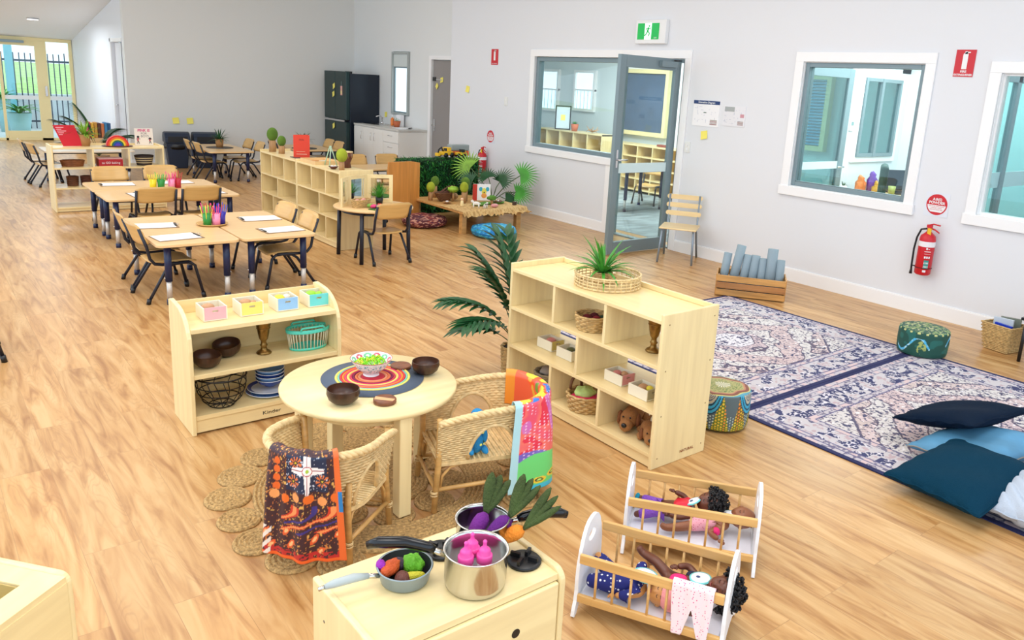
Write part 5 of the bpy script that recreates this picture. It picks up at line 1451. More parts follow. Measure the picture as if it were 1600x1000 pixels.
# ---------------------------------------------------------------- cushions
def cushion(name, label, loc, size, th, rot, mt, ribs=0, seam=None, sag=0.0, cat='cushion', grp='scatter cushions piled on the near rug'):
    n = 60; vs = []; fs = []
    R = Matrix.Rotation(r_(rot[0]), 3, Vector((.77, -.64, 0))) @ Matrix.Rotation(r_(rot[1]), 3, Vector((.64, .77, 0))) @ Matrix.Rotation(r_(rot[2]), 3, 'Z')
    sx, sy = size
    for lay in (1, -1):
        for j in range(n):
            for i in range(n):
                u, v = -1 + 2 * i / (n - 1), -1 + 2 * j / (n - 1)
                p = (max(0, 1 - abs(u) ** 2.6) * max(0, 1 - abs(v) ** 2.6)) ** .52
                pin = 1 - .10 * (abs(u) ** 2) * (1 - abs(v) ** 3) * .6; pin2 = 1 - .10 * (abs(v) ** 2) * (1 - abs(u) ** 3) * .6
                x, y = u * sx / 2 * pin2 if False else u * sx / 2 * (1 - .07 * (1 - v * v) * (abs(u) > .0) * abs(u)), v * sy / 2 * (1 - .07 * (1 - u * u) * abs(v))
                z = lay * th / 2 * p
                if ribs and abs(u) < .97 and abs(v) < .97: z += lay * .017 * abs(math.sin((u - v) * ribs * PI / 2)) ** .85 * min(1, p * 2)
                z += .006 * math.sin(5 * u + 3 * v) * p - sag * (u * u + v * v) * .5
                z += lay * .004 * math.sin(13 * u * v + 7 * u) * (1 - p)
                vs.append(tuple(R @ Vector((x, y, z))))
    N = n * n
    for j in range(n - 1):
        for i in range(n - 1):
            a = j * n + i; fs += [(a, a + 1, a + n + 1, a + n), (N + a + n, N + a + n + 1, N + a + 1, N + a)]
    rim = [i for i in range(n)] + [j * n + n - 1 for j in range(1, n)] + [(n - 1) * n + i for i in range(n - 2, -1, -1)] + [j * n for j in range(n - 2, 0, -1)]
    for k in range(len(rim)):
        a, b = rim[k], rim[(k + 1) % len(rim)]; fs.append((a, N + a, N + b, b))
    t = thing(name, label, cat, loc, 0, grp)
    zmin = min(v[2] for v in vs)
    m = MB(); m.add(vs, fs, mt, True); m.obj('cover', t)
    pts = [vs[k] for k in rim[::2]]
    MB().tube(pts, .004, seam or mt, 6, closed=True).obj('piping', t)
    return t
M_nv = mat('dark_teal_linen', (4, 52, 74), .85, bump=.4, bscale=240, spec=.12); M_nv2 = mat('navy_linen', (6, 26, 48), .85, bump=.4, bscale=240, spec=.12)
M_lb = mat('sky_blue_velvet', (84, 146, 186), .6, var=.18, vscale=6); M_gc = mat('grey_taupe_linen', (142, 138, 132), .8); M_wr = mat('white_ribbed_plush', (186, 198, 214), .85, bump=.4, bscale=260); M_gr = mat('grey_ribbed_plush', (176, 180, 190), .85, bump=.4, bscale=260)
r_ = math.radians
cushion('scatter_cushion', 'dark navy cushion at the back of the cushion pile', (-2.45, 1.53, .185), (.54, .42), .11, (-15, -7, -8), M_nv2)
cushion('scatter_cushion', 'sky blue velvet cushion with a grey edge, second from the back of the pile', (-2.57, 1.37, .110), (.56, .44), .13, (-6, -5, -6), M_lb, seam=M_gc)
cushion('scatter_cushion', 'grey ribbed cushion between the blue and white ones at the right edge', (-2.36, 1.06, .11), (.45, .42), .13, (3, -3, 2), M_gr, ribs=7)
cushion('scatter_cushion', 'dark teal cushion with a piped edge at the front left of the pile', (-2.96, 1.275, .108), (.56, .44), .15, (2, -6, -6), M_nv)
cushion('scatter_cushion', 'white ribbed plush cushion lowest in the front right of the pile', (-2.88, .90, .112), (.50, .46), .14, (9, -6, 2), M_wr, ribs=7)

# ---------------------------------------------------------------- crate of rolled mats
t = thing('wooden_crate', 'brown slatted wooden crate of rolled grey mats against the wall', 'crate', (-.845, 4.04, .0015), math.radians(-53))
M_cr = wood('stained_pine', (206, 152, 84), .5, .35, 0, 10); M_cr2 = wood('dark_stained_pine', (120, 84, 52), .5, .35, 0, 10)
W, D, H = .58, .30, .19
for s, nm in ((-1, 0), (1, 1)):
    for k in range(3):
        MB().box(-W / 2, s * (D / 2) - (.006 if s > 0 else -.0), .008 + k * .062, W / 2, s * (D / 2) + (.006 if s > 0 else .012) , .008 + k * .062 + .054, M_cr if k != 1 else wood('mid_stained_pine', (176, 120, 66), .5, .3, 0, 10)).obj('slat', t, bevel=.002)
for s in (-1, 1): MB().box(s * (W / 2) - .006, -D / 2 + .012, .008, s * (W / 2) + .006, D / 2 - .006, H + .0, M_cr).obj('end_board', t, bevel=.002)
MB().box(-W / 2 + .01, -D / 2 + .02, .012, W / 2 - .01, D / 2 - .01, .02, M_cr2).obj('base_board', t)
M_mt = mat('grey_foam_mat', (142, 160, 170), .75, bump=.2, bscale=120)
ca, sa = math.cos(t.rotation_euler.z), math.sin(t.rotation_euler.z)
labs = ['leftmost of the rolled mats', 'second rolled mat from the left, the tallest', 'third rolled mat from the left', 'fourth rolled mat from the left', 'fifth rolled mat from the left', 'sixth rolled mat from the left, thick and tall', 'rightmost of the rolled mats']
for k, (lx, r, h, tl) in enumerate(((-.245, .036, .33, .10), (-.165, .040, .41, .16), (-.08, .036, .33, .13), (.0, .038, .33, .08), (.08, .035, .31, .02), (.155, .045, .40, .02), (.24, .038, .31, -.02))):
    m = MB()
    def spiral(rr): return [(rr * (1 - .0 * q) * math.cos(q * PI / 12), rr * math.sin(q * PI / 12)) for q in range(24)]
    m.lathe([(r, 0), (r, h), (r * .86, h + .001), (r * .80, h - .004), (r * .72, h - .004), (r * .66, h + .001), (r * .5, h + .001), (r * .44, h - .004), (r * .3, h - .004), (r * .26, h), (0, h)], M_mt, 28)
    ly = .0
    o = m.obj('rolled_mat', loc=(t.location.x + ca * lx - sa * ly, t.location.y + sa * lx + ca * ly, .026))
    o.rotation_euler = (-.12, tl * .9, t.rotation_euler.z); tag(o, 'grey foam, ' + labs[k] + ' in the crate', 'rolled mat', 'rolled grey mats in the crate')

# ---------------------------------------------------------------- white wood slat chair by the wall
t = thing('slatted_chair', 'grey framed chair with pale wooden slats beside the open glazed door', 'chair', (-.34, 5.34, 0), math.radians(124))
M_gt = mat('grey_tube', (142, 156, 170), .35, .4); M_pw = wood('pale_slat_wood', (238, 212, 160), .35, .06, 0, 8)
def slat(x0, x1, y, z0, z1, th, tilt=0):
    m = MB(); pts = []
    r = (z1 - z0) / 2
    for k in range(9): a = -PI / 2 + PI * k / 8; pts.append((x1 - r + r * math.cos(a), (z0 + z1) / 2 + r * math.sin(a)))
    for k in range(9): a = PI / 2 + PI * k / 8; pts.append((x0 + r + r * math.cos(a), (z0 + z1) / 2 + r * math.sin(a)))
    m.prism(pts, 'y', y, y + th, M_pw); return m
MB().box(-.19, -.16, .345, .19, .20, .362, M_pw).obj('seat', t, bevel=.008, seg=3)
for k, z in enumerate((.44, .525, .61)): slat(-.185, .185, -.187 - .012 * k, z, z + .05, .014).obj('backrest_slat', t, bevel=.002)
for s in (-1, 1):
    MB().tube([(s * .155, .17, .335), (s * .155, -.15, .335), (s * .155, -.175, .36), (s * .155, -.20, .66)], .010, M_gt, 10).obj('upright', t)
    MB().tube([(s * .15, .12, .335), (s * .158, .165, .32), (s * .175, .215, 0)], .011, M_gt, 10).obj('leg', t)
    MB().tube([(s * .15, -.06, .335), (s * .158, -.12, .30), (s * .175, -.235, 0)], .011, M_gt, 10).obj('leg', t)

# ---------------------------------------------------------------- fire extinguishers and signs
def extinguisher(y, zb, label, sc=1.0, rad=.062):
    t = thing('fire_extinguisher', label, 'fire extinguisher', (-.078, y, zb)); H = .36
    M_w = mat('label_white', (240, 236, 238), .4)
    m = MB(); m.lathe([(rad * .8, 0), (rad, .012), (rad, H * .82), (rad * .9, H * .90), (rad * .5, H * .96), (rad * .3, H)], M_red, 32); m.obj('cylinder', t)
    m = MB(); m.lathe([(rad + .001, H * .66), (rad + .001, H * .78)], M_w, 32, caps=False); m.obj('white_band', t)
    lb = thing
    m = MB()
    def patch(a0, a1, z0, z1, mt, off=.0015):
        n = 8; vs = []; fs = []
        for k in range(n + 1):
            a = a0 + (a1 - a0) * k / n; vs += [((rad + off) * math.cos(a), (rad + off) * math.sin(a), z0), ((rad + off) * math.cos(a), (rad + off) * math.sin(a), z1)]
        for k in range(n): fs.append((2 * k, 2 * k + 2, 2 * k + 3, 2 * k + 1))
        m.add(vs, fs, mt, True)
    c = PI * 1.22
    for k in range(3): patch(c - .35 + k * .26, c - .15 + k * .26, H * .40, H * .45, M_w)
    patch(c - .4, c + .4, H * .55, H * .565, M_w); patch(c - .4, c + .4, H * .50, H * .505, M_w); patch(c - .25, c - .05, H * .60, H * .645, M_w); patch(c + .0, c + .2, H * .61, H * .625, M_w)
    patch(c - .3, c + .3, H * .17, H * .36, mat('label_teal', (60, 150, 140), .4)); 
    for q in range(8): patch(c - .27 + (q % 4) * .15, c - .2 + (q % 4) * .15, H * (.19 + .085 * (q // 4)), H * (.23 + .085 * (q // 4)), M_w, .002)
    patch(c - .3, c + .1, H * .08, H * .13, M_w)
    m.obj('label', t)
    m = MB(); m.cyl(0, 0, H - .005, H + .04, .017, M_red, 16); m.box(-.012, -.02, H + .03, .012, .02, H + .055, M_red); m.obj('valve', t)
    m = MB(); m.tube([(0, .01, H + .05), (-.005, -.03, H + .065), (-.005, -.085, H + .06)], .006, M_red, 8); m.obj('lever', t)
    m = MB(); m.tube([(0, .0, H + .03), (-.005, -.05, H + .02), (-.005, -.085, H - .0)], .006, M_red, 8); m.obj('carry_handle', t)
    MB().box(-.032, -.03, H - .05, -.024, .0, H + .03, mat('inspection_tag', (236, 190, 40), .5)).obj('inspection_tag', t)
    m = MB(); m.tube([(0, .02, H + .02), (-.01, .06, H + .01), (-.01, .085, H - .06), (-.01, .095, H - .16), (-.01, .092, .06), (-.01, .09, .02)], .008, M_black, 10); m.tube([(-.01, .09, .035), (-.01, .09, -.01)], [.008, .013], M_black, 10); m.obj('hose', t)
    m = MB(); hoop(m, rad + .003, .06, M_black, .0025, 32); m.tube([(0, rad, .06), (-.01, .092, .06)], .004, M_black, 6); m.obj('strap', t)
    MB().box(.05, -.02, .1, .078, .02, .3, mat('bracket_grey', (150, 150, 150), .5)).obj('wall_bracket', t)
    return t
extinguisher(2.925, .355, 'red fire extinguisher hung on the wall between the two right windows')
extinguisher(9.36, .37, 'red fire extinguisher on the wall behind the hedge, far from the camera')

def sign(name, label, cat, y, z, w, h, mt):
    return thing(name, label, cat, (0, y, z))
def arrow_sign(y0, y1, z0, z1, label, big):
    t = thing('extinguisher_sign', label, 'sign', (-.002, (y0 + y1) / 2, (z0 + z1) / 2))
    w, h = abs(y1 - y0), z1 - z0
    MB().box(-.003, -w / 2, -h / 2, .001, w / 2, h / 2, M_red).obj('plate', t)
    m = MB(); m.box(-.0042, -w * .13, -h * .22, -.0032, w * .13, h * .30, M_white)
    m.prism([(w * .13 * math.cos(a), h * .30 + w * .13 * math.sin(a)) for a in [PI * k / 8 for k in range(9)]], 'x', -.0042, -.0032, M_white); m.box(-.0042, -w * .08, h * .34, -.0032, w * .05, h * .44, M_white); m.box(-.0042, -w * .22, h * .38, -.0032, w * .0, h * .42, M_white)
    m.obj('pictogram', t)
    if big:
        text('FIRE', .026, M_white, t, (-.0035, 0, -h * .31), WALLROT, bold=.0006); text('EXTINGUISHER', .0205, M_white, t, (-.0035, 0, -h * .43), WALLROT, bold=.0006)
    else:
        text('FIRE EXTINGUISHER', .014, M_white, t, (-.0035, 0, -h * .42), WALLROT)
arrow_sign(2.985, 2.835, 1.945, 2.15, 'red fire extinguisher sign with white lettering high between the right windows', True)
arrow_sign(9.33, 9.17, 1.93, 2.14, 'small red fire extinguisher sign high on the wall left of the long window', False)
def round_sign(y, z, r, label):
    t = thing('round_sign', label, 'sign', (-.002, y, z))
    def disc(m, R, x, mt, lo=-1, hi=1):
        pts = [(R * math.cos(2 * PI * k / 48), max(lo * R, min(hi * R, R * math.sin(2 * PI * k / 48)))) for k in range(48)]
        m.prism(pts, 'x', x - .0006, x, mt)
    MB().box(-.0008, -r * 1.15, -r * 1.15, .001, r * 1.15, r * 1.15, mat('clear_backing', (226, 230, 238), .3)).obj('backing', t)
    m = MB(); disc(m, r, -.001, M_red); m.obj('red_disc', t)
    m = MB(); pts = []
    for k in range(49):
        a = PI + PI * k / 48; yy = r * .88 * math.cos(a); zz = max(-r * .72, r * .88 * math.sin(a)); pts.append((yy, min(-.05 * r, zz)))
    m.prism(pts, 'x', -.0025, -.0018, M_white); m.obj('white_panel', t)
    text('A:B(E)', r * .34, M_white, t, (-.0022, 0, r * .50), WALLROT, bold=.0006); text('POWDER', r * .36, M_white, t, (-.0022, 0, r * .17), WALLROT, bold=.0008)
    for k, s in enumerate(('FOR WOOD, PAPER, PLASTIC', 'FLAMMABLE LIQUIDS', 'AND ELECTRICAL FIRES')): text(s, r * .115, M_red, t, (-.0027, 0, -r * (.17 + .16 * k)), WALLROT)
round_sign(2.935, .93, .085, 'round red A:B(E) POWDER sign above the near fire extinguisher')
round_sign(9.28, .945, .085, 'round red sign above the far fire extinguisher')
# exit sign
t = thing('exit_sign', 'green running man exit sign in a white box above the glazed door', 'exit sign', (-.04, 6.30, 2.33))
MB().box(-.012, -.25, -.13, .04, .20, .12, M_white).obj('housing', t, bevel=.006)
m = MB(); m.box(-.016, -.155, -.085, -.013, .165, .085, mat('exit_green', (10, 160, 70), .4, emit=.5)); m.obj('green_panel', t)
MB().box(-.018, -.045, -.085, -.0165, .055, .085, mat('exit_white', (240, 255, 250), .4, emit=.6)).obj('doorway', t)
m = MB(); G = mat('exit_green', (1, 1, 1)); x = -.0195
def P3(a, b): return (x, a, b)
m.ell(P3(-.012, .055), (.001, .010, .011), G, 12, 8); m.tube([P3(-.005, .04), P3(.008, .0)], .009, G, 8); m.tube([P3(.008, .0), P3(-.02, -.02), P3(-.01, -.05)], .006, G, 8); m.tube([P3(.008, 0), P3(.03, -.03), P3(.048, -.045)], .006, G, 8)
m.tube([P3(-.002, .035), P3(-.03, .02), P3(-.036, .04)], .004, G, 8); m.tube([P3(0, .035), P3(.025, .03), P3(.03, .01)], .004, G, 8); m.obj('running_man', t)
text('EXIT', .02, M_white, t, (-.0175, -.11, -.07), WALLROT)
# evacuation diagrams
def framed(y0, y1, z0, z1, label, blue):
    t = thing('evacuation_diagram', label, 'notice', (-.001, (y0 + y1) / 2, (z0 + z1) / 2)); w, h = abs(y0 - y1), z1 - z0
    MB().box(-.006, -w / 2, -h / 2, .001, w / 2, h / 2, M_paper if blue else mat('grey_white_paper', (232, 232, 236), .5)).obj('sheet', t)
    m = MB(); G = mat('plan_line', (150, 160, 190), .6); rr = random.Random(4 if blue else 8)
    if blue:
        MB().box(-.0075, -w / 2, h * .36, -.0062, w / 2, h / 2, mat('header_blue', (20, 52, 110), .4)).obj('header', t)
        text('Evacuation Diagram', h * .105, M_white, t, (-.0078, 0, h * .43), WALLROT, bold=.0004)
    for k in range(26):
        a, b_ = (rr.random() - .5) * w * .8, (rr.random() - .5) * h * .75 - h * .05
        if k % 2: m.box(-.0068, a, b_, -.0062, a + w * .12 * rr.random(), b_ + .002, G)
        else: m.box(-.0068, a, b_, -.0062, a + .002, b_ + h * .14 * rr.random(), G)
    m.obj('floor_plan', t)
    if blue: MB().box(-.0078, -.005, h * .02, -.0065, .03, h * .05, M_leafd).obj('here_marker', t)
    m = MB()
    for k in range(4): m.box(-.0072, -w * .44, -h * .42 + k * h * .05, -.0064, -w * .18, -h * .42 + k * h * .05 + h * .035, mat('plan_legend_%d' % (k % 2), [(170, 130, 130), (180, 170, 160)][k % 2], .6))
    m.obj('legend', t)
    if not blue:
        m = MB(); m.box(-.0072, .0, h * .22, -.0064, w * .45, h * .45, mat('photo_grey', (170, 176, 176), .6)); m.obj('photo_strip', t)
        m = MB(); m.box(-.0072, -w * .45, -.01, -.0064, -w * .28, h * .12, mat('pale_red_print', (206, 150, 160), .6)); m.obj('red_print', t)
framed(5.60, 5.255, 1.375, 1.635, 'evacuation diagram with a blue header on the wall right of the glazed door', True)
framed(5.20, 4.93, 1.40, 1.60, 'smaller printed plan without a header, right of the evacuation diagram', False)

def note(loc, n, label, w=.075, tilt=.1):
    t = MB()
    nx_, ny_ = n; tx, ty = -ny_, nx_
    vs = []
    for i in range(5):
        f = i / 4; c = .012 * f * f
        for s in (-1, 1):
            a = s * w / 2; b_ = w / 2 - f * w
            aa = a * math.cos(tilt) - b_ * math.sin(tilt); bb_ = a * math.sin(tilt) + b_ * math.cos(tilt)
            vs.append((tx * aa + nx_ * (.0015 + c), ty * aa + ny_ * (.0015 + c), bb_))
    t.add(vs, [(2 * i, 2 * i + 1, 2 * i + 3, 2 * i + 2) for i in range(4)], M_yel)
    o = t.obj('sticky_note', loc=loc); so = o.modifiers.new('s', 'SOLIDIFY'); so.thickness = .0006
    return tag(o, label, 'sticky note', 'yellow sticky notes')
note((0, 5.425, 1.285), (-1, 0), 'yellow sticky note below the evacuation diagram', .085, .2)
note((0, 9.90, 1.575), (-1, 0), 'yellow sticky note on the wall between the taupe door and the extinguisher sign', .09, -.15)
note((.24, 12.86, 1.03), (-1, 0), 'yellow sticky note above the kitchen tap', .09)
note((.27, 11.06, 1.68), (-1, 0), 'yellow sticky note at the top of the taupe kitchen door', .08, .2)
note((.27, 11.20, 1.58), (-1, 0), 'yellow sticky note near the latch of the taupe kitchen door', .08, .9)
note((-2.85, 14.505, .76), (-.125, -.992), 'yellow sticky note on the back wall above the bins, left', .1)
note((-2.63, 14.477, .76), (-.125, -.992), 'yellow sticky note on the back wall above the bins, right', .1)
note((2.92, 3.6, 1.75), (-1, 0), 'yellow sticky note on the office wall seen through the right window', .1)
def switch(y, z, label, x=0):
    t = thing('light_switch', label, 'light switch', (x, y, z))
    MB().box(-.009, -.036, -.058, .001, .036, .058, mat('switch_plate', (232, 232, 228), .35)).obj('plate', t, bevel=.003)
    for k in (-1, 1): MB().box(-.014, -.010, k * .022 - .012, -.0092, .010, k * .022 + .012, M_white).obj('rocker', t, bevel=.001)
switch(5.635, 1.14, 'light switch beside the glazed door casing'); switch(8.94, 1.45, 'light switch high on the wall left of the long window')

# basket and dark stand at the right edge
t = thing('tapered_basket', 'square woven basket of folders by the wall at the right edge', 'basket', (-.40, 2.115, .001), math.radians(-12))
m = MB()
rows = 16
for k in range(rows):
    z = .008 + k * .0125; h_ = .085 + .028 * k / rows; pts = []
    for q in range(40):
        f = q / 40 * 4; s = int(f); g = -1 + 2 * (f - s); a = .0028 * (1 if (q // 1 + k) % 2 else -1)
        c = [(g, -1), (1, g), (-g, 1), (-1, -g)][s]; pts.append((c[0] * (h_ + a), c[1] * (h_ + a), z))
    m.tube(pts, .0068, M_wick2, 5, closed=True)
m.add([(-.083, -.083, .004), (.083, -.083, .004), (.083, .083, .004), (-.083, .083, .004)], [(0, 1, 2, 3)], M_wick2)
m.obj('woven_body', t)
tt = thing
for k, (dx, dy, c, hh, lab) in enumerate(((-.04, .0, (20, 60, 190), .19, 'bright blue folder in the basket at the right edge'), (.0, .02, (200, 210, 220), .225, 'pale folder in the basket at the right edge'), (.045, -.01, (120, 128, 116), .23, 'grey green folder in the basket at the right edge'))):
    m = MB(); m.at(0, 0, 0, .3 * k - .3).box(-.012, -.07, 0, .006, .065, hh, mat('folder_%d' % k, c, .4)); tag(m.obj('folder', loc=(-.40 + dx, 2.115 + dy, .012), bevel=.002), lab, 'folder', 'folders in the woven basket')
t = thing('black_stand', 'dark metal stand leg at the right edge of the frame beside the basket', 'stand', (-.40, 1.90, 0))
MB().tube([(0, .03, 0), (0, .03, .3)], .012, M_black, 8).obj('leg', t); MB().box(-.2, -.3, .3, .12, .06, .318, M_black).obj('top', t); MB().tube([(.0, -.26, 0), (0, -.26, .3)], .012, M_black, 8).obj('leg', t)
MB().tube([(-.18, -.26, 0), (-.18, -.26, .3)], .012, M_black, 8).obj('leg', t)
MB().tube([(-.18, .03, 0), (-.18, .03, .3)], .012, M_black, 8).obj('leg', t)
# ---------------------------------------------------------------- doll cradles
M_cw = mat('white_cradle_paint', (244, 246, 250), .35)
M_pine = wood('clear_pine', (226, 180, 112), .4, .15, 0, 12)
def cradle(cx, cy, ang, label):
    t = thing('doll_cradle', label, 'doll cradle', (cx, cy, 0), math.radians(ang), 'white ended wooden doll cradles')
    L, Wd = .47, .23
    half = [(0, .305), (.03, .302), (.055, .29), (.078, .265), (.098, .225), (.112, .18), (.117, .13), (.116, .09), (.122, .055), (.136, .025), (.140, .006), (.132, .0), (.118, .006), (.095, .028), (.05, .045), (0, .05)]
    out = [(-a, b) for a, b in half[::-1]][:-1] + half            # bottom centre -> left -> top -> right -> bottom
    # handle hole, joined to the top by a slit
    hole = [(.036 * math.cos(PI / 2 + 2 * PI * k / 16), .240 + .020 * math.sin(PI / 2 + 2 * PI * k / 16)) for k in range(17)]
    i = out.index((0, .305))
    lf = out[:i + 1] + hole[:9]; rt = [(-a, b_) for a, b_ in lf][::-1]
    for x in (-L / 2 - .012, L / 2):
        m = MB(); m.prism(lf, 'x', x, x + .012, M_cw); m.prism(rt, 'x', x, x + .012, M_cw)
        keep = [k for k, f in enumerate(m.f) if not (len(f) == 4 and all(abs(m.v[q][1]) < 1e-6 for q in f))]
        m.f = [m.f[k] for k in keep]; m.mi = [m.mi[k] for k in keep]; m.sm = [m.sm[k] for k in keep]
        o = m.obj('end_board', t); bm = bmesh.new(); bm.from_mesh(o.data); bmesh.ops.remove_doubles(bm, verts=bm.verts, dist=1e-5); bm.to_mesh(o.data); bm.free()
    for s in (-1, 1):
        y = s * Wd / 2
        MB().box(-L / 2, y - .007, .195, L / 2, y + .007, .228, M_pine).obj('rail', t, bevel=.003)
        MB().box(-L / 2, y - .007, .052, L / 2, y + .007, .080, M_pine).obj('rail', t, bevel=.003)
        for k in range(7):
            x = -L / 2 + L * (k + 1) / 8; MB().cyl(x, y, .078, .197, .0045, M_pine, 10).obj('spindle', t)
    MB().box(-L / 2, -Wd / 2 + .008, .052, L / 2, Wd / 2 - .008, .062, M_cw).obj('base_board', t)
    MB().box(-L / 2 + .006, -Wd / 2 + .012, .0625, L / 2 - .006, Wd / 2 - .012, .069, mat('white_mattress', (232, 232, 242), .9)).obj('mattress', t, bevel=.003)
    return t
K1 = (-4.74, 1.50, -61.8); K2 = (-4.325, 1.71, -52.4)
cradle(*K2, 'white and pine doll cradle with two dark dolls, the far one')
cradle(*K1, 'white and pine doll cradle with a pink garment over its rail, the near one')

def skin_mesh(name, chains, m, parent, sub=2):
    """chains of (x,y,z,r); a chain starting with an index number hangs on that earlier joint"""
    vs, es, rs = [], [], []
    for ch in chains:
        prev = None
        for q in ch:
            if isinstance(q, int): prev = q; continue
            vs.append(q[:3]); rs.append(q[3]); k = len(vs) - 1
            if prev is not None: es.append((prev, k))
            prev = k
    me = bpy.data.meshes.new(name); me.from_pydata(vs, es, [])
    o = bpy.data.objects.new(name, me); COL.objects.link(o)
    sk = o.modifiers.new('skin', 'SKIN'); sb = o.modifiers.new('sub', 'SUBSURF'); sb.levels = sub; sb.render_levels = sub
    sl = me.skin_vertices[0].data
    for k, r in enumerate(rs): sl[k].radius = (r, r); sl[k].use_root = (k == 0)
    bpy.context.view_layer.update()
    m2 = bpy.data.meshes.new_from_object(o.evaluated_get(bpy.context.evaluated_depsgraph_get()))
    bpy.data.objects.remove(o)
    m2.name = name; m2.materials.clear(); m2.materials.append(m)
    m2.polygons.foreach_set('use_smooth', [True] * len(m2.polygons))
    o = bpy.data.objects.new(name, m2); COL.objects.link(o); o.parent = parent
    return o
def head(t, c, R, skin, rz=0, tilt=0.0, roll=0.0, eyes='closed'):
    """head: crown towards +x, face towards +z (doll on its back); tilt turns the face towards -x, roll turns it sideways"""
    Rm = Matrix.Rotation(rz, 3, 'Z') @ Matrix.Rotation(roll, 3, 'X') @ Matrix.Rotation(tilt, 3, 'Y')
    def wp(p):
        f = 1.0
        if p.z > 0:
            d = math.hypot(p.x + .28, p.y); f += .16 * math.exp(-(d / .13) ** 2)          # nose
            for s in (-1, 1): f += .05 * math.exp(-(math.hypot(p.x + .42, p.y - s * .38) / .26) ** 2)   # cheeks
            for s in (-1, 1): f -= .05 * math.exp(-(math.hypot(p.x + .02, p.y - s * .33) / .14) ** 2)   # eye sockets
            f += .05 * math.exp(-(math.hypot(p.x + .58, p.y) / .13) ** 2) - .03 * math.exp(-(math.hypot(p.x + .48, p.y) / .05) ** 2)
            f += .05 * math.exp(-(math.hypot(p.x + .86, p.y) / .2) ** 2)
        return p * f
    m = MB(); m.ell(c, (R * 1.12, R * .92, R), skin, 48, 36, rot=Rm, warp=wp)
    for s in (-1, 1):
        q = Vector(c) + Rm @ Vector((-.15 * R, s * R * .92, 0)); m.ell(tuple(q), (R * .2, R * .09, R * .13), skin, 12, 8, rot=Rm)
    m.obj('head', t)
    m = MB()
    def on(px, py, lift=1.0):
        pz = math.sqrt(max(0, 1 - px * px - py * py)); p = wp(Vector((px, py, pz))); return Vector(c) + Rm @ Vector((p.x * R * 1.12, p.y * R * .92, p.z * R)) * lift
    dk = mat('doll_eye_line', (30, 18, 14), .4)
    for s in (-1, 1):
        if eyes == 'closed':
            m.tube([tuple(on(-.04 - .07 * math.sin(PI * k / 6), s * (.2 + .26 * k / 6), 1.0)) for k in range(7)], .0009, dk, 6)
        else: m.ell(tuple(on(-.02, s * .33, .99)), (R * .1, R * .1, R * .07), dk, 10, 8, rot=Rm)
        m.tube([tuple(on(.20, s * (.2 + .28 * k / 5), 1.0)) for k in range(6)], .0007, dk, 6)
    m.obj('eyes', t)
    m = MB(); m.tube([tuple(on(-.53 - .02 * math.cos(PI * (k - 3) / 3), -.18 + .36 * k / 6, 1.005)) for k in range(7)], [.0007, .0014, .002, .0022, .002, .0014, .0007], mat('doll_lips', (150, 70, 66), .4), 8); m.obj('mouth', t)
    return Rm
def curls(t, c, R, Rm, n, mt, spread=1.25, seed=1, drop=.2):
    rr = random.Random(seed); m = MB()
    for k in range(n):
        while True:
            p = Vector((rr.gauss(0, 1), rr.gauss(0, 1), rr.gauss(0, 1))).normalized()
            if p.x > -.15 + (p.z * .62 if p.z > 0 else -.3 * drop): break
        d = R * (.98 + (spread - 1) * rr.random()); q = Vector(c) + Rm @ (p * d)
        e = Vector((rr.gauss(0, 1), rr.gauss(0, 1), rr.gauss(0, 1))).normalized(); f = e.orthogonal().normalized(); r1 = R * .13; pts = []
        for j in range(6): a = j * 1.25; pts.append(tuple(q + (e * math.cos(a) + f * math.sin(a)) * r1 + e.cross(f) * r1 * .35 * j - e.cross(f) * r1))
        m.tube(pts, R * .07, mt, 5)
    m.ell(tuple(Vector(c) + Rm @ Vector((R * .16, 0, -R * .12))), (R * 1.05, R * 1.0, R * .98), mt, 20, 14, rot=Rm)
    return m.obj('hair', t)
M_sk1 = mat('deep_brown_vinyl', (104, 58, 40), .35); M_sk2 = mat('brown_vinyl', (142, 88, 58), .35); M_sk3 = mat('tan_vinyl', (206, 146, 84), .4)
M_hair = mat('black_curly_hair', (18, 16, 20), .6)
def hand(m, base, d, side, R, mt):
    """palm with four short bent fingers and a thumb"""
    d = Vector(d).normalized(); s = Vector(side).normalized(); n = d.cross(s)
    b = Vector(base); m.ell(tuple(b + d * R * .9), (R * .95, R * .95, R * .6), mt, 12, 8)
    for k, ln in enumerate((.9, 1.1, 1.05, .8)):
        p = b + d * R * 1.4 + s * R * (-.6 + .4 * k)
        m.tube([tuple(p), tuple(p + d * R * ln * .5 + n * R * .1), tuple(p + d * R * ln * .85 + n * R * .45)], [R * .25, R * .23, R * .16], mt, 7)
    p = b + d * R * .5 - s * R * .8; m.tube([tuple(p), tuple(p - s * R * .4 + d * R * .4), tuple(p - s * R * .5 + d * R * .8)], [R * .28, R * .26, R * .16], mt, 7)
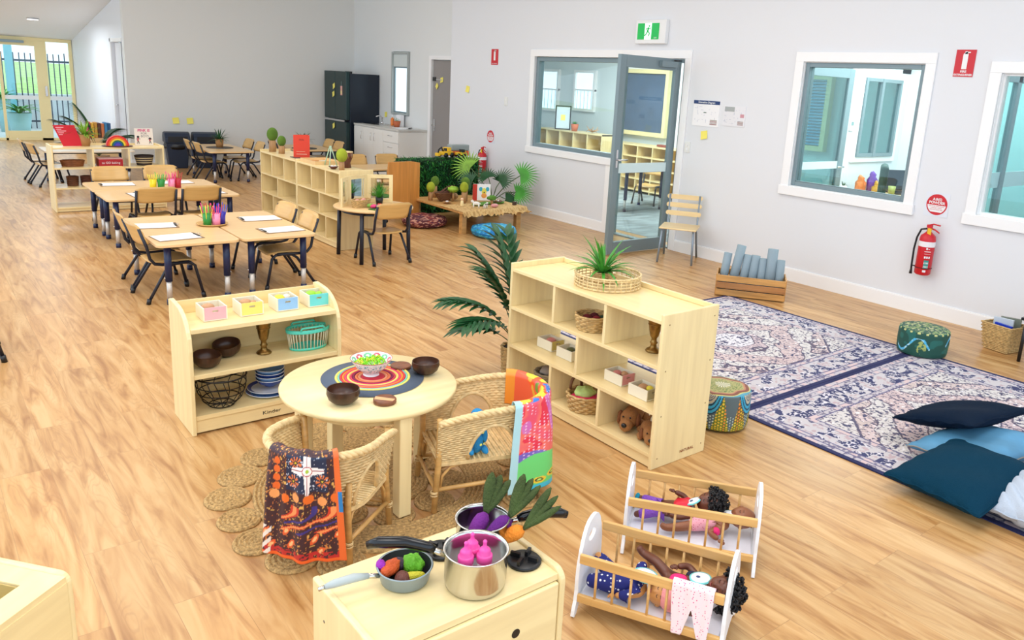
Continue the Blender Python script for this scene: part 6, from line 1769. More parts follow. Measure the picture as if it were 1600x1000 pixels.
def doll(K, lx, ly, lz, rz, label, skin, torso, arms, legs, cloth, clothparts, headc, R, htilt, hroll, hrz, hairfn, extras=None, name='baby_doll'):
    a = math.radians(K[2]); X = K[0] + math.cos(a) * lx - math.sin(a) * ly; Y = K[1] + math.sin(a) * lx + math.cos(a) * ly
    t = thing(name, label, 'doll', (X, Y, lz), a + rz)
    body = [torso] + [[0] + l for l in legs] + [[len(torso) - 2] + l for l in arms]
    b = skin_mesh('body', body, skin, t)
    for l in arms:
        hm = MB()
        d = Vector(l[-1][:3]) - Vector(l[-2][:3]); s = d.cross(Vector((0, 0, 1)));
        if s.length < 1e-4: s = Vector((0, 1, 0))
        hand(hm, l[-1][:3], d, s, l[-1][3] * 1.05, skin); hm.obj('hand', t)
    for nm, chains, mt in clothparts: skin_mesh(nm, chains, mt, t)
    Rm = head(t, headc, R, skin, hrz, htilt, hroll)
    if hairfn: hairfn(t, headc, R, Rm)
    if extras: extras(t)
    t.scale = (1.22, 1.22, 1.22)
    return t
def dots(t, m, chain, n, mt, r=.0018, seed=3):
    rr = random.Random(seed)
def polka(name, rgb, dot, sc=90):
    m = bpy.data.materials.new(name); m.use_nodes = True; n = m.node_tree; b = n.nodes['Principled BSDF']
    tc = n.nodes.new('ShaderNodeTexCoord'); v = n.nodes.new('ShaderNodeTexVoronoi'); v.inputs['Scale'].default_value = sc; v.inputs['Randomness'].default_value = .6
    n.links.new(tc.outputs['Object'], v.inputs['Vector'])
    r = n.nodes.new('ShaderNodeMath'); r.operation = 'LESS_THAN'; r.inputs[1].default_value = .22; n.links.new(v.outputs['Distance'], r.inputs[0])
    mx = n.nodes.new('ShaderNodeMix'); mx.data_type = 'RGBA'; mx.inputs['A'].default_value = L3(rgb); mx.inputs['B'].default_value = L3(dot)
    n.links.new(r.outputs[0], mx.inputs['Factor']); n.links.new(mx.outputs['Result'], b.inputs['Base Color']); b.inputs['Roughness'].default_value = .8
    return m
M_navyp = polka('navy_polka_cotton', (28, 38, 120), (236, 240, 250), 70)
M_purp = mat('purple_terry', (140, 86, 200), .9, bump=.7, bscale=220); M_tealt = mat('teal_terry', (30, 160, 190), .9, bump=.8, bscale=220)
M_redc = mat('crimson_satin', (214, 24, 54), .4); M_aqua = mat('aqua_trim', (120, 214, 216), .6); M_bib = mat('white_bib', (240, 242, 246), .7)
M_pinkp = polka('pink_speckled_cotton', (240, 170, 186), (200, 70, 110), 130); M_hot = mat('hot_pink_jersey', (236, 40, 120), .7); M_pkh = mat('soft_pink_knit', (244, 160, 164), .8, bump=.3, bscale=200)
M_flor = polka('white_floral_cotton', (250, 232, 238), (222, 96, 150), 110)
def bib(t, c, rx, ry, z, tilt=.25):
    m = MB(); m.at(c[0], c[1], z, 0, 0, tilt)
    m.lathe([(0, .003), (rx * .86, .002)], M_bib, 28, sy=ry / rx, caps=False); m.lathe([(rx * .84, .0028), (rx, .0012), (rx * .99, -.001)], M_aqua, 28, sy=ry / rx, caps=False)
    m.ell((-rx * .2, 0, .004), (.006, .005, .001), mat('bib_motif', (60, 80, 120), .6), 10, 6)
    m.obj('bib', t)

# far cradle: doll in purple trousers
doll(K2, -.075, .045, .120, 0, 'curly haired doll in purple trousers and a red top lying in the far cradle', M_sk1,
     [(-.02, 0, 0, .022), (.02, 0, .003, .026), (.05, 0, .006, .024), (.075, 0, .01, .012)],
     [[(.055, .03, .01, .011), (.03, .045, .03, .010), (.0, .035, .045, .008)], [(.055, -.03, .005, .011), (.02, -.045, 0, .010), (-.01, -.05, .01, .008)]],
     [[(-.04, .02, 0, .014), (-.08, .03, .0, .013), (-.12, .035, 0, .011)], [(-.04, -.02, 0, .014), (-.08, -.03, -.01, .013), (-.12, -.04, -.02, .011)]],
     None, [('trousers', [[(-.015, 0, 0, .027), (-.045, .018, 0, .019), (-.08, .03, 0, .018), (-.108, .035, 0, .017)], [0, (-.045, -.02, -.002, .019), (-.08, -.032, -.01, .018), (-.108, -.04, -.018, .017)]], M_purp),
            ('socks', [[(-.108, .035, 0, .019), (-.128, .037, .002, .018)], [(-.108, -.04, -.018, .019), (-.125, -.044, -.018, .018)]], M_tealt),
            ('top', [[(-.008, 0, .004, .029), (.025, 0, .007, .033), (.058, 0, .01, .029)], [1, (.05, .03, .014, .017), (.036, .042, .026, .015)]], M_redc)],
     (.118, .012, .035), .040, -.6, .5, 0, lambda t, c, R, Rm: curls(t, c, R, Rm, 190, M_hair, 1.42, 3), lambda t: bib(t, (.062, .0, 0), .026, .022, .040, -.5))
# far cradle: bald baby doll at the head end
doll(K2, .09, .015, .108, .05, 'bald brown baby doll in pink lying at the right end of the far cradle', M_sk2,
     [(-.04, 0, 0, .022), (-.01, 0, .003, .026), (.02, 0, .006, .024), (.045, 0, .012, .013)],
     [[(.02, .03, .01, .011), (-.01, .045, .02, .010), (-.03, .04, .03, .008)], [(.02, -.03, .0, .012), (-.02, -.05, -.005, .011), (.01, -.075, -.01, .009)]],
     [[(-.06, .02, 0, .016), (-.10, .035, .01, .014), (-.13, .02, -.01, .011), (-.145, .02, .004, .009)], [(-.06, -.025, 0, .017), (-.11, -.045, -.005, .015), (-.155, -.05, -.012, .012), (-.168, -.052, .002, .010)]],
     None, [('romper', [[(-.035, 0, 0, .028), (-.01, 0, .004, .031), (.022, 0, .008, .027)], [0, (-.055, .018, 0, .021)], [0, (-.055, -.022, 0, .021), (-.085, -.036, -.002, .021)]], M_pinkp),
            ('pink_sleeve', [[(.015, -.035, .0, .016), (-.01, -.05, -.005, .015)]], M_hot)],
     (.082, .006, .030), .036, -.25, .85, 0, lambda t, c, R, Rm: None, lambda t: bib(t, (.032, .0, 0), .024, .022, .038, -.3))
# near cradle: doll in navy polka dots with pink hat
doll(K1, -.095, -.030, .110, .06, 'baby doll in a navy polka dot suit and pink hat lying in the near cradle', M_sk3,
     [(-.03, 0, 0, .022), (.01, 0, .003, .026), (.04, 0, .0, .024), (.06, 0, 0, .012)],
     [[(.04, .035, .01, .012), (.02, .06, .02, .011), (.04, .085, .02, .009)], [(.04, -.03, .0, .011), (.01, -.045, -.005, .010), (-.02, -.05, -.01, .008)]],
     [[(-.05, .02, 0, .014), (-.08, .04, .02, .013), (-.105, .06, .03, .011)], [(-.05, -.02, 0, .014), (-.08, -.02, 0, .013), (-.105, -.02, 0, .011)]],
     None, [('polka_dot_suit', [[(-.03, 0, 0, .031), (.0, 0, .003, .034), (.032, 0, .004, .031)], [0, (-.055, .028, .006, .025), (-.085, .05, .016, .022), (-.108, .062, .02, .019)], [0, (-.055, -.022, 0, .024), (-.085, -.025, 0, .021), (-.108, -.025, 0, .019)],
                              [2, (.036, .036, .012, .017), (.02, .06, .02, .016), (.036, .08, .02, .014)], [2, (.036, -.032, .002, .017), (.01, -.046, -.004, .015), (-.012, -.05, -.008, .013)]], M_navyp)],
     (.096, -.006, .0), .034, -.1, .9, 0,
     lambda t, c, R, Rm: MB().ell(tuple(Vector(c) + Vector((.030, -.002, .002))), (R * 1.1, R * 1.22, R * 1.18), M_pkh, 26, 18).obj('pink_hat', t),
     lambda t: bib(t, (.05, -.002, 0), .036, .034, .040, .10))
# near cradle: dark doll with black curls, one leg raised
doll(K1, .085, .028, .120, -.03, 'black curly haired doll with a raised bare leg in the near cradle', M_sk1,
     [(-.03, 0, 0, .022), (.0, 0, .003, .026), (.035, 0, .004, .024), (.06, 0, .006, .013)],
     [[(.035, .035, .01, .012), (-.005, .055, .03, .011), (-.03, .03, .035, .009)], [(.035, -.03, .0, .012), (.0, -.05, -.005, .011), (.03, -.075, -.01, .009)]],
     [[(-.05, .02, .006, .017), (-.095, .035, .03, .015), (-.135, .045, .035, .012), (-.15, .045, .052, .010)], [(-.05, -.02, 0, .016), (-.09, -.01, 0, .014), (-.125, 0, -.005, .012)]],
     None, [('hot_pink_dress', [[(-.045, -.012, 0, .032), (-.01, -.004, .003, .034), (.015, 0, .004, .028)]], M_hot), ('navy_sleeve', [[(.02, .02, .012, .022), (.0, .045, .02, .016)]], mat('dark_navy_cotton', (34, 40, 66), .8))],
     (.105, .0, .024), .040, -.2, .75, 0, lambda t, c, R, Rm: curls(t, c, R, Rm, 230, M_hair, 1.5, 8), lambda t: bib(t, (.040, .006, 0), .030, .030, .036, -.1))
# garment over the near rail
a = math.radians(K1[2]); ca, sa = math.cos(a), math.sin(a)
def gpos(u, v):
    lx = .075 + .13 * u; d = v * .24 - .05; rr = .013
    wav = np.sin(u * 15) * .5 + np.sin(u * 29 + 1) * .3
    y = -.115 - rr * np.sin(np.clip(d / rr, -PI / 2, PI / 2)) - .004 * wav * np.clip(d / .05, 0, 1)
    z = np.where(np.abs(d) < rr * PI / 2, .234 + rr * (np.cos(np.clip(d / rr, -PI / 2, PI / 2)) - .6), .2265 - (np.abs(d) - rr * PI / 2))
    hem = np.clip((d - .06) / .13, 0, 1); mid = np.clip(1 - np.abs(u - .5) / .22, 0, 1)
    z = z + hem * .10 * mid                       # two hanging legs
    lx = lx + (u - .5) * -.02 * hem
    return K1[0] + ca * lx - sa * y, K1[1] + sa * lx + ca * y, z
o = grid('doll_garment', 60, 60, gpos, None, M_flor, thick=.003); tag(o, 'white and pink floral doll garment hanging over the rail of the near cradle', 'doll clothes')
"""
"""
# ---------------------------------------------------------------- kitchen corner
t = thing('kitchen_counter', 'white kitchen counter with cupboards and drawers beside the fridge', 'kitchen counter', (-.025, 12.24, 0))
M_cb = mat('white_laminate', (240, 238, 232), .35); M_bt = mat('pale_grey_benchtop', (206, 204, 198), .3)
x0, x1, y0, y1 = -.245, .262, -.80, .80
MB().box(x0, y0, .0, x1, y1, .83, M_cb).obj('carcass', t); MB().box(x0 - .025, y0 - .012, .832, x1, y1, .865, M_bt).obj('benchtop', t, bevel=.004)
def front(ya, yb, za, zb, nm, hy, hz, vert):
    d = MB().box(x0 - .018, ya + .003, za, x0 - .001, yb - .003, zb, M_cb).obj(nm, t, bevel=.002)
    if vert: MB().tube([(x0 - .02, hy, hz - .06), (x0 - .04, hy, hz - .06), (x0 - .04, hy, hz + .06), (x0 - .02, hy, hz + .06)], .004, M_chrome, 6).obj('handle', d)
    else: MB().tube([(x0 - .02, hy - .06, hz), (x0 - .04, hy - .06, hz), (x0 - .04, hy + .06, hz), (x0 - .02, hy + .06, hz)], .004, M_chrome, 6).obj('handle', d)
for ya, yb, hy in ((-.28, .08, -.02 + .06), (.08, .44, .14), (.44, .80, .50)): front(ya, yb, .08, .82, 'cupboard_door', hy if ya != -.28 else -.22 + .24, .68, True)
for k in range(4): front(-.80, -.28, .08 + .187 * k, .08 + .187 * k + .18, 'drawer', -.54, .08 + .187 * k + .11, False)
MB().box(x0 + .03, y0, 0, x0 + .05, y1, .075, mat('kickboard', (200, 198, 192), .5)).obj('kickboard', t)
t = thing('kitchen_tap', 'chrome kitchen tap at the fridge end of the white counter', 'tap', (.10, 12.74, .866))
MB().cyl(0, 0, 0, .05, .02, M_chrome).tube([(0, 0, .04), (0, 0, .11), (-.04, 0, .15), (-.12, 0, .13)], .010, M_chrome, 10).obj('spout', t); MB().tube([(0, 0, .10), (.02, -.05, .14)], .007, M_chrome, 8).obj('lever', t)
tag(MB().box(-.16, 12.5, .866, .1, 12.95, .872, M_steel).obj('sink_tray', bevel=.002), 'steel drainer tray on the white kitchen counter under the tap', 'sink')
t = thing('soap_bottle', 'orange soap pump bottle on the kitchen counter', 'bottle', (.13, 12.42, .866)); MB().lathe([(.03, 0), (.032, .01), (.032, .11), (.015, .13), (.012, .14), (0, .14)], mat('orange_soap', (240, 130, 50), .3), 20).obj('bottle', t); MB().cyl(0, 0, .14, .18, .006, M_white, 10).box(-.04, -.006, .175, .006, .006, .185, M_white).obj('pump', t)
tag(MB().box(.12, 12.14, .866, .2, 12.28, 1.06, M_paper).obj('paper_towel_box', bevel=.004), 'white paper towel box standing on the kitchen counter against the wall', 'box')
t = thing('plant_pot', 'terracotta pot with a small plant on the kitchen counter', 'plant', (.03, 12.08, .866)); MB().lathe([(.045, 0), (.065, .10), (.058, .10), (.05, .09), (0, .09)], mat('terracotta', (196, 104, 66), .7), 24).obj('pot', t); spiky(t, .09, 14, .09, .012, M_leaf)
tag(MB().at(-.02, 11.75, .866, rz=.3).box(-.11, -.15, 0, .11, .15, .006, M_paper).obj('paper_pile'), 'white papers lying on the kitchen counter near its end', 'papers')
tag(MB().at(.03, 11.62, .873, rz=.9).box(-.09, -.02, 0, .09, .02, .012, M_black).obj('phone_handset', bevel=.003), 'black handset lying on the papers on the kitchen counter', 'handset')

t = thing('fridge', 'tall dark green black french door fridge in the kitchen corner', 'fridge', (-.09, 13.565, 0))
M_fr = mat('dark_teal_steel', (40, 62, 62), .3, .5); M_fs = mat('black_fridge_side', (14, 26, 42), .35)
MB().box(-.24, -.46, .03, .32, .46, 1.70, M_fs).obj('cabinet', t, bevel=.006)
for ya, yb in ((-.455, -.003), (.003, .455)): MB().box(-.31, ya, .90, -.243, yb, 1.73, M_fr).obj('door', t, bevel=.006)
for k, (za, zb) in enumerate(((.06, .86),)): MB().box(-.31, -.455, za, -.243, .455, zb, M_fr).obj('freezer_drawer', t, bevel=.006)
MB().box(-.325, -.36, .865, -.30, .43, .895, M_chrome).obj('handle_bar', t); MB().box(-.26, -.42, 1.70, -.18, -.3, 1.735, M_black).obj('hinge_cover', t)
M_mag = mat('magnet_print', (230, 170, 160), .5)
for y, z, l in ((13.60, 1.47, 'yellow sticky note on the fridge door, upper'), (13.62, 1.33, 'yellow sticky note on the fridge door, lower'), (13.62, .77, 'yellow sticky note on the fridge freezer drawer')): note((-.4025, y, z), (-1, 0), l, .09, .4)
t = thing('bottle_magnet', 'bottle shaped printed magnet on the fridge door', 'magnet', (-.402, 13.30, 1.42)); m = MB(); m.box(-.003, -.035, -.10, .001, .035, .06, M_mag); m.box(-.003, -.015, .06, .001, .015, .14, mat('magnet_neck', (90, 110, 110), .5)); m.obj('bottle_shape', t); MB().box(-.0045, -.03, -.08, -.0035, .03, -.02, mat('magnet_label', (240, 220, 150), .5)).obj('label', t)

# bins
def bin_(x, y, lab):
    t = thing('rubbish_bin', lab, 'rubbish bin', (x, y, 0), -.12, 'large dark plastic bins by the back wall')
    M_bn = mat('dark_blue_plastic', (30, 44, 66), .45)
    vs = []
    def ring(w, d, z): return [(-w, -d, z), (w, -d, z), (w, d, z), (-w, d, z)]
    vs = ring(.14, .13, 0) + ring(.18, .165, .44)
    m = MB(); m.add(vs, [(3, 2, 1, 0), (4, 5, 6, 7), (0, 1, 5, 4), (1, 2, 6, 5), (2, 3, 7, 6), (3, 0, 4, 7)], M_bn); m.obj('bin_body', t, bevel=.012)
    m = MB(); prof = [(-.185, .42), (.175, .42), (.175, .52), (.12, .585), (0, .60), (-.10, .58), (-.185, .50)]; m.prism(prof, 'x', -.195, .195, M_bn); m.obj('lid', t, bevel=.012)
    MB().box(-.15, -.19, .44, .15, -.186, .53, M_black).obj('swing_flap', t, bevel=.002)
    m = MB(); m.lathe([(.19, .40), (.205, .36), (.195, .32), (.17, .33)], M_black, 32, sy=.93, caps=False, wave=lambda a, i: 1 + .02 * math.sin(a * 11 + i)); m.obj('bin_liner', t)
bin_(-2.93, 14.22, 'dark blue plastic rubbish bin by the back wall, the left one'); bin_(-2.49, 14.17, 'dark blue plastic rubbish bin by the back wall, the right one')

def pot_plant(x, y, z, s, label, pot=M_edge, leaf=M_leafd):
    t = thing('potted_plant', label, 'plant', (x, y, z)); MB().lathe([(.045 * s, 0), (.06 * s, .12 * s), (.054 * s, .12 * s), (.05 * s, .105 * s), (0, .105 * s)], pot, 20).obj('pot', t); spiky(t, .1 * s, 36, .19 * s, .026 * s, leaf, .2, 1.4, .9)
M_kraft = mat('tan_pot', (176, 128, 76), .7)
pot_plant(-2.68, 12.75, .476, 1.05, 'potted spiky plant on the table beside the bins', M_kraft)
tag(MB().cyl(0, 0, 0, .005, .2, mat('dark_grey_felt', (92, 88, 84), .9), 36).obj('table_mat', loc=(-2.68, 12.75, .4705)), 'round dark mat under the plant on the table beside the bins', 'mat')
pot_plant(-1.42, 12.55, .476, 1.0, 'potted spiky plant on the fridge-side table behind the red sign', M_kraft)
tag(MB().cyl(0, 0, 0, .005, .2, mat('dark_grey_felt', (1, 1, 1)), 36).obj('table_mat', loc=(-1.40, 12.55, .4705)), 'round dark mat under the plant on the fridge-side table', 'mat')

# ---------------------------------------------------------------- things on the cubby shelves
M_moss = mat('moss_green_felt', (92, 128, 40), .95, bump=.9, bscale=160, var=.2); M_mossl = mat('lime_green_felt', (166, 180, 48), .95, bump=.9, bscale=160, var=.2)
M_log = wood('raw_branch', (176, 134, 88), .7, .2, 2, 12)
def felt_tree(x, y, z, h, r, rb, label, mt=M_moss, grp='wooden log trees with green felt crowns'):
    t = thing('felt_tree', label, 'toy tree', (x, y, z), 0, grp)
    MB().lathe([(r, 0), (r * .98, h * .5), (r * .94, h), (0, h + .001)], M_log, 20, wave=lambda a, i: 1 + .04 * math.sin(a * 3)).obj('log_trunk', t)
    MB().ell((0, 0, h + rb * 1.12), (rb, rb, rb * 1.25), mt, 22, 16).obj('felt_crown', t)
TG = .7905
felt_tree(-3.17, 9.16, TG - .02, .13, .04, .062, 'taller green felt crowned log tree at the far end of the cubby shelf')
felt_tree(-3.15, 8.93, TG - .02, .09, .035, .048, 'shorter green felt crowned log tree at the far end of the cubby shelf')
t = thing('standing_book', 'red orange book standing open on the cubby shelf', 'book', (-3.19, 8.48, TG - .02), -.38)
for a_ in (0, .45): MB().at(0, 0, 0, rz=a_).box(0, -.003, 0, .17, .003, .25, mat('red_orange_cover', (222, 62, 36), .45)).obj('cover', t)
text('little', .03, mat('dark_print', (120, 30, 24), .5), t, (.085, -.0036, .20), (PI / 2, 0, 0)); MB().box(.03, -.0045, .04, .14, -.0035, .045, mat('pale_print', (240, 190, 160), .5)).box(.03, -.0045, .07, .12, -.0035, .074, mat('pale_print', (1, 1, 1))).obj('printed_lines', t)
t = thing('slate_tray', 'dark slate mat under the red book on the cubby shelf', 'mat', (-3.08, 8.40, TG - .0195)); MB().box(-.12, -.16, 0, .12, .16, .006, mat('dark_slate', (60, 64, 66), .6)).obj('slate', t)
t = thing('wooden_tray', 'wooden tray of pale shapes on the cubby shelf', 'tray', (-3.10, 7.98, TG - .0195)); m = MB(); m.box(-.14, -.19, 0, .14, .19, .008, M_beech); m.obj('base', t)
for a, b, c, d in ((-.14, -.19, -.13, .19), (.13, -.19, .14, .19), (-.13, -.19, .13, -.18), (-.13, .18, .13, .19)): MB().box(a, b, .0085, c, d, .035, M_beech).obj('side', t)
for k, (x, y, c) in enumerate(((-3.14, 7.9, (238, 228, 206)), (-3.06, 8.0, (214, 200, 170)), (-3.14, 8.05, (206, 150, 90)))): tag(MB().at(0, 0, 0, rz=k).box(-.04, -.03, 0, .04, .03, .012, mat('shape_%d' % k, c, .6)).obj('wooden_shape', loc=(x, y, TG - .011), bevel=.002), ['cream wooden shape at the near end of the tray', 'pale wooden shape in the middle of the tray', 'caramel wooden shape at the far end of the tray'][k], 'wooden block', 'wooden shapes in the tray')
t = thing('display_easel', 'small pale green table easel on the cubby shelf', 'easel', (-3.12, 7.72, TG - .0195))
for s in (-1, 1): MB().tube([(-.02, s * .06, 0), (.02, s * .012, .2)], .006, mat('pale_green_paint', (176, 206, 176), .5), 8).obj('leg', t)
MB().tube([(.09, 0, 0), (.02, 0, .2)], .006, mat('pale_green_paint', (1, 1, 1)), 8).obj('prop', t)
t = thing('hand_drum', 'dark wooden hand drum with a pale skin on the cubby shelf', 'drum', (-3.02, 7.52, TG - .0195))
M_dw = wood('dark_red_wood', (96, 44, 30), .4, .3, 2, 10)
MB().lathe([(.05, 0), (.04, .05), (.06, .10), (.065, .155), (.0, .155)], M_dw, 28).obj('shell', t); MB().cyl(0, 0, .156, .164, .067, mat('drum_skin', (232, 206, 158), .6), 28).obj('drum_skin', t)
m = MB()
for k in range(10):
    a = k * PI / 5; m.tube([(.066 * math.cos(a), .066 * math.sin(a), .158), (.062 * math.cos(a + .2), .062 * math.sin(a + .2), .10)], .002, M_edge, 5)
m.obj('ropes', t)
felt_tree(-3.185, 7.27, TG - .02, .09, .028, .055, 'lime felt crowned log tree at the near end of the cubby shelf', M_mossl)
t = thing('wooden_bowl', 'dark red wooden dish of white shells on the cubby shelf', 'bowl', (-3.20, 7.43, TG - .0195)); MB().lathe([(.02, 0), (.05, .025), (.045, .027), (0, .008)], M_dw, 24).obj('dish', t)
for k in range(3): MB().ell((.02 * math.cos(k * 2), .02 * math.sin(k * 2), .028), (.014, .010, .009), mat('shell_white', (236, 230, 226), .5), 10, 8).obj('shell', t)
t = thing('toy_basket', 'small woven pot in the cubby shelf bay behind the round mirror table', 'basket', (-3.12, 7.73, .3065)); m = MB(); ring_basket(m, .035, .045, .11, mat('grey_seagrass', (1, 1, 1)), rows=9, n=24); m.obj('body', t)
tag(MB().box(-.03, -.05, 0, .03, .05, .03, M_red).obj('red_block', loc=(-3.15, 8.68, .5265), bevel=.002), 'red block in the upper row of the cubby shelf', 'block')

# ---------------------------------------------------------------- round mirror table
t = thing('mirror_table', 'round beech table on black legs holding three framed mirrors', 'table', (-3.1, 6.76, 0))
MB().lathe([(0, .478), (.36, .478), (.372, .483), (.372, .496), (.366, .50), (0, .50)], M_beech, 64).obj('tabletop', t)
MB().lathe([(.30, .445), (.30, .478), (.28, .478), (.28, .445), (.30, .445)], M_black, 40, caps=False).obj('apron', t)
for k in range(4):
    a = PI / 4 + k * PI / 2; MB().tube([(.335 * math.cos(a), .335 * math.sin(a), .478), (.348 * math.cos(a), .348 * math.sin(a), 0)], .019, M_dnavy, 14).obj('leg', t)
M_mirror = mat('mirror_silver', (235, 238, 240), .02, 1.0)
t = thing('folding_mirror', 'three panel folding mirror in pale wooden frames on the round table', 'mirror', (-3.1, 6.76, .5005))
pan = [((-.335, -.02), (-.215, .10)), ((-.205, .115), (.03, .215)), ((.04, .215), (.255, .10))]
for (ax, ay), (bx_, by_) in pan:
    L = math.hypot(bx_ - ax, by_ - ay); an = math.atan2(by_ - ay, bx_ - ax); m = MB(); m.at(ax, ay, 0, rz=an); w_ = .035; Hm = .27
    m.box(0, -.008, 0, w_, .008, Hm, M_maple); m.box(L - w_, -.008, 0, L, .008, Hm, M_maple); m.box(w_, -.008, 0, L - w_, .008, w_, M_mapleh); m.box(w_, -.008, Hm - w_, L - w_, .008, Hm, M_mapleh)
    f = m.obj('frame', t); m = MB(); m.at(ax, ay, 0, rz=an); m.box(w_ - .002, -.002, w_ - .002, L - w_ + .002, .002, Hm - w_ + .002, M_mirror); m.obj('mirror_glass', f)
t = thing('oval_basket', 'woven oval basket of pink shells in front of the mirrors', 'basket', (-3.25, 6.72, .5005), .4); m = MB(); ring_basket(m, .085, .10, .075, M_wick2, 1.1, .62, rows=8); m.obj('body', t)
for k in range(5): MB().ell((-.06 + .03 * k, .02 * math.sin(k * 2), .062), (.024, .018, .014), mat('pink_shell', (216, 150, 136), .5), 12, 8).obj('shell', t)
pot = thing('grass_pot', 'bright green grass in a black pot in front of the mirrors', 'plant', (-3.02, 6.80, .5005)); MB().lathe([(.03, 0), (.038, .07), (.033, .07), (0, .06)], M_black, 20).obj('pot', pot); spiky(pot, .06, 90, .13, .008, mat('vivid_grass', (60, 150, 40), .5, var=.2), .5, 1.5, .5)
tag(MB().at(0, 0, 0, rz=.5).box(-.11, -.09, 0, .11, .09, .006, mat('artificial_turf', (60, 120, 40), .95, bump=1, bscale=200)).obj('turf_square', loc=(-3.12, 6.53, .5005)), 'square of green artificial turf at the front of the mirror table', 'turf mat')
for k, (dx, dy, c, lab) in enumerate(((-.05, .03, (226, 60, 120), 'pink toy flower on the turf square'), (-.01, .0, (110, 60, 150), 'purple toy flower on the turf square'), (.02, .05, (236, 80, 50), 'orange red toy flower on the turf square'), (-.06, .08, (120, 170, 60), 'green toy leaf beside the turf flowers'))):
    tag(lump((.028, .026, .018), mat('toy_flower_%d' % k, c, .5), 20 + k, amp=.6).obj('toy_flower', loc=(-3.14 + dx, 6.55 + dy, .5245)), lab, 'toy flower', 'toy flowers on the turf square')

# orange plywood easel boards beside the hedge
t = thing('trolley_board', 'tall orange brown plywood board on castors left of the hedge', 'room divider', (-1.95, 8.36, 0), .12)
M_op = wood('orange_ply', (214, 144, 66), .45, .15, 2, 8)
MB().prism([(-.22, .06), (.16, .06), (.16, .72), (-.16, .72)], 'y', -.01, .01, M_op).obj('board', t, bevel=.004)
MB().prism([(.165, .06), (.30, .06), (.30, .70), (.165, .72)], 'y', .0, .02, M_op).obj('side_board', t, bevel=.003)
for x in (-.18, .26): MB().at(x, -.0, 0).cyl(0, 0, .03, .06, .008, M_black, 10).ell((0, 0, .022), (.022, .012, .022), M_black, 12, 8).obj('castor', t)

# ---------------------------------------------------------------- hedge cabinet with toys
t = thing('hedge_cabinet', 'low cabinet covered in artificial green hedge behind the low wooden table', 'hedge', (-1.05, 8.78, 0))
MB().box(-.56, .0, 0, .52, .30, .68, mat('dark_green_backing', (18, 46, 26), .9)).obj('cabinet', t)
m = MB(); rr = random.Random(11)
M_h = [mat('hedge_leaf_%d' % k, c, .5) for k, c in enumerate([(20, 90, 40), (40, 130, 50), (24, 106, 58), (70, 156, 60)])]
for k in range(3400):
    u = rr.random()
    if u < .72: x, z, y, az = -.57 + 1.10 * rr.random(), rr.random() * .68, -.005, -PI / 2 + (rr.random() - .5) * 2.4
    elif u < .9: x, z, y, az = -.57 + 1.10 * rr.random(), .68, .3 * rr.random(), rr.random() * 6.28
    else: x, z, y, az = -.565, rr.random() * .68, .3 * rr.random(), PI + (rr.random() - .5) * 2.4
    m.blade((x, y, z), az, .7 - 1.3 * rr.random(), .06 + .03 * rr.random(), .014, .8, M_h[rr.randint(0, 3)], 2)
o = m.obj('hedge_leaves', t)
# toys on the hedge
t = thing('toy_digger', 'yellow and black toy digger on top of the hedge cabinet', 'toy vehicle', (-.98, 8.88, .71), .3)
M_yt = mat('toy_yellow', (240, 190, 30), .4)
MB().box(-.10, -.05, .03, .08, .05, .075, M_yt).box(-.02, -.045, .075, .05, .045, .125, M_yt).obj('body', t, bevel=.006); MB().box(-.022, -.03, .08, -.019, .03, .115, M_black).obj('window', t)
MB().tube([(-.06, 0, .07), (-.10, 0, .13), (-.15, 0, .10), (-.16, 0, .05)], .010, M_black, 8).obj('arm', t); MB().box(-.19, -.03, .02, -.145, .03, .06, M_yt).obj('bucket', t, bevel=.004)
for x in (-.07, .05):
    for y in (-.055, .055): m = MB(); m.at(x, y, .03, rx=PI / 2); m.cyl(0, 0, -.012, .012, .03, M_black, 16); m.obj('wheel', t)
t = thing('toy_truck', 'yellow toy truck at the right of the digger on the hedge cabinet', 'toy vehicle', (-.78, 8.86, .71), -.2); MB().box(-.06, -.04, .025, .06, .04, .06, M_yt).box(.0, -.04, .06, .055, .04, .10, M_black).obj('body', t, bevel=.005)
for x in (-.035, .04):
    for y in (-.045, .045): m = MB(); m.at(x, y, .025, rx=PI / 2); m.cyl(0, 0, -.01, .01, .024, M_black, 14); m.obj('wheel', t)
t = thing('toy_box', 'clear box with orange toys on top of the hedge cabinet behind the vehicles', 'toy box', (-.72, 9.0, .71)); MB().box(-.14, -.06, 0, .14, .06, .07, mat('orange_toys', (226, 110, 60), .5)).box(-.14, -.06, .071, .14, .06, .15, mat('grey_clear_box', (150, 160, 160), .3)).obj('box_body', t, bevel=.01)

# low slab table with small world play
t = thing('low_table', 'low pale wooden table with a woven runner in front of the hedge', 'table', (-1.24, 7.93, 0))
M_slab = wood('slab_wood', (206, 158, 96), .55, .2, 0, 8)
MB().prism([(-.47, -.60), (.47, -.52), (.50, .56), (-.46, .60)], 'z', .235, .262, M_slab).obj('tabletop', t, bevel=.006)
for x, y in ((-.41, -.51), (.40, -.46), (-.41, .52), (.42, .5)): MB().box(x - .032, y - .032, 0, x + .032, y + .032, .233, M_slab).obj('leg', t, bevel=.004)
MB().box(-.38, -.50, .19, .37, -.475, .233, M_slab).obj('apron', t)
def rpos(u, v):
    x = -.475 + .96 * u; y = -.64 + .55 * v; nz = vnoise(u * 30, v * 12, 3)
    edge = np.clip((-.60 + .07 * u - y) / .04, 0, 1)
    return x, y, .2655 - .05 * edge * (.6 + .8 * vnoise(u * 40, v * 0, 5)) + .002 * nz
def rcol(u, v):
    c = np.zeros(u.shape + (3,)) + np.array([206, 170, 112.]); return blendc(c, vnoise(u * 90, v * 30, 2) > .6, (176, 136, 82))
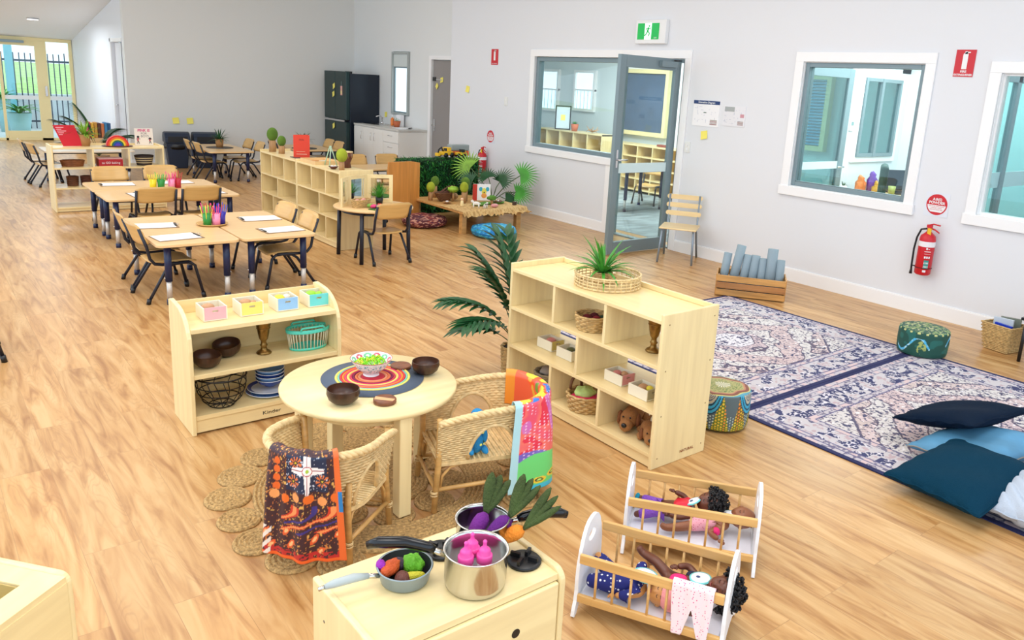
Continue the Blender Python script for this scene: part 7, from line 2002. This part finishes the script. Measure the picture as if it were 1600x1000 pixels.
grid('woven_runner', 120, 40, rpos, rcol, attr_mat('jute_cloth', .9, .4), t, thick=.003)
z0 = .2705
for k, (x, y, h, r, mt, lab) in enumerate(((-1.60, 8.22, .10, .028, M_mossl, 'lime felt crowned log tree at the left end of the low wooden table'), (-1.42, 8.42, .14, .03, M_moss, 'dark green log tree behind the basket on the low table'),
        (-1.33, 7.90, .13, .03, M_mossl, 'lime felt crowned log tree in the middle of the low wooden table'), (-1.22, 8.04, .17, .032, M_moss, 'green felt crowned log tree behind the lime one on the low table'))): felt_tree(x, y, z0 - .005, h, r, .052, lab, mt)
t = thing('boat_basket', 'boat shaped woven basket on the low wooden table', 'basket', (-1.46, 8.13, z0), .2); m = MB(); ring_basket(m, .06, .12, .10, mat('dark_woven_cane', (120, 78, 46), .6, var=.3), 1.2, .7, rows=9, amp=.004); m.obj('body', t)
m = MB()
for k in range(8): m.tube([(-.12 + .02 * k, -.02, .09), (.0 + .03 * k, .02, .13 + .01 * (k % 3)), (.1 + .012 * k, .03, .16 + .01 * (k % 2))], .006, mat('dark_twig', (90, 50, 34), .7), 6)
m.obj('twigs', t)
t = thing('picture_book', 'white picture book with a colourful animal face standing on the low table', 'book', (-1.02, 7.98, z0), -.42)
MB().box(-.11, -.008, 0, .11, .008, .20, M_paper).obj('cover', t, bevel=.001); MB().box(-.112, -.0125, .0, -.058, -.0085, .20, mat('book_red', (200, 50, 30), .5)).obj('red_spine_panel', t)
m = MB()
for s in (-1, 1): m.ell((.03 + s * .042, -.009, .14), (.022, .0015, .028), mat('print_teal', (60, 170, 200), .5), 14, 8)
m.ell((.03, -.009, .11), (.030, .002, .045), mat('print_lemon', (230, 220, 90), .5), 14, 10); m.ell((.03, -.010, .06), (.034, .002, .03), mat('print_orange', (240, 160, 70), .5), 14, 10); m.ell((.03, -.012, .10), (.008, .002, .009), M_black, 10, 6)
m.obj('animal_picture', t)
M_tf = mat('play_turf', (90, 140, 50), .95, bump=.8, bscale=150)
for x, y, lab in ((-1.28, 7.66, 'front left turf patch on the low table'), (-1.12, 7.72, 'middle turf patch on the low table'), (-.95, 7.72, 'right turf patch on the low table')): tag(lump((.09, .07, .012), M_tf, int(-x * 100), amp=.3).obj('turf_patch', loc=(x, y, z0 + .012)), lab, 'turf mat', 'turf patches on the low table')
def toy_animal(x, y, c, c2, s, label, rz):
    t = thing('toy_animal', label, 'toy animal', (x, y, z0 + .001), rz, 'toy animals on the low table'); mm = mat('animal_%d%d' % (c[0], c[2]), c, .5); m2 = mat('animal2_%d' % c2[0], c2, .5)
    m = MB(); m.ell((0, 0, .045 * s), (.035 * s, .016 * s, .018 * s), mm, 16, 10); m.ell((.04 * s, 0, .062 * s), (.015 * s, .011 * s, .013 * s), mm, 12, 8); m.tube([(.024 * s, 0, .05 * s), (.036 * s, 0, .06 * s)], .010 * s, mm, 8)
    for a in (-1, 1):
        for b_ in (-1, 1): m.tube([(a * .024 * s, b_ * .009 * s, .045 * s), (a * .026 * s, b_ * .010 * s, 0)], [.008 * s, .005 * s], mm, 8)
        m.ell((.036 * s, a * .009 * s, .073 * s), (.003 * s, .004 * s, .006 * s), mm, 8, 6)
    m.tube([(-.034 * s, 0, .05 * s), (-.045 * s, 0, .035 * s)], .003 * s, mm, 6); m.obj('body', t)
    m = MB()
    for q in range(3): m.ell((-.02 * s + q * .018 * s, -.010 * s, .052 * s), (.009 * s, .008 * s, .009 * s), m2, 10, 8)
    m.obj('patches', t)
toy_animal(-1.42, 7.50, (236, 234, 228), (24, 24, 26), 1.2, 'black and white toy cow at the front corner of the low table', 2.4)
toy_animal(-1.33, 7.44, (226, 222, 214), (40, 40, 44), .9, 'smaller white and black toy calf beside the toy cow', .4)
tag(lump((.05, .03, .022), mat('pink_pig', (220, 150, 150), .5), 31, amp=.2).obj('toy_animal', loc=(-1.18, 7.47, z0 + .022)), 'pink toy pig on the low table', 'toy animal', 'toy animals on the low table')
t = thing('peg_doll', 'pale wooden peg doll on the low table', 'toy figure', (-1.50, 7.68, z0 - .002)); MB().lathe([(.02, 0), (.022, .01), (.018, .055), (.012, .07), (0, .07)], M_maple, 18).ell((0, 0, .082), (.018, .018, .018), mat('peg_head', (238, 196, 160), .5), 14, 10).obj('body', t)
t = thing('shell_dish', 'small dish of shells at the left of the low table', 'dish', (-1.54, 7.94, z0)); MB().lathe([(.03, 0), (.055, .014), (.05, .016), (0, .005)], M_log, 24).obj('dish', t); MB().ell((0, 0, .018), (.02, .016, .01), mat('shell_white', (1, 1, 1)), 10, 8).obj('shell', t)
t = thing('shell_dish', 'dark dish of shells in front of the picture book', 'dish', (-.98, 7.72, z0 + .01)); MB().lathe([(.04, 0), (.075, .02), (.07, .022), (0, .006)], M_dw, 24).obj('dish', t)
for k in range(6): MB().ell((.03 * math.cos(k), .03 * math.sin(k), .026), (.014, .012, .010), mat('shell_white', (1, 1, 1)) if k % 2 else M_log, 10, 8).obj('shell', t)
t = thing('toy_tree', 'small green toy tree in front of the picture book', 'toy tree', (-1.13, 7.60, z0 + .015)); MB().cyl(0, 0, 0, .06, .016, M_log, 14).obj('trunk', t); lump((.05, .05, .028), M_tf, 41, amp=.5).at().obj('crown', t, loc=(0, 0, .075))
t = thing('toy_tree', 'pale lime leafy toy tree right of the boat basket', 'toy tree', (-1.38, 8.06, z0)); MB().cyl(0, 0, 0, .12, .014, M_log, 14).obj('trunk', t); lump((.06, .05, .035), mat('lime_leaf_toy', (150, 190, 60), .7), 43, amp=.6).obj('crown', t, loc=(0, 0, .14))
tag(MB().box(-.02, -.02, 0, .02, .02, .045, mat('dark_brown_cube', (70, 50, 40), .6)).obj('wooden_cube', loc=(-.83, 7.55, z0 - .006), bevel=.003), 'dark brown wooden cube near the right end of the low table', 'block')
tag(lump((.05, .05, .04), M_log, 51, amp=.15).obj('tree_stump', loc=(-1.30, 8.16, z0 + .04)), 'rounded wooden stump behind the felt trees on the low table', 'wooden stump')

# fan palm behind the low table
t = thing('fan_palm', 'bright green fan palm beside the low table and the far extinguisher', 'plant', (-.60, 8.34, 0))
MB().lathe([(.10, 0), (.13, .20), (.12, .20), (0, .18)], M_wick2, 24).obj('woven_pot', t)
def fan(m, c, d, R, n, mt, nrm):
    nrm = Vector(nrm).normalized(); d = Vector(d); d = (d - nrm * d.dot(nrm)).normalized(); s = nrm.cross(d)
    for k in range(n):
        a = -1.75 + 3.5 * k / (n - 1); v = d * math.cos(a) + s * math.sin(a); sd = nrm.cross(v)
        m.blade(tuple(c), math.atan2(v.y, v.x), math.asin(max(-1, min(1, v.z))), R * (.72 + .28 * math.cos(a)), .030, .35, mt, 4, .12, tuple(sd), tuple(nrm))
m = MB(); st = MB(); M_fan = mat('fan_leaf', (76, 160, 56), .45, var=.2, vscale=10)
for dx, dy, dz, nr, mt, R in ((.30, -.30, .42, (-.5, -.8, .5), M_fan, .27), (.26, -.26, .16, (-.4, -.7, .8), M_fan, .26), (-.30, .18, .50, (-.7, -.5, .4), M_leafl, .30), (-.05, .05, .36, (-.3, -.6, .9), M_leafd, .24), (.10, -.05, .30, (-.9, -.3, .5), M_leafd, .24),
                              (-.16, -.02, .12, (-.5, -.9, .3), M_leafd, .2), (-.36, .05, .30, (-.6, -.8, .2), M_leafd, .2), (.12, -.2, .05, (-.4, -.8, .6), M_leafd, .2)):
    b = Vector((0, 0, .19)); e = b + Vector((dx, dy, dz)) * .85; st.tube([tuple(b), tuple(b + (e - b) * .5 + Vector((0, 0, .05))), tuple(e)], .006, mat('palm_stem', (1, 1, 1)), 6)
    fan(m, e, (dx + .01, dy, dz * .4), R, 19, mt, nr)
m.obj('fan_leaves', t); st.obj('stems', t)
# floor cushions
def floor_cushion(x, y, r, label, c1, c2, seed):
    def pos(u, v):
        rr = r * np.interp(v, [0, .1, .3, .5, .75, 1], [.75, .93, 1, .94, .6, .0]) * (1 + .03 * np.sin(u * 2 * PI * 3 + seed)); z = np.interp(v, [0, .1, .3, .5, .75, 1], [.002, .02, .06, .10, .125, .132]) + .004 * np.sin(u * 40) * np.sin(v * PI)
        return rr * np.cos(2 * PI * u), rr * np.sin(2 * PI * u), z
    def col(u, v):
        a = u * 2 * PI; X = (1 - v) * np.cos(a); Y = (1 - v) * np.sin(a); n = vnoise(X * 7 + 9, Y * 7 + 9, seed); n2 = vnoise(X * 24 + 9, Y * 24 + 9, seed + 1)
        c = np.zeros(u.shape + (3,)) + np.array(c1, float); c = blendc(c, n > .55, c2[0]); c = blendc(c, n2 > .68, c2[1]); c = blendc(c, (n2 < .2) & (n > .4), c2[2]); return c
    o = grid('floor_cushion', 120, 60, pos, col, attr_mat('printed_cushion_cover', .75, .3), loc=(x, y, .001)); return tag(o, label, 'cushion')
floor_cushion(-1.80, 8.03, .27, 'round maroon patterned floor cushion at the left of the low table', (86, 30, 44), [(130, 52, 50), (200, 150, 130), (40, 26, 70)], 3)
floor_cushion(-1.40, 7.16, .26, 'round bright blue floor cushion in front of the low table', (20, 120, 190), [(30, 150, 206), (90, 190, 220), (60, 130, 110)], 8)

# ---------------------------------------------------------------- rainbow shelf and its things
TF = .7255
t = thing('picture_book', 'red picture book leaning on the rainbow shelf', 'book', (-5.03, 10.40, TF + .002), .12)
m = MB(); m.prism([(-.075, 0), (.125, 0), (.05, .235), (-.165, .235)], 'y', -.006, .006, mat('bright_red_cover', (206, 20, 44), .45)); m.obj('cover', t)
m = MB()
for k, w_ in enumerate((.08, .05, .09, .06, .04)): m.box(-.14 + k * .007, -.0075, .205 - k * .02, -.14 + k * .007 + w_, -.0062, .214 - k * .02, mat('pink_print', (244, 180, 190), .5))
m.obj('printed_title', t)
t = thing('potted_plant', 'spiky potted plant in a tan pot on the rainbow shelf', 'plant', (-4.88, 10.44, TF)); MB().lathe([(.05, 0), (.065, .13), (.058, .13), (0, .115)], M_kraft, 20).obj('pot', t); spiky(t, .12, 40, .2, .024, M_leafl, .2, 1.4, .9)
t = thing('rainbow_stacker', 'painted wooden rainbow stacker on a dark tray', 'toy', (-4.56, 10.36, TF + .009))
RB = [(226, 30, 36), (240, 110, 30), (246, 210, 50), (30, 110, 70), (30, 70, 170), (100, 60, 180)]
for k, c in enumerate(RB):
    ro = .118 - k * .018; ri = ro - .0172 if k < 5 else .0
    pts = [(ro * math.cos(a), ro * math.sin(a)) for a in [PI * q / 24 for q in range(25)]] + ([(ri * math.cos(a), ri * math.sin(a)) for a in [PI - PI * q / 24 for q in range(25)]] if ri else [])
    MB().prism(pts, 'y', -.03, .03, mat('rainbow_%d' % k, c, .4)).obj('arch', t)
tag(MB().lathe([(0, 0), (.15, 0), (.165, .006), (.16, .008), (0, .004)], M_dw, 36).obj('wooden_tray', loc=(-4.56, 10.37, TF + .0005)), 'thin dark round tray under the rainbow stacker', 'tray')
t = thing('picture_book', 'white picture book with pink lettering at the right end of the rainbow shelf', 'book', (-4.25, 10.46, TF + .002), .0)
MB().box(-.10, -.006, 0, .10, .006, .20, mat('cream_cover', (236, 226, 216), .5)).obj('cover', t)
text('PINK IS', .042, mat('magenta_print', (206, 40, 120), .5), t, (0, -.0068, .175), (PI / 2, 0, 0), bold=.001); text('FOR', .036, mat('grey_print', (120, 116, 116), .5), t, (0, -.0068, .14), (PI / 2, 0, 0)); text('BOYS', .036, mat('grey_print', (1, 1, 1)), t, (.01, -.0068, .106), (PI / 2, 0, 0))
m = MB()
for s, x in ((-1, -.065), (1, .065)):
    m.ell((x, -.0075, .10 - .02 * (s > 0)), (.014, .002, .014), M_black, 12, 8); m.tube([(x, -.0075, .09 - .02 * (s > 0)), (x - .005, -.0075, .05)], .007, mat('print_crimson', (190, 30, 60), .5), 8)
    for d in (-1, 1): m.tube([(x, -.0075, .055), (x + d * .012, -.0075, .02)], .003, M_black, 6); m.tube([(x, -.0075, .08), (x + d * .022, -.0075, .075)], .003, M_black, 6)
m.obj('child_figures', t)
t = thing('oval_basket', 'brown woven oval basket in the left upper bay of the rainbow shelf', 'basket', (-5.03, 10.38, .5015)); m = MB(); ring_basket(m, .10, .12, .07, mat('brown_cane', (140, 84, 46), .6, var=.3), 1.0, .6, rows=7); m.obj('body', t)
t = thing('game_box', 'red box with white lettering in the middle of the rainbow shelf', 'box', (-4.66, 10.34, .5015)); MB().box(-.125, -.09, 0, .125, .09, .085, mat('dark_red_box', (176, 30, 40), .45)).obj('box_body', t, bevel=.003); MB().box(-.125, -.09, .086, .125, .09, .096, mat('pale_lid', (214, 160, 156), .5)).obj('lid', t); text('to GO baking', .034, M_white, t, (0, -.0908, .045), (PI / 2, 0, 0))
t = thing('striped_basket', 'dark striped round basket in the right bay of the rainbow shelf', 'basket', (-4.28, 10.38, .5015))
m = MB()
for k in range(9):
    f = k / 8; r = .075 + .025 * f; m.tube([(r * math.cos(a), r * math.sin(a) * .8, .006 + .105 * f) for a in [2 * PI * q / 40 for q in range(40)]], .0085, mat('basket_dark', (50, 40, 40), .7) if k in (0, 1, 3, 5, 7, 8) else mat('basket_pale', (200, 180, 140), .7), 6, closed=True)
m.lathe([(.076, .004), (0, .004)], mat('basket_dark', (1, 1, 1)), 24); m.obj('woven_body', t)
for k, (x, c, lab) in enumerate(((-5.04, (110, 66, 40), 'brown basket on the lower shelf under the oval basket, left'), (-4.9, (96, 50, 34), 'dark brown basket on the lower shelf under the oval basket, right'))):
    t = thing('small_basket', lab, 'basket', (x, 10.4, .2765)); m = MB(); ring_basket(m, .05, .058, .11, mat('cane_%d' % k, c, .6, var=.3), rows=10, n=28); m.obj('body', t)

# books on a window seat by the passage wall, with a palm
t = thing('low_bench', 'low wooden bench with a grey seat pad against the passage wall', 'bench', (-3.78, 16.3, 0))
MB().box(-.2, -.85, .32, .2, .85, .38, M_beech).obj('seat_board', t, bevel=.004); MB().box(-.2, -.85, 0, .2, -.80, .32, M_beech).obj('end_panel', t); MB().box(-.2, .80, 0, .2, .85, .32, M_beech).obj('end_panel', t); MB().box(-.19, -.2, .3805, .19, .8, .44, mat('grey_pad', (150, 156, 166), .8)).obj('seat_pad', t, bevel=.01)
for k, (c, hh) in enumerate((((200, 60, 90), .27), ((230, 180, 60), .25), ((206, 150, 60), .26), ((90, 50, 40), .25), ((210, 120, 70), .24), ((60, 130, 180), .26), ((40, 90, 140), .25))):
    lab = ['crimson', 'yellow', 'ochre', 'dark brown', 'orange', 'light blue', 'deep blue'][k] + ' book in the row on the bench by the passage wall'
    tag(MB().box(-.022, -.09, 0, .022, .09, hh, mat('spine_%d' % k, c, .5)).obj('book', loc=(-3.99 + k * .052, 15.62, .3815), bevel=.002), lab, 'book', 'books on the passage bench')
t = thing('potted_palm', 'dark feathery palm standing in the passage behind the rainbow shelf', 'plant', (-4.15, 13.9, 0)); MB().lathe([(.12, 0), (.15, .25), (.13, .25), (0, .22)], M_kraft, 24).obj('pot', t)
m = MB()
for az, el, L, dr in ((2.9, 1.1, .75, .7), (3.3, .8, .6, 1.0), (.2, 1.1, .6, 1.3), (-.4, 1.2, .65, 1.4), (.7, 1.2, .6, 1.0), (2.4, 1.4, .8, .5), (-1.2, 1.2, .5, 1.2), (0, .8, .5, 1.0), (3.0, 1.4, .7, .9)): frond(m, (0, 0, .24), az, el, L, dr, .26, .04, 15, M_leafd, mat('palm_stem', (1, 1, 1)))
m.obj('fronds', t)

# ---------------------------------------------------------------- next room
def room_shelf(x0, x1, y0, y1, H, nr, nc, label):
    t = thing('pigeonhole_shelf', label, 'shelf unit', ((x0 + x1) / 2, (y0 + y1) / 2, .003)); w, d = (x1 - x0) / 2, (y1 - y0) / 2; T = .02
    MB().box(w - .01, -d, 0, w, d, H, M_mapley).obj('back_panel', t)
    for k in range(nr + 1): MB().box(-w, -d, .04 + (H - .06) * k / nr, w - .01, d, .04 + (H - .06) * k / nr + T, M_mapley).obj('shelf', t)
    for k in range(nc + 1): 
        y = -d + (2 * d - T) * k / nc; MB().box(-w + .002, y, .001, w - .01, y + T, H - .02 + .02, M_maple).obj('divider', t)
    return t
room_shelf(3.1, 3.48, 8.35, 10.1, .80, 4, 5, 'birch pigeonhole shelf below the cream framed window, seen through the door')
room_shelf(2.6, 2.95, 9.75, 11.6, .93, 3, 5, 'birch pigeonhole shelf seen through the long window')
t = thing('framed_picture', 'black framed picture with a yellow note on the shelf behind the long window', 'picture', (2.74, 10.95, .935), -.6)
m = MB()
for a, b, c, d in ((-.14, -.12, 0, .42), (.12, .14, 0, .42), (-.12, .12, 0, .02), (-.12, .12, .40, .42)): m.box(a, -.012, c, b, .012, d, M_black)
m.obj('frame', t); MB().box(-.12, -.002, .02, .12, .004, .40, mat('pale_print_sheet', (206, 220, 226), .4)).obj('picture', t); MB().box(-.04, -.005, .16, .04, -.003, .26, M_yel).obj('yellow_note', t)
t = thing('succulent_pot', 'terracotta pot with a green succulent on the shelf behind the long window', 'plant', (2.74, 10.62, .935)); MB().lathe([(.05, 0), (.07, .12), (.062, .12), (0, .11)], mat('terracotta', (1, 1, 1)), 24).obj('pot', t); spiky(t, .11, 24, .07, .026, M_leaf, .2, 1.2, .2)
t = thing('driftwood', 'twisted brown driftwood on the shelf behind the long window', 'ornament', (2.74, 10.15, .935)); m = MB()
for k in range(9): a = k * .7; m.tube([(0, 0, .02), (.05 * math.cos(a), .09 * math.sin(a), .05), (.08 * math.cos(a + .3), .14 * math.sin(a + .3), .02 + .09 * (k % 3) / 2)], [.012, .008, .004], M_log, 6)
m.obj('branches', t)
tag(MB().box(-.05, -.12, 0, .05, .12, .035, mat('red_brown_box', (140, 70, 60), .5)).obj('small_case', loc=(3.26, 8.95, .806), bevel=.006), 'small red brown case on the shelf seen through the glazed door', 'box')
legged_table('beech topped table in the next room, seen through the glazed door', 1.75, 8.1, .9, .6, .60, None)
chair(2.35, 8.35, 200, 'ply stacking chair in the next room, seen through the glazed door')

# ---------------------------------------------------------------- office desk
t = thing('office_desk', 'wooden office desk under the near right window', 'desk', (1.75, 4.2, .003)); MB().box(-.75, -.35, .72, .6, .42, .75, M_beech).obj('desktop', t, bevel=.003)
for x in (-.7, .55):
    for y in (-.3, .37): MB().box(x - .02, y - .02, 0, x + .02, y + .02, .72, M_alum).obj('leg', t)
zd = .754
t = thing('laptop', 'open black laptop on the office desk', 'laptop', (2.02, 4.22, zd), -.5); MB().box(-.17, -.12, 0, .17, .12, .018, M_black).obj('keyboard_base', t, bevel=.003); m = MB(); m.at(0, .12, .02, rx=-.3); m.box(-.17, 0, 0, .17, .008, .23, M_black); m.box(-.16, -.001, .01, .16, -.0002, .22, mat('dark_screen', (40, 50, 60), .15)); m.obj('screen', t)
t = thing('water_bottle', 'clear water bottle with a blue label on the office desk', 'bottle', (1.90, 4.05, zd)); MB().lathe([(.033, 0), (.034, .01), (.034, .14), (.02, .18), (.014, .19), (.014, .21), (0, .21)], mat('clear_blue_plastic', (190, 220, 236), .15), 20).obj('bottle', t); MB().lathe([(.0348, .07), (.0348, .12)], mat('blue_label', (60, 110, 190), .4), 20, caps=False).obj('label', t)
t = thing('mug', 'pale green cup on the office desk', 'cup', (1.66, 4.18, zd)); MB().lathe([(.03, 0), (.04, .10), (.036, .10), (.028, .008), (0, .008)], mat('green_cup', (150, 160, 90), .4), 20).obj('cup', t)
for k, (x, y, c, h, lab) in enumerate(((1.52, 4.34, (100, 40, 160), .25, 'purple toy castle on the office desk'), (1.40, 4.40, (226, 130, 70), .20, 'orange toy house on the office desk'), (1.42, 4.22, (200, 150, 40), .15, 'golden jar on the office desk'))):
    m = MB(); mt = mat('desk_toy_%d' % k, c, .3, var=.3, vscale=30); m.lathe([(.05, 0), (.055, h * .6), (.03, h * .75), (.035, h * .85), (0, h)], mt, 20, wave=lambda a, i: 1 + .12 * math.sin(a * 5)); m.ell((.03, .03, h * .8), (.02, .02, .04), mt, 10, 8)
    tag(m.obj('desk_toy', loc=(x, y, zd)), lab, 'toy')
t = thing('white_planter', 'white pot with a small plant on the office desk, lower left of the window', 'plant', (1.10, 4.42, zd)); MB().lathe([(.03, 0), (.04, .10), (.035, .10), (0, .09)], M_white, 20).obj('pot', t); spiky(t, .09, 14, .06, .012, M_leafd)
t = thing('office_chair', 'dark green office chair behind the far right window', 'chair', (.75, 3.55, .003), .5)
MB().box(-.22, -.2, .44, .22, .22, .5, mat('dark_green_fabric', (30, 74, 66), .7)).obj('seat', t, bevel=.03, seg=3); MB().box(-.21, .2, .56, .21, .27, 1.15, mat('dark_green_fabric', (1, 1, 1))).obj('backrest', t, bevel=.05, seg=4); MB().cyl(0, 0, .06, .44, .03, M_black).obj('column', t)
m = MB()
for k in range(5): a = k * 2 * PI / 5; m.tube([(0, 0, .08), (.28 * math.cos(a), .28 * math.sin(a), .04)], .02, M_black, 8)
m.obj('star_base', t)
t = thing('thermostat', 'white wall controller beside the office window', 'wall controller', (1.74, 4.797, 1.45)); MB().box(-.04, -.012, -.06, .04, .001, .06, M_white).obj('housing', t, bevel=.002); MB().box(-.025, -.014, .0, .025, -.0125, .04, mat('grey_display', (120, 150, 150), .3)).obj('display', t)
